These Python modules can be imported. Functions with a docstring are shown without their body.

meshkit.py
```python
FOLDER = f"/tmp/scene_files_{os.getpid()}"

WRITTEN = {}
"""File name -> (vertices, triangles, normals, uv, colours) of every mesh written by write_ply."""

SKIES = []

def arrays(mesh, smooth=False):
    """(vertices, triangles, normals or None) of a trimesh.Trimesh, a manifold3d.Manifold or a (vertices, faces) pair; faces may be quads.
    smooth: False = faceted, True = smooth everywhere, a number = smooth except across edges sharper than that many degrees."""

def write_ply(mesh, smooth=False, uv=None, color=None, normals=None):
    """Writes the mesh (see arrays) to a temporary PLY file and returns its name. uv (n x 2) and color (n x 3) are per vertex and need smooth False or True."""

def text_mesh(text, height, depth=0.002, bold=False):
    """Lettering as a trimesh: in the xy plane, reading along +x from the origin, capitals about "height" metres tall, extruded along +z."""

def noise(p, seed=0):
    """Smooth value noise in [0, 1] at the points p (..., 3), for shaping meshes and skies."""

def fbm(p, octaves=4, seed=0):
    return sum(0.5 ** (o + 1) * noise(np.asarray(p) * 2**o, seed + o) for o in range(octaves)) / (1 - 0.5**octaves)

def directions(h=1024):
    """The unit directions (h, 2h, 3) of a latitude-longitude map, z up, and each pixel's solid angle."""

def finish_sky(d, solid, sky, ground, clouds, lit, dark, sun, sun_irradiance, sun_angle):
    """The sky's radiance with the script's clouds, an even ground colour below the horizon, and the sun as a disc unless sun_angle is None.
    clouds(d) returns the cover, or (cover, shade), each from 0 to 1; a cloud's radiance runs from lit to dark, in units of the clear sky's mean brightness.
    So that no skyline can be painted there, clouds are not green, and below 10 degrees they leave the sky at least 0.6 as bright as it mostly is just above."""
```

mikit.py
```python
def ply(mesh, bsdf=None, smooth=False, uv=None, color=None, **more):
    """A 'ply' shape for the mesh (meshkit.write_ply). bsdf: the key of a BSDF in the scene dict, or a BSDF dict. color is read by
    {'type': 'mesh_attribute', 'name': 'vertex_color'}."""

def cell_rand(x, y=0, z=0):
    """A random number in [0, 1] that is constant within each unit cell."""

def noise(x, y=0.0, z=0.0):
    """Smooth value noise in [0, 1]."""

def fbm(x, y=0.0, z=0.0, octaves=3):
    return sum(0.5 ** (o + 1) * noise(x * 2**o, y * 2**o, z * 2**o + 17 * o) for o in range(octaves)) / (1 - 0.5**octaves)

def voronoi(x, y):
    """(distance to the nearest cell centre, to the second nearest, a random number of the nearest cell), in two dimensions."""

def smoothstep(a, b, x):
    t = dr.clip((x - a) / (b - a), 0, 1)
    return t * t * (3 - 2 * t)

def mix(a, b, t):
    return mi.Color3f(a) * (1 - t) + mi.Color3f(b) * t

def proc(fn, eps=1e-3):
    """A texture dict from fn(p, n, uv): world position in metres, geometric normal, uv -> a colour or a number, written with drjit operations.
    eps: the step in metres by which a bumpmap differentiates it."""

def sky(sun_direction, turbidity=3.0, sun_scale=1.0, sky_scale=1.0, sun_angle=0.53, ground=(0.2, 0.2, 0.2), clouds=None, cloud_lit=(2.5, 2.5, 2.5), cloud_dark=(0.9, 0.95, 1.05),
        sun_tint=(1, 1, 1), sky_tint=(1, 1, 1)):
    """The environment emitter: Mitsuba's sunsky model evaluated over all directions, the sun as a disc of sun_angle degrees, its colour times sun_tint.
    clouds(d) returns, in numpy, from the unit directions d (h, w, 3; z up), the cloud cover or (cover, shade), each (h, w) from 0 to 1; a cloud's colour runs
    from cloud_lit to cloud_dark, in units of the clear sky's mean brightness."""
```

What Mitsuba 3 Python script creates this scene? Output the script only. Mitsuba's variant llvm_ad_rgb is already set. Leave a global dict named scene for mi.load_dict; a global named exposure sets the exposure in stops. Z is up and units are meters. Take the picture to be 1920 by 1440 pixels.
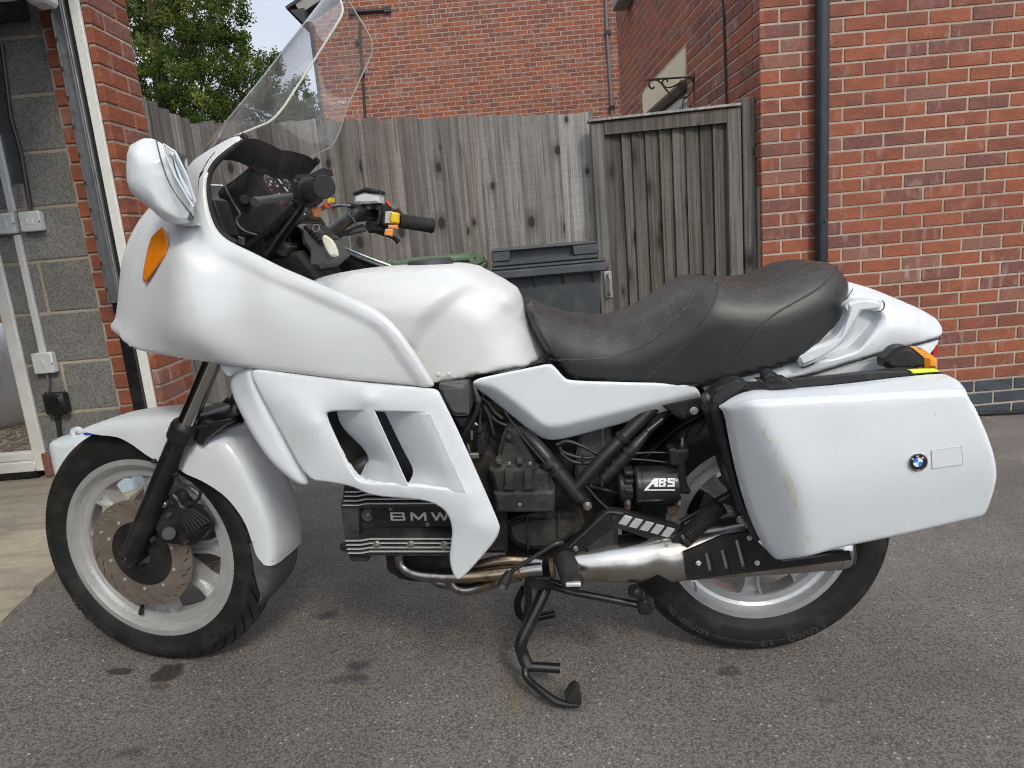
import math, random
import numpy as np, trimesh, shapely, drjit as dr, mitsuba as mi, mikit, meshkit
from shapely.geometry import Polygon, Point, LineString
from scipy.interpolate import RBFInterpolator
from scipy.spatial import Delaunay, cKDTree
from mikit import smoothstep, mix, cell_rand
T = mi.ScalarTransform4f
rng = np.random.default_rng(7)
scene, labels = {'type': 'scene'}, {}

# ------------------------------------------------------------------ camera, sky, exposure
YAW, PITCH, ROLL, F = -0.01201, 0.20361, 0.08617, 1317.0      # calibrated on the brick courses and the wheels
EYE = np.array([0, 0, 1.04])
cy_, sy_, cp_, sp_ = math.cos(YAW), math.sin(YAW), math.cos(PITCH), math.sin(PITCH)
fw = np.array([sy_*cp_, cy_*cp_, -sp_]); r0 = np.array([cy_, -sy_, 0]); d0 = np.cross(fw, r0)
rt = math.cos(ROLL)*r0 + math.sin(ROLL)*d0
dn = -math.sin(ROLL)*r0 + math.cos(ROLL)*d0
M = np.stack([rt, dn, fw])
scene['camera'] = {'type': 'perspective', 'fov_axis': 'x', 'fov': math.degrees(2*math.atan(960/F)), 'near_clip': 0.05, 'far_clip': 3000.0,
                   'to_world': T().look_at(origin=EYE.tolist(), target=(EYE+fw).tolist(), up=(-dn).tolist())}
SUN = np.array([0.30, -0.80, 0.72]); SUN /= np.linalg.norm(SUN)       # veiled, behind the photographer
def cloud_fn(d):                        # an even white overcast with a broad glow round the veiled sun
    n = meshkit.fbm(d*np.array([2.0, 2.0, 4.0]) + 3.1, 5, 4)
    glow = np.exp(-(np.degrees(np.arccos(np.clip(d @ SUN, -1, 1)))/42.0)**2)
    return np.clip(0.94 + 0.3*(n-0.5), 0, 1), np.clip(1.0 - 0.95*glow + 0.30*(meshkit.fbm(d*np.array([1.7, 1.7, 4]) + 9, 4, 8)-0.5), 0, 1)
scene['sky'] = mikit.sky(SUN, turbidity=3.5, sun_scale=0.30, sun_angle=11, clouds=cloud_fn,
                         cloud_lit=(4.35, 4.6, 4.95), cloud_dark=(1.55, 1.68, 1.92), sun_tint=(0.84, 0.95, 1.10))
exposure = 2.28

# ------------------------------------------------------------------ pixel rays: how the photograph was surveyed into metres
def ray(x, y): return np.array([(x-960)/F, (y-720)/F, 1.0]) @ M
def onX(x, y, X): d = ray(x, y); return EYE + d*(X/d[0])
def onY(x, y, Y): d = ray(x, y); return EYE + d*(Y/d[1])
def onZ(x, y, Z): d = ray(x, y); return EYE + d*((Z-EYE[2])/d[2])
def project(w):
    q = (np.asarray(w, float)-EYE) @ M.T
    return np.stack([960+F*q[..., 0]/q[..., 2], 720+F*q[..., 1]/q[..., 2]], -1)
class Frame:
    def __init__(s, O, ex, ey):
        s.O = np.asarray(O, float); ex = np.asarray(ex, float)/np.linalg.norm(ex); ey = np.asarray(ey, float)
        ey = ey - ex*(ex@ey); ey /= np.linalg.norm(ey); s.B = np.stack([ex, ey, np.cross(ex, ey)])
    def L(s, px, py, off):
        d = s.B @ ray(px, py); o = s.B @ (EYE-s.O); return o + d*((off-o[1])/d[1])
    def P(s, pts): return np.array([s.L(*p[:3]) for p in pts])
    def W(s, l): return s.O + np.asarray(l, float) @ s.B
    def size(s, px, py, off, n):            # n photo pixels there, in metres
        w = s.W(s.L(px, py, off)) - EYE; return n*(w@fw)/F
_ph, _st = -0.0568, -0.1577
AX = np.array([-0.9702, 1.7097, 0.3448]); AX2 = np.array([-0.9702+1.516*math.cos(_ph), 1.7097+1.516*math.sin(_ph), 0.2985])
BK = Frame(AX, AX2-AX, [-math.sin(_ph), math.cos(_ph), 0])                                      # the motorcycle
SF = Frame(AX, [math.cos(_ph+_st), math.sin(_ph+_st), 0], [-math.sin(_ph+_st), math.cos(_ph+_st), 0])  # its steered front end
GA, GB, GC = 0.0748, -0.033, -0.050
def ground_z(x, y):
    x, y = np.asarray(x, float), np.asarray(y, float)
    yy = np.clip(y, -6, 5.5); xx = np.clip(x, -5, 7)
    z = GA + GB*xx + GC*yy
    t = np.clip((-0.98-x)/0.45, 0, 1); t = t*t*(3-2*t)
    return z*(1-t) + t*np.maximum(z, 0.127)

# ------------------------------------------------------------------ scene entries
COUNT = {}
def numbered(key):
    COUNT[key] = COUNT.get(key, -1)+1
    return key if COUNT[key] == 0 else f'{key}_{COUNT[key]:03d}'
def thing(name, label, cat, group=None, kind=None):
    k = numbered(name); labels[k] = {'label': label, 'category': cat}
    if group: labels[k]['group'] = group
    return k
def put(name, mesh, bsdf, parent=None, smooth=38, label=None, uv=None, kind=None, **more):
    k = numbered(f'{parent}__{name}' if parent else name)
    scene[k] = mikit.ply(mesh, 'mat_'+bsdf, smooth=smooth, uv=uv, **more)
    d = {}
    if label: d['label'] = label
    if kind: d['kind'] = kind
    if d: labels[k] = d
    return k
def solo(name, mesh, bsdf, label, cat, group=None, smooth=38, **kw):
    k = put(name, mesh, bsdf, None, smooth, **kw); labels[k] = {'label': label, 'category': cat}
    if group: labels[k]['group'] = group
    return k
def structure(name, mesh, bsdf, smooth=False, label=None, kind='structure'):
    k = put(name, mesh, bsdf, None, smooth); labels[k] = {'kind': kind}
    if label: labels[k].update(label=label)
    return k

# ------------------------------------------------------------------ mesh helpers
def cat(*ms):
    ms = [m for m in ms if m is not None]
    return trimesh.util.concatenate(ms)
def tm(v, f): return trimesh.Trimesh(np.asarray(v, float), np.asarray(f, int), process=False)
def box(lo, hi, bev=0.0):
    lo, hi = np.minimum(lo, hi), np.maximum(lo, hi)
    if bev <= 0:
        m = trimesh.creation.box(hi-lo); m.apply_translation((lo+hi)/2); return m
    pts = []
    for i in range(3):
        a, b = lo+bev, hi-bev; a[i], b[i] = lo[i], hi[i]
        pts += [[(a, b)[x][0], (a, b)[y][1], (a, b)[z][2]] for x in (0, 1) for y in (0, 1) for z in (0, 1)]
    return trimesh.convex.convex_hull(np.array(pts))
def prism(poly, y0, y1, bev=0.0, holes=()):
    """polygon in local x,z extruded between y0 (outer face) and y1; bev: chamfer on the outer face"""
    P0 = Polygon(np.asarray(poly)[:, :2], [np.asarray(h)[:, :2] for h in holes]).buffer(0)
    out = []
    def slab(Pg, a, b):
        for g in getattr(Pg, 'geoms', [Pg]):
            m = trimesh.creation.extrude_polygon(g, abs(b-a), engine='earcut')
            v = m.vertices.copy(); lo = min(a, b)
            out.append(tm(np.stack([v[:, 0], lo+v[:, 2], v[:, 1]], 1), m.faces[:, ::-1]))
    s = np.sign(y1-y0)
    if bev > 0:
        Q = P0.buffer(-bev, join_style=2)
        if not Q.is_empty and Q.geom_type == 'Polygon' and not holes:
            n = 1
            A = np.array(P0.exterior.coords)[:-1]; Bq = np.array(Q.exterior.coords)[:-1]
            slab(P0, y0+s*bev, y1)
            pts = np.vstack([np.c_[A[:, 0], np.full(len(A), y0+s*bev), A[:, 1]], np.c_[Bq[:, 0], np.full(len(Bq), y0), Bq[:, 1]]])
            # bridge ring as thin triangulation in plane
            ring = P0.difference(Q)
            tv, tf = trimesh.creation.triangulate_polygon(ring, engine='earcut') if ring.geom_type == 'Polygon' else (None, None)
            if tv is not None:
                inner = shapely.distance(shapely.points(tv), P0.exterior) > bev*0.5
                out.append(tm(np.c_[tv[:, 0], np.where(inner, y0, y0+s*bev), tv[:, 1]], tf if s < 0 else tf[:, ::-1]))
            qv, qf = trimesh.creation.triangulate_polygon(Q, engine='earcut')
            out.append(tm(np.c_[qv[:, 0], np.full(len(qv), y0), qv[:, 1]], qf if s < 0 else qf[:, ::-1]))
            return cat(*out)
    slab(P0, y0, y1)
    return cat(*out)
def spline(p, n=8, closed=False):
    p = np.asarray(p, float); N = len(p)
    if N < 3 and not closed: return p
    out = []
    for i in range(N if closed else N-1):
        a = p[(i-1) % N] if closed or i > 0 else 2*p[0]-p[1]
        b, c = p[i], p[(i+1) % N]
        d = p[(i+2) % N] if closed or i+2 < N else 2*p[-1]-p[-2]
        for k in range(n):
            t = k/n
            out.append(0.5*((2*b)+(-a+c)*t+(2*a-5*b+4*c-d)*t*t+(-a+3*b-3*c+d)*t**3))
    if not closed: out.append(p[-1])
    return np.array(out)
def tube(p, r, sides=12, smooth=0, caps=True, closed=False):
    p = np.asarray(p, float); r = np.broadcast_to(np.asarray(r, float), (len(p),)).copy()
    if smooth: q = spline(np.c_[p, r], smooth, closed); p, r = q[:, :3], np.abs(q[:, 3])
    n = len(p)
    t = np.roll(p, -1, 0)-np.roll(p, 1, 0) if closed else np.gradient(p, axis=0)
    t /= np.linalg.norm(t, axis=1, keepdims=True)+1e-12
    a = np.cross(t[0], [0, 0, 1.0] if abs(t[0][2]) < .9 else [1.0, 0, 0]); a /= np.linalg.norm(a); A = []
    for i in range(n):
        a = a - t[i]*(a@t[i]); a /= np.linalg.norm(a); A.append(a)
    A = np.array(A); Bn = np.cross(t, A); th = np.arange(sides)*2*np.pi/sides
    v = p[:, None]+r[:, None, None]*(np.cos(th)[None, :, None]*A[:, None]+np.sin(th)[None, :, None]*Bn[:, None])
    v = v.reshape(-1, 3); f = []
    for i in range(n if closed else n-1):
        for j in range(sides):
            k = (j+1) % sides; i2 = (i+1) % n
            f += [[i*sides+j, i*sides+k, i2*sides+k], [i*sides+j, i2*sides+k, i2*sides+j]]
    if caps and not closed:
        v = np.vstack([v, p[0], p[-1]])
        for j in range(sides):
            k = (j+1) % sides
            f += [[n*sides, k, j], [n*sides+1, (n-1)*sides+j, (n-1)*sides+k]]
    return tm(v, f)
def lathe(prof, c, axis, n=48, closed=False):
    """profile rows (radius, along axis); returns mesh, uv"""
    c, axis = np.asarray(c, float), np.asarray(axis, float)/np.linalg.norm(axis)
    a = np.cross(axis, [0, 0, 1.0] if abs(axis[2]) < .9 else [1.0, 0, 0]); a /= np.linalg.norm(a); b = np.cross(axis, a)
    pf = np.asarray(prof, float)
    if closed: pf = np.vstack([pf, pf[:1]])
    th = np.arange(n+1)*2*np.pi/n; m = len(pf)
    v = c+pf[None, :, 1:2]*axis+pf[None, :, :1]*(np.cos(th)[:, None, None]*a+np.sin(th)[:, None, None]*b)
    f = []
    for i in range(n):
        for j in range(m-1):
            q = [i*m+j, (i+1)*m+j, (i+1)*m+j+1, i*m+j+1]; f += [[q[0], q[1], q[2]], [q[0], q[2], q[3]]]
    uv = np.stack(np.broadcast_arrays(np.arange(n+1)[:, None]/n, np.linspace(0, 1, m)[None]), -1).reshape(-1, 2)
    return tm(v.reshape(-1, 3), f), uv
def cyl(p0, p1, r, n=24, bev=0.0):
    p0, p1 = np.asarray(p0, float), np.asarray(p1, float); h = np.linalg.norm(p1-p0)
    pr = [(1e-5, 0), (r-bev, 0), (r, bev), (r, h-bev), (r-bev, h), (1e-5, h)] if bev else [(1e-5, 0), (r, 0), (r, h), (1e-5, h)]
    return lathe(pr, p0, p1-p0, n)[0]
def grid(ctrl, nu=6, nv=6, thick=0.0, flip=False):
    """a smooth sheet through a (rows, cols, 3) net of points, optionally a shell"""
    c = np.asarray(ctrl, float)
    q = np.array([spline(r, nv) for r in c]); q = np.array([spline(q[:, j], nu) for j in range(q.shape[1])]).transpose(1, 0, 2)
    R_, C_ = q.shape[:2]
    i, j = np.meshgrid(np.arange(R_-1), np.arange(C_-1), indexing='ij')
    a = (i*C_+j).ravel(); f = np.vstack([np.c_[a, a+1, a+C_+1], np.c_[a, a+C_+1, a+C_]])
    if flip: f = f[:, ::-1]
    m = tm(q.reshape(-1, 3), f)
    return shell(m, thick) if thick else m
def shell(m, t):
    v, f = m.vertices, m.faces; n = np.zeros_like(v); fn = np.cross(v[f[:, 1]]-v[f[:, 0]], v[f[:, 2]]-v[f[:, 0]])
    for k in range(3): np.add.at(n, f[:, k], fn)
    n /= np.linalg.norm(n, axis=1, keepdims=True)+1e-12
    e = np.vstack([f[:, [0, 1]], f[:, [1, 2]], f[:, [2, 0]]]); key = {}
    for a, b in e: key[(a, b)] = 1
    be = np.array([(a, b) for (a, b) in key if (b, a) not in key]); N = len(v)
    rim = np.vstack([np.c_[be[:, 1], be[:, 0], be[:, 0]+N], np.c_[be[:, 1], be[:, 0]+N, be[:, 1]+N]])
    return tm(np.vstack([v, v-n*t]), np.vstack([f, f[:, ::-1]+N, rim]))
def chaikin(p, n=2, keep=()):
    p = np.asarray(p, float)
    for _ in range(n):
        q = []
        for i in range(len(p)):
            a, b = p[i], p[(i+1) % len(p)]; q += [0.75*a+0.25*b, 0.25*a+0.75*b]
        p = np.array(q)
    return p
def resample(p, h):
    q = []
    for i in range(len(p)):
        a, b = p[i], p[(i+1) % len(p)]; k = max(1, int(round(np.linalg.norm((b-a)[[0, 2]])/h)))
        q += [a+(b-a)*j/k for j in range(k)]
    return np.array(q)
def sheet(fr, outline, inner=(), h=0.012, rnd=0.0, rdepth=None, fn=None, holes=(), smooth=2, thick=0.004, mirror=False, kernel='thin_plate_spline', sm=0.0, rline=None, rnd2=0.0):
    """A panel traced in the photograph: outline of (px, py, offset from the bike's middle), inner control points likewise.
    rnd: width of the rounded edge, rdepth: how far it turns in. mirror=True: a body closed with its mirror image."""
    ol = fr.P(outline)
    if smooth: ol = chaikin(ol, smooth)
    ol = resample(ol, h*0.7)
    hs = [resample(chaikin(fr.P(q), 1), h*0.7) for q in holes]
    pg = Polygon(ol[:, [0, 2]], [q[:, [0, 2]] for q in hs])
    if not pg.is_valid: pg = pg.buffer(0)
    x0, z0, x1, z1 = pg.bounds
    gx, gz = np.meshgrid(np.arange(x0, x1, h), np.arange(z0, z1, h*0.866)); gx = gx + (np.arange(gx.shape[0]) % 2)[:, None]*h/2
    g = np.c_[gx.ravel(), gz.ravel()]
    rings = [pg.exterior]+list(pg.interiors)
    sp = shapely.points(g); ok = shapely.contains(pg, sp); g = g[ok]
    dist = np.min([shapely.distance(shapely.points(g), r_) for r_ in rings], axis=0); g = g[dist > h*0.45]
    bd = np.vstack([ol]+hs)
    if rnd > 0:      # extra rows near the edge so that the rounding is smooth
        ex_ = []
        for q in (0.12, 0.3, 0.55, 0.8):
            b = pg.buffer(-rnd*q)
            for gg in getattr(b, 'geoms', [b]):
                for rg in ([gg.exterior]+list(gg.interiors) if not gg.is_empty else []):
                    n = max(4, int(rg.length/(h*0.8))); ex_.append(np.array([rg.interpolate(t, True).coords[0] for t in np.arange(n)/n]))
        if ex_:
            ex_ = np.vstack(ex_); tree = cKDTree(ex_); g = g[tree.query(g)[0] > h*0.45]; g = np.vstack([g, ex_])
    pts = np.vstack([bd[:, [0, 2]], g]); nb = len(bd)
    dist = np.min([shapely.distance(shapely.points(pts), r_) for r_ in rings], axis=0); dist[:nb] = 0
    if fn is not None: off = fn(pts[:, 0], pts[:, 1])
    else:
        ci = fr.P(inner) if len(inner) else np.zeros((0, 3))
        sel = ol[::max(1, len(ol)//90)]
        src = np.vstack([sel]+[q[::3] for q in hs]+[ci])
        _, u = np.unique(np.round(src[:, [0, 2]], 4), axis=0, return_index=True); src = src[u]
        off = RBFInterpolator(src[:, [0, 2]]*10, src[:, 1], kernel=kernel, smoothing=sm, degree=1)(pts*10)
    if rnd2 > 0: off = off + rnd2*(1-np.sqrt(np.maximum(0, 1-(1-np.clip(dist/rnd2, 0, 1))**2)))
    if rnd > 0:
        if rline is not None: dist = shapely.distance(shapely.points(pts), LineString(fr.P(rline)[:, [0, 2]]))
        t = np.clip(dist/rnd, 0, 1); rd = rdepth if rdepth is not None else rnd
        off = off + rd*(1-np.sqrt(np.maximum(0, 1-(1-t)**2)))
    tri = Delaunay(pts).simplices
    cen = pts[tri].mean(1); ok = shapely.contains(pg.buffer(1e-5), shapely.points(cen)); tri = tri[ok]
    a, b, c = pts[tri[:, 0]], pts[tri[:, 1]], pts[tri[:, 2]]
    ar = (b[:, 0]-a[:, 0])*(c[:, 1]-a[:, 1])-(b[:, 1]-a[:, 1])*(c[:, 0]-a[:, 0])
    tri = tri[np.abs(ar) > 1e-9]; ar = ar[np.abs(ar) > 1e-9]
    tri[ar < 0] = tri[ar < 0][:, ::-1]
    v = np.c_[pts[:, 0], off, pts[:, 1]]         # faces wound so that the normal points to -y (the camera's side)
    m = tm(v, tri)
    if mirror:
        N = len(v); w = v*np.array([1, -1, 1])
        e = np.vstack([tri[:, [0, 1]], tri[:, [1, 2]], tri[:, [2, 0]]]); s_ = set(map(tuple, e.tolist()))
        be = np.array([(p, q) for p, q in s_ if (q, p) not in s_])
        # strip over the top in several steps so that it can be smooth
        rim = np.vstack([np.c_[be[:, 1], be[:, 0], be[:, 0]+N], np.c_[be[:, 1], be[:, 0]+N, be[:, 1]+N]])
        return tm(np.vstack([v, w]), np.vstack([tri, tri[:, ::-1]+N, rim]))
    return shell(m, thick) if thick else m
def flipy(m): return tm(m.vertices*np.array([1, -1, 1]), m.faces[:, ::-1])
def world(m, fr): return tm(fr.W(m.vertices), m.faces)
def xf(m, A, t=(0, 0, 0)): return tm(m.vertices @ np.asarray(A).T + np.asarray(t), m.faces)
# ------------------------------------------------------------------ materials
# lean value noise and cells
def _h(v): v = (v ^ (v >> 13))*1274126177; return mi.Float((v ^ (v >> 16)) & 0xFFFFFF)*(1/16777215.0)
def _noise(x, y, z):
    i, j, k = dr.floor(x), dr.floor(y), dr.floor(z); u, v, w = x-i, y-j, z-k
    u, v, w = u*u*(3-2*u), v*v*(3-2*v), w*w*(3-2*w)
    b = mi.UInt32(mi.Int32(i)+1000000)*374761393+mi.UInt32(mi.Int32(j)+1000000)*668265263+mi.UInt32(mi.Int32(k)+1000000)*2147483647
    X, Y, Z = mi.UInt32(374761393), mi.UInt32(668265263), mi.UInt32(2147483647)
    e = lambda o: dr.lerp(_h(b+o), _h(b+o+X), u)
    return dr.lerp(dr.lerp(e(mi.UInt32(0)), e(Y), v), dr.lerp(e(Z), e(Y+Z), v), w)
def _fbm_n(n):
    def f(x, y, z):
        s = mi.Float(0)
        for o in range(n): s = s+0.5**(o+1)*_noise(x*2**o, y*2**o, z*2**o+17*o)
        return s/(1-0.5**n)
    return f
_FB = [_fbm_n(n) for n in (1, 2, 3, 4)]
def fbm(x, y=0.0, z=0.0, octaves=3): return _FB[min(octaves, 3)-1](mi.Float(x), mi.Float(y), mi.Float(z))
def noise(x, y=0.0, z=0.0): return fbm(x, y, z, 1)
def _vor(x, y):
    i, j = dr.floor(x), dr.floor(y); a1, a2, r = mi.Float(9), mi.Float(9), mi.Float(0)
    for a in (-1, 0, 1):
        for b in (-1, 0, 1):
            h = mi.UInt32(mi.Int32(i)+(1000000+a))*374761393+mi.UInt32(mi.Int32(j)+(1000000+b))*668265263
            c = _h(h+2147483647)
            d = dr.sqrt(dr.square(i+a+c-x)+dr.square(j+b+_h(h+4294967294)-y))
            a2 = dr.select(d < a1, a1, dr.minimum(a2, d)); r = dr.select(d < a1, dr.abs(dr.sin(c*917.3)), r); a1 = dr.minimum(a1, d)
    return a1, a2, r
def voronoi(x, y): return _vor(mi.Float(x), mi.Float(y))
def mat(name, d): scene['mat_'+name] = d; return name
def rgb(c): return {'type': 'rgb', 'value': list(c)}
def two(d): return {'type': 'twosided', 'b': d}
def prin(base, rough=0.5, metal=0.0, bump=None, bscale=1.0, **k):
    d = {'type': 'principled', 'base_color': base if isinstance(base, dict) else rgb(base), 'roughness': rough, 'metallic': metal, **k}
    if bump is not None: d = {'type': 'bumpmap', 'b': d, 'texture': bump, 'scale': bscale}
    return two(d)
P = mikit.proc
def OP(v): return dr.opaque(mi.Float, float(v))          # run-time constants, so that alike textures share compiled code
def OC(c): return mi.Color3f(*[OP(x) for x in c])
def paint(base, dirt, seed):
    base, dirt, seed = OC(base), OC(dirt), OP(seed)
    def fn(p, n, uv):
        a = fbm(p.x*9+seed, p.y*9, p.z*9, 4); b = noise(p.x*260+seed, p.y*260, p.z*260); c = noise(p.x*37, p.y*37+seed, p.z*37)
        v = mix(base, dirt, smoothstep(0.42, 0.85, a)*0.5)
        return mix(v, (0.25, 0.22, 0.18), smoothstep(0.955, 0.975, b)*smoothstep(0.55, 0.7, c)*0.7)
    return P(fn)
def orange_peel(p, n, uv): return fbm(p.x*6, p.y*6, p.z*6, 2)*0.0012
mat('white_paint', prin(paint((0.60, 0.625, 0.645), (0.54, 0.56, 0.57), 1.0), 0.26, clearcoat=0.6, clearcoat_gloss=0.9, specular=0.5))
mat('fairing_paint', prin(paint((0.585, 0.60, 0.61), (0.53, 0.535, 0.525), 5.0), 0.24, clearcoat=0.7, clearcoat_gloss=0.92, specular=0.5))
def tank_fn(p, n, uv):
    a = fbm(p.x*9+3, p.y*9, p.z*9, 4); v = mix((0.615, 0.622, 0.61), (0.56, 0.563, 0.54), smoothstep(0.4, 0.8, a)*0.6)
    r = fbm(p.x*55, p.y*55, p.z*55, 3)
    lz = p.z - (0.7445 + 0.1017*(p.x+0.177))
    m = smoothstep(0.008, 0.002, lz + (r-0.5)*0.022)*smoothstep(0.02, -0.08, p.x)*smoothstep(1.62, 1.58, p.y)
    return mix(v, mix((0.10, 0.035, 0.012), (0.03, 0.018, 0.012), smoothstep(.4, .6, r)), m)
mat('tank_paint', prin(P(tank_fn), 0.25, clearcoat=0.6, clearcoat_gloss=0.9))
mat('white_plastic', prin((0.60, 0.615, 0.615), 0.40))
mat('upvc', prin(paint((0.76, 0.76, 0.73), (0.62, 0.61, 0.56), 8.0), 0.35))
def leather_b(p, n, uv):
    d1, d2, _ = voronoi(p.x*330+p.y*120, p.z*330+p.y*210); return smoothstep(0.0, 0.25, d2-d1)*0.00025 + fbm(p.x*25, p.y*25, p.z*25, 3)*0.0007
def leather_c(p, n, uv):
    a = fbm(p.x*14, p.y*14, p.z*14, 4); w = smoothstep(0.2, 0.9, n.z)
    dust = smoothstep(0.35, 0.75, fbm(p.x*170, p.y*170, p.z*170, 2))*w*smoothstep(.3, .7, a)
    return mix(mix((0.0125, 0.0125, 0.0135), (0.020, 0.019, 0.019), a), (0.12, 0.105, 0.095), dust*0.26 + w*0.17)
mat('seat_leather', prin(P(leather_c), 0.40, bump=P(leather_b), bscale=1.0, specular=0.55))
mat('thread', prin((0.16, 0.15, 0.14), 0.7))
def dusty(base, dust, k=1.0, seed=0.0):
    base, dust, k, seed = OC(base), OC(dust), OP(k), OP(seed)
    def fn(p, n, uv):
        a = fbm(p.x*16+seed, p.y*16, p.z*16, 4); b = fbm(p.x*85, p.y*85+seed, p.z*85, 2)
        return mix(base, dust, k*(smoothstep(0.42, 0.8, a)*0.6+0.35*smoothstep(0.45, 0.9, b)))
    return P(fn)
def grain_b(s, a):
    s, a = OP(s), OP(a)
    def fn(p, n, uv): return fbm(p.x*s, p.y*s, p.z*s, 2)*a
    return P(fn)
mat('black_plastic', prin(dusty((0.014, 0.014, 0.015), (0.038, 0.036, 0.034)), 0.42, specular=0.35, bump=grain_b(420, 0.0005)))
mat('grey_plastic', prin(dusty((0.06, 0.062, 0.065), (0.11, 0.11, 0.105)), 0.5, bump=grain_b(420, 0.0005)))
mat('black_paint', prin(dusty((0.012, 0.012, 0.013), (0.035, 0.033, 0.03)), 0.22, specular=0.5))
mat('black_satin', prin(dusty((0.012, 0.012, 0.013), (0.034, 0.030, 0.027)), 0.36, specular=0.4))
mat('engine_black', prin(dusty((0.022, 0.022, 0.023), (0.075, 0.068, 0.060)), 0.52, specular=0.32, bump=grain_b(300, 0.0009)))
mat('dirty_black', prin(dusty((0.011, 0.0105, 0.010), (0.05, 0.042, 0.033)), 0.65, specular=0.25, bump=grain_b(150, 0.002)))
mat('rubber', prin(dusty((0.015, 0.015, 0.015), (0.036, 0.034, 0.032)), 0.62, specular=0.3, bump=grain_b(260, 0.0006)))
mat('tyre_letter', prin((0.032, 0.032, 0.032), 0.6))
mat('cable_rubber', prin((0.018, 0.018, 0.019), 0.5))
mat('chrome', prin((0.62, 0.61, 0.59), 0.10, 1.0))
def tarn(p, n, uv):
    a = fbm(p.x*22, p.y*22, p.z*22, 4); return mix((0.60, 0.58, 0.55), (0.42, 0.38, 0.33), smoothstep(0.35, 0.8, a))
mat('silencer_steel', prin(P(tarn), 0.25, 1.0, bump=grain_b(24, 0.0012)))
def heat(p, n, uv):
    a = fbm(p.x*13, p.y*13, p.z*13, 3); b = fbm(p.x*60, p.y*60, p.z*60, 3)
    c = mix((0.36, 0.285, 0.195), (0.27, 0.275, 0.27), smoothstep(0.38, 0.62, a))
    return mix(c, (0.16, 0.085, 0.045), smoothstep(0.5, 0.75, b)*0.7)
mat('exhaust_pipe', prin(P(heat), 0.30, 1.0))
def alu(p, n, uv): return mix((0.60, 0.60, 0.60), (0.46, 0.46, 0.45), fbm(p.x*28, p.y*28, p.z*28, 4))
mat('wheel_silver', prin(P(alu), 0.34, 0.55, bump=grain_b(200, 0.0006)))
mat('bare_alu', prin(P(alu), 0.40, 0.45))
mat('steel_bolt', prin((0.34, 0.31, 0.27), 0.4, 0.9))
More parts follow.
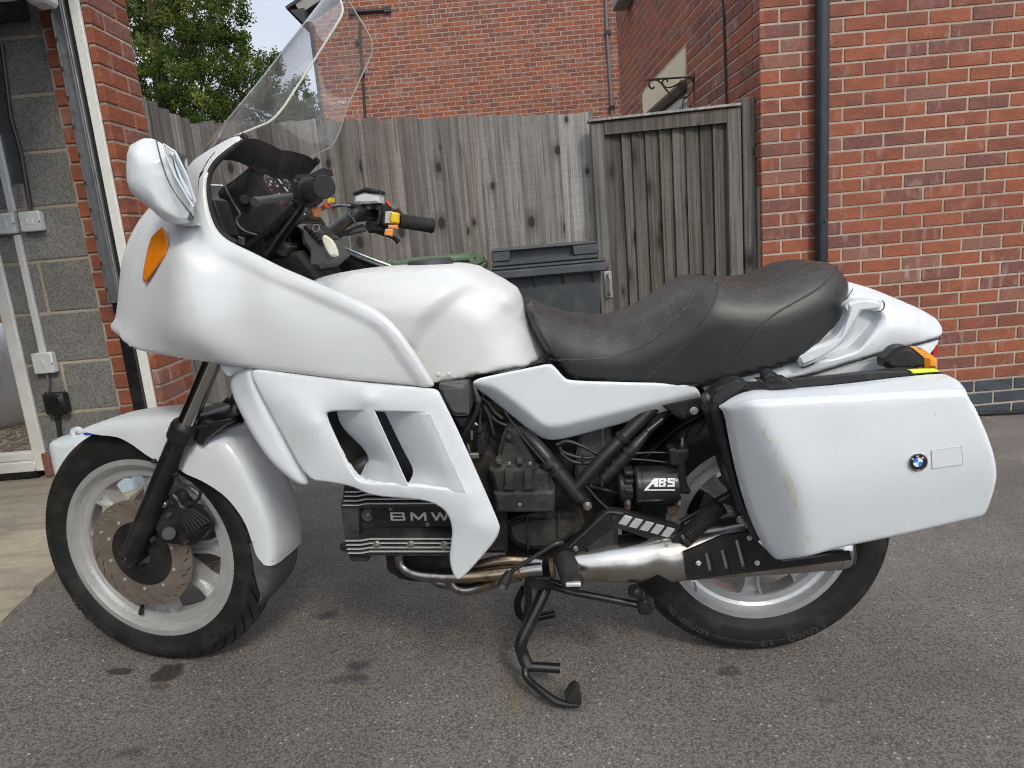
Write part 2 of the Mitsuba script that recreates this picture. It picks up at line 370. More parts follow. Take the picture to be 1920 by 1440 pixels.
def disc_c(p, n, uv):
    return mix((0.32, 0.275, 0.235), (0.19, 0.155, 0.13), fbm(p.x*40, p.y*40, p.z*40, 4))
mat('disc_steel', prin(P(disc_c), 0.45, 0.6))
def amber_b(p, n, uv): return dr.abs(dr.sin(p.z*900))*0.0006 + dr.abs(dr.sin((p.x+p.y)*900))*0.0006
mat('amber_lens', prin((0.72, 0.21, 0.006), 0.12, bump=P(amber_b), clearcoat=1.0))
mat('amber_lens_light', prin((0.85, 0.30, 0.02), 0.12, bump=P(amber_b), clearcoat=1.0))
mat('red_lens', prin((0.55, 0.012, 0.012), 0.12, clearcoat=1.0))
mat('yellow_switch', prin((0.75, 0.50, 0.03), 0.35))
mat('orange_switch', prin((0.75, 0.30, 0.09), 0.4))
mat('red_switch', prin((0.55, 0.055, 0.035), 0.4))
mat('green_button', prin((0.03, 0.22, 0.17), 0.35))
mat('yellow_tape', prin((0.65, 0.70, 0.03), 0.5))
mat('blue_enamel', prin((0.02, 0.17, 0.60), 0.2, clearcoat=1.0))
mat('badge_white', prin((0.70, 0.70, 0.66), 0.25, clearcoat=1.0))
mat('white_print', prin((0.72, 0.72, 0.70), 0.5))
mat('grey_print', prin((0.42, 0.42, 0.41), 0.5))
mat('yellow_stain', prin((0.60, 0.585, 0.50), 0.3, clearcoat=0.5))
mat('screen_clear', {'type': 'thindielectric', 'int_ior': 1.68, 'specular_transmittance': rgb((.93, .93, .935))})
def haze_w(p, n, uv):
    sc_ = smoothstep(0.80, 0.9, noise(p.x*900+p.z*500, p.z*35+p.x*40, p.y*20)); return 0.035+0.05*fbm(p.x*9, p.y*9, p.z*9, 3)+0.10*sc_*smoothstep(.45, .65, fbm(p.x*6+3, p.y*6, p.z*6, 2))
mat('screen_glass', {'type': 'blendbsdf', 'weight': P(haze_w), 'a': {'type': 'ref', 'id': 'mat_screen_clear'}, 'b': two({'type': 'diffuse', 'reflectance': rgb((.7, .71, .72))})})
mat('screen_edge', prin((0.55, 0.55, 0.46), 0.25, spec_trans=0.0, clearcoat=1.0))
mat('instrument_face', prin((0.010, 0.010, 0.011), 0.30))
mat('reservoir_plastic', prin((0.55, 0.58, 0.56), 0.35, clearcoat=0.4))
mat('fob_plastic', prin((0.66, 0.62, 0.48), 0.3, clearcoat=0.6))
mat('mirror_glass', prin((0.75, 0.77, 0.8), 0.03, 1.0))

# setting
def asphalt_c(p, n, uv):
    d1, d2, r = voronoi(p.x*200, p.y*200); e1, e2, r2 = voronoi(p.x*58+7, p.y*58)
    big = fbm(p.x*0.9, p.y*0.9, 2.0, 4); mid = fbm(p.x*7, p.y*7, 5.0, 3)
    base = mix((0.104, 0.093, 0.084), (0.178, 0.162, 0.150), smoothstep(0.05, 0.95, r))
    base = mix(base, (0.028, 0.026, 0.025), smoothstep(0.30, 0.65, d1)*(0.18+0.26*fbm(p.x*31, p.y*31, 3.0, 2)))
    base = mix(base, (0.235, 0.215, 0.195), smoothstep(0.97, 0.98, r)*smoothstep(0.42, 0.25, d1))
    base = mix(base, (0.42, 0.39, 0.35), smoothstep(0.991, 0.993, r2)*smoothstep(0.10+0.18*cell_rand(dr.floor(p.x*19), dr.floor(p.y*19)), 0.05, e1))
    base = base*(0.62+0.46*big+0.34*mid)
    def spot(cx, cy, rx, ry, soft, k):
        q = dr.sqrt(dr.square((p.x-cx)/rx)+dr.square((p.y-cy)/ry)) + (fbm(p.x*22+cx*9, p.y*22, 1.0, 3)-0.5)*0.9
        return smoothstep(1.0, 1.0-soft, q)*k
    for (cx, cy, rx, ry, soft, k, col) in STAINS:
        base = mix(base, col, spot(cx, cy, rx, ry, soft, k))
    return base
def asphalt_b(p, n, uv):
    d1, d2, r = voronoi(p.x*200, p.y*200); return (smoothstep(0.0, 0.45, d2-d1)*(0.3+0.7*r))*0.0022 + fbm(p.x*40, p.y*40, 0.0, 3)*0.004
STAINS = []
for px, py, rx, ry, soft, k, col in [(320, 1268, .055, .05, .35, .8, (.018, .016, .014)), (228, 1280, .035, .022, .4, .75, (.02, .018, .015)), (305, 1300, .035, .02, .6, .55, (.055, .04, .02)), (612, 1150, .055, .05, .7, .75, (.035, .036, .042)),
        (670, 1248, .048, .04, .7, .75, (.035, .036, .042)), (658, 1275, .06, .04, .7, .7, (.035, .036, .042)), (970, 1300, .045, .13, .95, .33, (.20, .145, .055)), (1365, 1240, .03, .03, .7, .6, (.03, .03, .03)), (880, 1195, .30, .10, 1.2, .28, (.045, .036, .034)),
        (1545, 1130, .05, .03, 1.2, .3, (.03, .03, .03)), (250, 1432, .05, .025, .7, .5, (.03, .03, .03)), (1550, 1295, .035, .02, 1., .4, (.03, .03, .03))]:
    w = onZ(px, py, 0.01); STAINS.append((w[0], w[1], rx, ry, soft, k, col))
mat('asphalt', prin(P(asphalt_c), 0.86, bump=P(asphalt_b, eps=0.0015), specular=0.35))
def concrete_c(p, n, uv):
    a = fbm(p.x*3, p.y*3, p.z*3, 4); b = fbm(p.x*46, p.y*46, p.z*46, 3); s = fbm(p.x*4, p.y*22, 4.0, 4)
    c = mix((0.40, 0.345, 0.265), (0.27, 0.235, 0.19), smoothstep(0.3, 0.7, a)); c = mix(c, (0.19, 0.165, 0.135), smoothstep(0.45, 0.75, s)*0.5)
    return c*(0.8+0.4*b)
mat('concrete', prin(P(concrete_c), 0.85, bump=grain_b(90, 0.004)))
def brick_fn(c1, c2, bloom, seed):
    c1, c2, bloom, seed = OC(c1), OC(c2), OP(bloom), OP(seed)
    def fn(p, n, uv):
        a = fbm(p.x*13+seed, p.y*13, p.z*17, 4); b = fbm(p.x*120, p.y*120+seed, p.z*120, 2); s = fbm(p.x*34+seed, p.y*34, p.z*9, 3); t = fbm(p.x*5, p.y*5, p.z*7+seed, 3)
        c = mix(c1, c2, smoothstep(0.3, 0.7, a)); c = c*(0.72+0.5*b)
        c = mix(c, (0.40, 0.30, 0.27), smoothstep(0.52, 0.8, s)*smoothstep(0.35, 0.7, t)*bloom)
        return mix(c, (0.55, 0.45, 0.38), smoothstep(0.90, 0.94, noise(p.x*210+seed, p.y*210, p.z*210))*0.45)
    return P(fn)
def brick_bump(p, n, uv): return fbm(p.x*95, p.y*95, p.z*95, 3)*0.004 + fbm(p.x*420, p.y*420, p.z*420, 2)*0.0012
bb = P(brick_bump)
BR = [mat('brick_orange', prin(brick_fn((0.295, 0.090, 0.045), (0.245, 0.077, 0.042), 0.3, 1.), 0.82, bump=bb)),
      mat('brick_red', prin(brick_fn((0.250, 0.077, 0.045), (0.195, 0.064, 0.042), 0.35, 2.), 0.82, bump=bb)),
      mat('brick_plum', prin(brick_fn((0.155, 0.063, 0.051), (0.195, 0.072, 0.051), 0.45, 3.), 0.8, bump=bb)),
      mat('brick_pale', prin(brick_fn((0.250, 0.105, 0.075), (0.215, 0.098, 0.076), 0.6, 4.), 0.84, bump=bb))]
mat('brick_blue', prin(brick_fn((0.052, 0.062, 0.078), (0.040, 0.046, 0.056), 0.15, 5.), 0.5, bump=bb))
def mortar_c(p, n, uv): return mix((0.42, 0.355, 0.285), (0.32, 0.27, 0.215), fbm(p.x*60, p.y*60, p.z*60, 3))*(0.75+0.5*fbm(p.x*3, p.y*3, p.z*3, 2))
mat('mortar_far', prin((0.36, 0.27, 0.215), 0.9))
mat('mortar', prin(P(mortar_c), 0.9, bump=grain_b(160, 0.003)))
def block_c(p, n, uv):
    d1, d2, r = voronoi(p.x*190+p.y*100, p.z*190); a = fbm(p.x*5, p.y*5, p.z*5, 3)
    return mix((0.16, 0.155, 0.147), (0.255, 0.247, 0.235), smoothstep(0.2, 0.9, r))*(0.7+0.5*a)
def block_b(p, n, uv): 
    d1, d2, r = voronoi(p.x*190+p.y*100, p.z*190); return r*0.006
mat('block', prin(P(block_c), 0.92, bump=P(block_b)))
def wood_fn(c1, c2, c3, seed):
    c1, c2, c3, seed = OC(c1), OC(c2), OC(c3), OP(seed)
    def fn(p, n, uv):
        s = dr.floor(uv.x)*1.37+seed
        gr = fbm((p.x+p.y)*75+s*3, p.z*1.6+s, 1.0, 3); fine = noise((p.x+p.y)*330, p.z*5+s, 2.0); saw = noise((p.x+p.y)*12+s, p.z*330, 3.0)
        c = mix(c1, c2, smoothstep(0.3, 0.7, gr)); c = mix(c, c3, smoothstep(0.62, 0.82, fine)*0.55)
        kx = (p.x+p.y)*8+s*5; kz = p.z*3.9+s*2
        d1, d2, r = voronoi(kx, kz)
        kk_ = .04+.10*(r-.85)/.15
        kn = smoothstep(kk_*1.3, kk_*.7, d1)*smoothstep(0.84, 0.86, r)
        ring = smoothstep(kk_*3.2, kk_, d1)*smoothstep(0.84, 0.86, r)
        c = c*(0.95+0.10*smoothstep(0.35, 0.65, saw))*(0.80+0.4*cell_rand(dr.floor(uv.x), 3.0))
        c = mix(c, mi.Color3f(c3)*0.7, ring*0.5); c = mix(c, (0.022, 0.018, 0.016), kn*0.9)
        return c*(0.78+0.44*fbm(p.x*2.2+s, p.y*2.2, p.z*1.7, 3))
    return P(fn)
def wood_b(p, n, uv): return fbm((p.x+p.y)*230, p.z*4, 1.0, 3)*0.0035
wb = P(wood_b)
FW = [mat('fence_grey', prin(wood_fn((0.255, 0.238, 0.225), (0.165, 0.152, 0.143), (0.085, 0.075, 0.068), 1.), 0.88, bump=wb)),
      mat('fence_brown', prin(wood_fn((0.215, 0.192, 0.175), (0.14, 0.122, 0.11), (0.07, 0.058, 0.05), 2.), 0.88, bump=wb)),
      mat('fence_silver', prin(wood_fn((0.31, 0.295, 0.28), (0.205, 0.192, 0.182), (0.10, 0.09, 0.083), 3.), 0.88, bump=wb))]
GW = [mat('gate_brown', prin(wood_fn((0.108, 0.094, 0.080), (0.062, 0.054, 0.046), (0.028, 0.024, 0.021), 4.), 0.88, bump=wb)),
      mat('gate_grey', prin(wood_fn((0.155, 0.145, 0.130), (0.098, 0.09, 0.08), (0.04, 0.035, 0.03), 5.), 0.88, bump=wb))]
mat('bin_grey', prin(dusty((0.050, 0.056, 0.062), (0.085, 0.09, 0.092)), 0.45, bump=grain_b(300, .0006)))
mat('bin_green', prin(dusty((0.075, 0.125, 0.068), (0.16, 0.20, 0.14)), 0.45))
mat('galvanised', prin(dusty((0.34, 0.345, 0.33), (0.22, 0.21, 0.18)), 0.45, 0.6))
mat('track_steel', prin(dusty((0.23, 0.24, 0.25), (0.13, 0.13, 0.13)), 0.4, 0.7))
mat('dark_steel', prin((0.07, 0.072, 0.075), 0.45, 0.5))
mat('pipe_black', prin(dusty((0.018, 0.021, 0.025), (0.03, 0.034, 0.038)), 0.3))
mat('pipe_grey', prin((0.13, 0.135, 0.15), 0.45))
mat('rust_iron', prin(dusty((0.045, 0.03, 0.022), (0.19, 0.095, 0.045), 1.2), 0.8))
mat('cream_paint', prin(paint((0.62, 0.55, 0.38), (0.55, 0.48, 0.33), 4.), 0.7))
mat('brown_frame', prin((0.055, 0.043, 0.035), 0.4))
mat('window_pane', prin((0.34, 0.39, 0.47), 0.08, specular=0.8, clearcoat=1.0))
mat('jug_plastic', prin((0.62, 0.68, 0.72), 0.35, clearcoat=0.3))
mat('jug_liquid', prin((0.42, 0.53, 0.60), 0.35))
mat('blue_cap', prin((0.02, 0.045, 0.30), 0.35))
mat('label_blue', prin((0.10, 0.30, 0.42), 0.5))
mat('bag_white', prin((0.74, 0.74, 0.76), 0.7, bump=grain_b(40, .01)))
def gravel_c(p, n, uv): return mix((0.30, 0.22, 0.13), (0.50, 0.43, 0.32), cell_rand(p.x*60, p.y*60, p.z*60))
mat('gravel', prin(P(gravel_c), 0.85))
mat('door_glass', {'type': 'thindielectric', 'int_ior': 1.5})
mat('dark_roof', prin((0.035, 0.033, 0.034), 0.7))
mat('fascia', prin((0.24, 0.23, 0.21), 0.6))
mat('bark', prin((0.095, 0.075, 0.055), 0.9))
def leaf_c(a, b):
    a, b = OC(a), OC(b)
    def fn(p, n, uv): return mix(a, b, fbm(p.x*2.1, p.y*2.1, p.z*2.1, 3))
    return P(fn)
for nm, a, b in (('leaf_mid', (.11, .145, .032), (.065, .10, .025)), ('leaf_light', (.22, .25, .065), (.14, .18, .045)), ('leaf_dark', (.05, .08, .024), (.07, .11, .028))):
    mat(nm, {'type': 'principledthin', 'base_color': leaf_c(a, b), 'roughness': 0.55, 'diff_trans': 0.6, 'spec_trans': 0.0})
# ------------------------------------------------------------------ ground
def axis_pts(lo, hi, core): return np.unique(np.r_[lo, np.linspace(core[0], core[1], core[2]), hi])
gx = np.r_[-400, -60, -20, -8, -5, np.linspace(-2.4, 3.6, 61), 5, 7, 12, 40, 400]; gy = np.r_[-300, -60, -20, -6, np.linspace(-1, 5.5, 14), 9, 20, 60, 400]
XX, YY = np.meshgrid(gx, gy); ZZ = ground_z(XX, YY); nX = len(gx)
q = np.array([[j*nX+i, j*nX+i+1, (j+1)*nX+i+1, (j+1)*nX+i] for j in range(len(gy)-1) for i in range(nX-1)])
structure('driveway', (np.stack([XX, YY, ZZ], -1).reshape(-1, 3), q), 'asphalt', smooth=True, label='grey asphalt driveway with pale chippings and dark oil spots')
# garage floor: a slab with a worn lip
ed = [(-1.30, -0.2), (-1.36, 0.9)]+[(-1.466-0.162*(y-1.75)+0.006*math.sin(y*31)*math.cos(y*13)+0.004*math.sin(y*77), y) for y in np.linspace(1.1, 3.05, 40)]
slab = np.array([(-6.6, -0.2)]+ed+[(-1.70, 3.4), (-6.6, 3.4)])
m = trimesh.creation.extrude_polygon(Polygon(slab), 0.3, engine='earcut'); m.apply_translation([0, 0, 0.14-0.3])
structure('garage_floor', m, 'concrete', label='worn buff concrete floor of the open garage')

# ------------------------------------------------------------------ bricks
UB = {}
def unit_brick(w, h, d):
    k = (round(w, 3), round(h, 3))
    if k not in UB: UB[k] = box([-w/2, 0, -h/2], [w/2, d, h/2], 0.0035)
    return UB[k]
PLY = {}
def piece(key, kind, mesh, bsdf, A):
    k = (kind, bsdf)
    if k not in PLY: PLY[k] = mikit.ply(mesh, 'mat_'+bsdf)
    scene[numbered(key)] = {**PLY[k], 'to_world': T(A.tolist())}
def in_view(c, mg=25):
    p = project(c); return -mg < p[0] < 1920+mg and -mg < p[1] < 1440+mg and (np.asarray(c)-EYE)@fw > 0
def brick_rows(holder, O, u, nrm, rows, ztop, blue_from=999, cut=None, limit=300, depth=0.03, weights=(.42, .33, .17, .08), seed=1, h=.065):
    """rows: {k: [(a, b), ...]} brick extents along u; the row's top is ztop-.075k. nrm points out of the wall."""
    rg = np.random.default_rng(seed); O, u, nrm = (np.asarray(x, float) for x in (O, u, nrm)); todo = []
    for k, xs in rows.items():
        for a, b in xs:
            if b-a < 0.02: continue
            w = b-a; c = O+u*(a+b)/2; c[2] = ztop-.075*k-h/2
            pr_ = project(np.array([c-u*w/2, c+u*w/2, c+[0, 0, .03], c-[0, 0, .03]]))
            size = np.linalg.norm(pr_[1]-pr_[0])*np.linalg.norm(pr_[3]-pr_[2]) if in_view(c) else -1
            cl = meshkit.noise(np.array([c*2.3+seed]))[0]
            mt = 'brick_blue' if k >= blue_from else BR[rg.choice(4, p=np.array(weights)*(np.array([1.5-cl, 1, .5+cl, 1]))/np.sum(np.array(weights)*(np.array([1.5-cl, 1, .5+cl, 1]))))]
            todo.append((size, w, c+nrm*rg.uniform(-.0015, .0015), mt, rg.normal(0, .0025, 2)))
    todo.sort(key=lambda t: -t[0]); rest = {}
    for i, (size, w, c, mt, j) in enumerate(todo):
        y = -nrm; A = np.eye(4); A[:3, 0], A[:3, 1], A[:3, 2] = u, y, [0, 0, 1]
        if np.dot(np.cross(u, y), [0, 0, 1]) < 0: A[:3, 0] = -u
        Rz = np.array([[1, 0, j[0]], [0, 1, j[1]], [-j[0], -j[1], 1]]); A[:3, :3] = A[:3, :3] @ Rz; A[:3, 3] = c
        wd = round(w, 3); mesh = unit_brick(wd, h, depth)
        if size > 0 and i < limit: piece(f'{holder}__brick', (wd, h), mesh, mt, A)
        else:
            v = mesh.vertices @ A[:3, :3].T + A[:3, 3]; rest.setdefault(mt, []).append(tm(v, mesh.faces))
    if rest:
        first = True
        for mt, ms in rest.items():
            kk = put('brickwork' if first else 'brickwork', cat(*ms), mt, holder, smooth=False, kind='stuff')
def bond(a, b, first, j=.01, full=.215, half=.1025):
    out, x = [], a
    L = half if first else full
    while x < b-.02:
        out.append((x, min(x+L, b))); x += L+j; L = full
    return out

ZW = 1.0587+1.04                       # top of the course that leaves the top of the frame
HX, HY = 1.4155, 4.0062               # corner of the house on the right
house = thing('house', 'red brick house at right with black downpipe and blue brick plinth', 'house')
rows = {k: bond(0, 3.8, (k % 2 == 0)) for k in range(-14, 31)}
put('front_wall', box([HX+.006, HY+.0045, -.6], [HX+6, HY+.35, 5.2]), 'mortar', house, smooth=False)
brick_rows(f'{house}__front_wall', [HX, HY, 0], [1, 0, 0], [0, -1, 0], rows, ZW, blue_from=28, seed=3)
win = [(5.54-HY, 7.19-HY, 0.0, 1.262+1.04)]
rows = {}
for k in range(-27, 12):
    zt = ZW-.075*k; r = bond(0, 8.55-HY, (k % 2 == 1)); o = []
    for a, b in r:
        if zt-.065 < win[0][3] and zt > win[0][2]:
            for s, e in ((a, min(b, win[0][0])), (max(a, win[0][1]), b)):
                if e-s > .02: o.append((s, e))
        else: o.append((a, b))
    rows[k] = o
sw = cat(box([HX+.0045, HY+.36, -.6], [HX+.3, 5.54, 5.2]), box([HX+.0045, 7.19, -.6], [HX+.3, 8.545, 5.2]), box([HX+.0045, 5.54, 2.302], [HX+.3, 7.19, 5.2]), box([HX+.007, 5.54, -.6], [HX+.3, 7.19, .95]))
put('side_wall', sw, 'mortar', house, smooth=False)
brick_rows(f'{house}__side_wall', [HX, HY, 0], [0, 1, 0], [-1, 0, 0], rows, ZW, seed=5, weights=(.46, .30, .14, .10))
put('interior', box([HX+.31, HY+.36, -.6], [HX+6, 8.5, 5.2]), 'dark_roof', house, smooth=False)
put('roof', box([HX-.25, HY-.3, 5.22], [HX+6, 8.8, 5.4]), 'dark_roof', house, smooth=False)
# window in the side wall, under a cream lintel
win_ = f'{house}__window'
put('lintel', cat(box([HX-.012, 5.535, 2.085], [HX+.2, 6.52, 2.297], .004), box([HX-.012, 6.526, 2.085], [HX+.2, 7.19, 2.297], .004)), 'cream_paint', win_)
put('head_bar', tube([[HX-.03, 5.60, 2.045], [HX-.03, 7.12, 2.045]], .030), 'brown_frame', win_)
fr_ = cat(box([HX+.03, 5.56, 1.95], [HX+.10, 7.17, 2.01], .004), box([HX+.03, 5.56, .97], [HX+.10, 5.62, 1.95], .004), box([HX+.03, 7.11, .97], [HX+.10, 7.17, 1.95], .004), box([HX+.03, 6.33, .97], [HX+.10, 6.39, 1.95], .004))
put('frame', fr_, 'upvc', win_); put('pane', box([HX+.055, 5.62, .97], [HX+.075, 7.11, 1.95]), 'window_pane', win_, smooth=False)
put('sill', box([HX-.05, 5.5, .9], [HX+.1, 7.23, .955], .005), 'upvc', win_)
# downpipe and its bracket
dpx = HX+.365
put('downpipe', tube([[onY(1542, 0, HY-.045)[0], HY-.045, 4.9], [onY(1542, 0, HY-.045)[0], HY-.045, -.05]], onY(1555, 200, HY-.045)[0]-onY(1542.5, 200, HY-.045)[0], 24), 'pipe_black', house)
b = onY(1542, 413, HY-.05); put('pipe_screw', cyl([b[0], b[1]-.036, b[2]], [b[0], b[1]-.044, b[2]], .006), 'dark_steel', house)
c0 = onX(1356, 0, HX-.008); c1 = onX(1362.5, 198, HX-.008)
solo('wall_cable', tube([[HX-.008, c0[1], 3.6], [HX-.008, c0[1]+.006, c0[2]], [HX-.010, c1[1], c1[2]], [HX-.008, c1[1], .0]], .0075, 8), 'cable_rubber', 'black cable clipped upright to the side wall of the right house', 'cable')
bx_ = onX(1177, 6, HX-.03); solo('bird_box', cat(box([HX-.16, bx_[1]-.17, bx_[2]-.02], [HX-.005, bx_[1]+.17, bx_[2]+.4], .01)), 'fascia', 'small grey and brown box fixed high on the side wall', 'box')
hs = [[onY(1800, 0, HY)[0]+i*.035, HY-.022-.004*math.sin(i*.7), float(ground_z(HX+1+i*.03, HY))+.016] for i in range(60)]
solo('hose', tube(hs, .011, 8, 2), 'rubber', 'black hose lying along the foot of the blue brick plinth', 'hose')
# wrought iron bracket: in a plane standing off the side wall
bO = onX(1302, 143, HX-.02); br = thing('hanging_basket_bracket', 'rusty wrought iron hanging basket bracket with scrolls beside the side window', 'bracket')
def BP(pts): return np.array([onY(x, y, bO[1]) for x, y in pts])
def Z3(x, y): return (1140+x*.15625, y*.15625)
rr_ = .0065
put('back_bar', tube(BP([Z3(1030, 880), Z3(1033, 1000), Z3(1035, 1150), Z3(1037, 1330)]), rr_, 8), 'rust_iron', br)
put('top_bar', tube(BP([Z3(435, 960), Z3(700, 942), Z3(1035, 922)]), rr_, 8), 'rust_iron', br)
put('brace', tube(BP([Z3(*p) for p in ((555, 1040), (535, 1062), (505, 1050), (490, 1010), (510, 970), (570, 958), (630, 990), (700, 1080), (770, 1150), (860, 1172), (960, 1155), (1010, 1080), (1028, 1010), (1000, 950), (940, 935))]), rr_, 8, 4), 'rust_iron', br)
put('scroll', tube(BP([Z3(*p) for p in ((705, 985), (715, 968), (695, 950), (660, 965), (655, 1000), (690, 1045), (760, 1045), (840, 1005), (890, 960))]), rr_*.8, 8, 4), 'rust_iron', br)
put('scroll', tube(BP([Z3(*p) for p in ((1010, 1275), (990, 1270), (985, 1295), (1010, 1305), (1030, 1280))]), rr_*.8, 8, 4), 'rust_iron', br)
put('scroll', tube(BP([Z3(*p) for p in ((905, 1330), (895, 1260), (910, 1200), (965, 1155))]), rr_*.8, 8, 4), 'rust_iron', br)

# ------------------------------------------------------------------ far house behind the fence
BY = 13.0
xl = onY(592, 140, BY)[0]
fh = thing('far_house', 'red brick gable wall of the house beyond the fence with dark roof edge', 'house')
ztop = 2.1; rows = {}
e0 = onY(556, 22, BY); rake = onY(622, -22, BY); gs = (rake[2]-e0[2])/(rake[0]-e0[0])
for k in range(-62, 14):
    zt = ztop-.075*k; a0 = 0
    zl = e0[2]-.18
    if zt > zl: a0 = max(0, (zt-zl)/gs)
    rows[k] = [(max(a, a0), b) for a, b in bond(0, 6.2, k % 2 == 0) if b-max(a, a0) > .03]
rows = {k: v for k, v in rows.items() if v}
gab = Polygon([(xl+.008, -.5), (xl+9, -.5), (xl+9, e0[2]-.2+gs*9), (xl+.008, e0[2]-.2)])
put('wall', tm(*(lambda m: (np.stack([m.vertices[:, 0], BY+.0025+m.vertices[:, 2], m.vertices[:, 1]], 1), m.faces[:, ::-1]))(trimesh.creation.extrude_polygon(gab, .3, engine='earcut'))), 'mortar_far', fh, smooth=False)
brick_rows(f'{fh}__wall', [xl, BY, 0], [1, 0, 0], [0, -1, 0], rows, ztop, seed=8, weights=(.30, .30, .28, .12))
v0 = np.array([e0[0]-.06, BY, e0[2]-.02]); sl = np.array([1, 0, gs])/math.hypot(1, gs); nn = np.array([-sl[2], 0, sl[0]])
def slab3(p, a, b, y0, y1, t0, t1):
    pts = [p+sl*s+nn*t+np.array([0, y, 0]) for s in (a, b) for t in (t0, t1) for y in (y0, y1)]
    return trimesh.convex.convex_hull(np.array(pts))
put('roof', cat(slab3(v0, -.05, 9, -.12, 6, .065, .11)), 'dark_roof', fh, smooth=False)
put('barge_board', slab3(v0, .12, 9, -.10, -.06, -.10, .065), 'fascia', fh, smooth=False)
g0 = onY(547, 20, BY-.1)
put('gutter', cat(trimesh.convex.convex_hull(np.array([[g0[0]-.02, y, g0[2]] for y in (BY-.13, BY+6)]+[[g0[0]+.22, y, g0[2]+.02] for y in (BY-.13, BY+6)]+[[g0[0]+.10, y, g0[2]-.06] for y in (BY-.13, BY+6)]+[[g0[0]+.22, y, g0[2]-.25] for y in (BY-.13, BY+6)]))), 'dark_roof', fh, smooth=False)
put('downpipe', tube([[xl+.02, BY-.02, e0[2]-.3], [xl+.02, BY-.02, 0]], .028), 'pipe_black', fh)
def far_pipe(pts, r, mt, lab, cat_, clips=()):
    t = thing('wall_pipe', lab, cat_)
    w = np.array([onY(x, y, BY-.04) for x, y in pts]); put('pipe', tube(w, r, 10), mt, t)
    for x, y in clips:
        c = onY(x, y, BY-.04); put('clip', box(c-[r*2.0, .03, r*1.5], c+[r*2.0, .035, r*1.5], .006), 'pipe_black', t)
far_pipe([(1135, -30), (1138, 60), (1143, 140), (1149, 235)], .024, 'pipe_grey', 'thin grey upright pipe at the right end of the far gable wall', 'pipe', ((1139.5, 61), (1147, 202)))
far_pipe([(676, 40), (675, 80), (681, 160), (686, 240)], .022, 'pipe_black', 'thin black upright cable on the far gable wall behind the windscreen', 'cable', ((671, 78), (679, 138)))
far_pipe([(658, 23), (690, 21), (727, 18)], .030, 'pipe_black', 'short black level pipe with round ends high on the far gable wall', 'pipe', ((660, 23), (726, 18)))

# ------------------------------------------------------------------ fence, gate
FY = 4.25
def board(x0, x1, zb, zt, y, th=.012, tilt=.012, ax='x'):
    a = [[x0, y, zb], [x1, y-tilt, zb], [x1, y-tilt+th, zb], [x0, y+th*.6, zb]]
    v = np.array(a+[[p[0], p[1], zt+(.004 if i in (1, 2) else 0)] for i, p in enumerate(a)])
    if ax == 'y': v = v[:, [1, 0, 2]]
    return trimesh.convex.convex_hull(v)
BID = [0]
def put_board(nm, m, b, par):
    BID[0] += 1; m = trimesh.Trimesh(m.vertices[m.faces].reshape(-1, 3), np.arange(len(m.faces)*3).reshape(-1, 3), process=False); v = m.vertices; s_ = v[:, 0]+v[:, 1]; s_ = (s_-s_.min())/(np.ptp(s_)+1e-6)
    return put(nm, m, b, par, smooth=False, uv=np.c_[BID[0]+.05+.9*s_, v[:, 2]])
fence = thing('fence', 'weathered grey featheredge timber fence behind the motorcycle', 'fence')
def ftop(x): return 1.04+np.interp(x, [-1.8, .52], [.795, .657])
xs = [-1.74]; 
while xs[-1] < .40: xs.append(xs[-1]+.1145+rng.uniform(-.004, .004))
xs[-1] = .525
for a, b in zip(xs[:-1], xs[1:]):
    j = rng.uniform(-.006, .006)
    put_board('board', board(a, b+.012, -.2, ftop((a+b)/2)+j, FY+rng.uniform(-.003, .003), tilt=.027), FW[rng.choice(3, p=(.45, .35, .2))], fence)
put('rail', cat(*[box([-1.75, FY+.02, z-.04], [.52, FY+.06, z+.04]) for z in (.25, .9, 1.55)]), 'fence_brown', fence, smooth=False)
put('end_strip', box([.515, FY-.028, -.2], [.528, FY+.02, ftop(.5)+.01], .002), 'gate_grey', fence, smooth=False)
put('end_strip', box([.533, FY-.02, -.2], [.545, FY+.03, ftop(.5)-.02], .002), 'gate_brown', fence, smooth=False)
f2 = thing('side_fence', 'short run of grey fence boards going back from the garage pillar', 'fence')
ys = np.arange(3.40, FY+.02, .118)
for i, (a, b) in enumerate(zip(ys[:-1], ys[1:])):
    zt = 1.04+np.interp(a, [3.65, 4.2], [.815, .772])+rng.uniform(-.006, .006)
    put_board('board', board(a, b+.012, -.2, zt, -1.735, tilt=-.018, ax='y'), FW[(i*2) % 3], f2)
GY = 4.12
gate = thing('gate', 'brown grey ledged timber gate with top rail at the house corner', 'gate')
def gz(px, py): return onY(px, py, GY)
tl, tr_ = gz(1135, 228), gz(1388, 203)
put('stile', box([gz(1110, 300)[0], GY-.03, -.15], [gz(1134, 300)[0], GY+.03, gz(1120, 232)[2]], .004), 'gate_grey', gate, smooth=False)
put('stile', box([gz(1362, 300)[0], GY-.034, -.15], [gz(1387, 300)[0], GY+.03, gz(1370, 206)[2]], .004), 'gate_grey', gate, smooth=False)
x0_, x1_ = gz(1134.5, 300)[0]+.001, gz(1361.5, 300)[0]-.001
r = np.array([[x0_, y, z] for y in (GY-.032, GY+.02) for z in (gz(1135, 254)[2], gz(1135, 230)[2])]+[[x1_, y, z] for y in (GY-.032, GY+.02) for z in (gz(1362, 231)[2], gz(1362, 207)[2])])
put('top_rail', trimesh.convex.convex_hull(r), 'gate_brown', gate, smooth=False)
cpz = [gz(1108, 231)[2]+.002, gz(1388, 201)[2]+.004]
r = np.array([[gz(1106, 300)[0], y, cpz[0]+d] for y in (GY-.05, GY+.04) for d in (0, .013)]+[[gz(1386, 300)[0], y, cpz[1]+d] for y in (GY-.05, GY+.04) for d in (0, .013)])
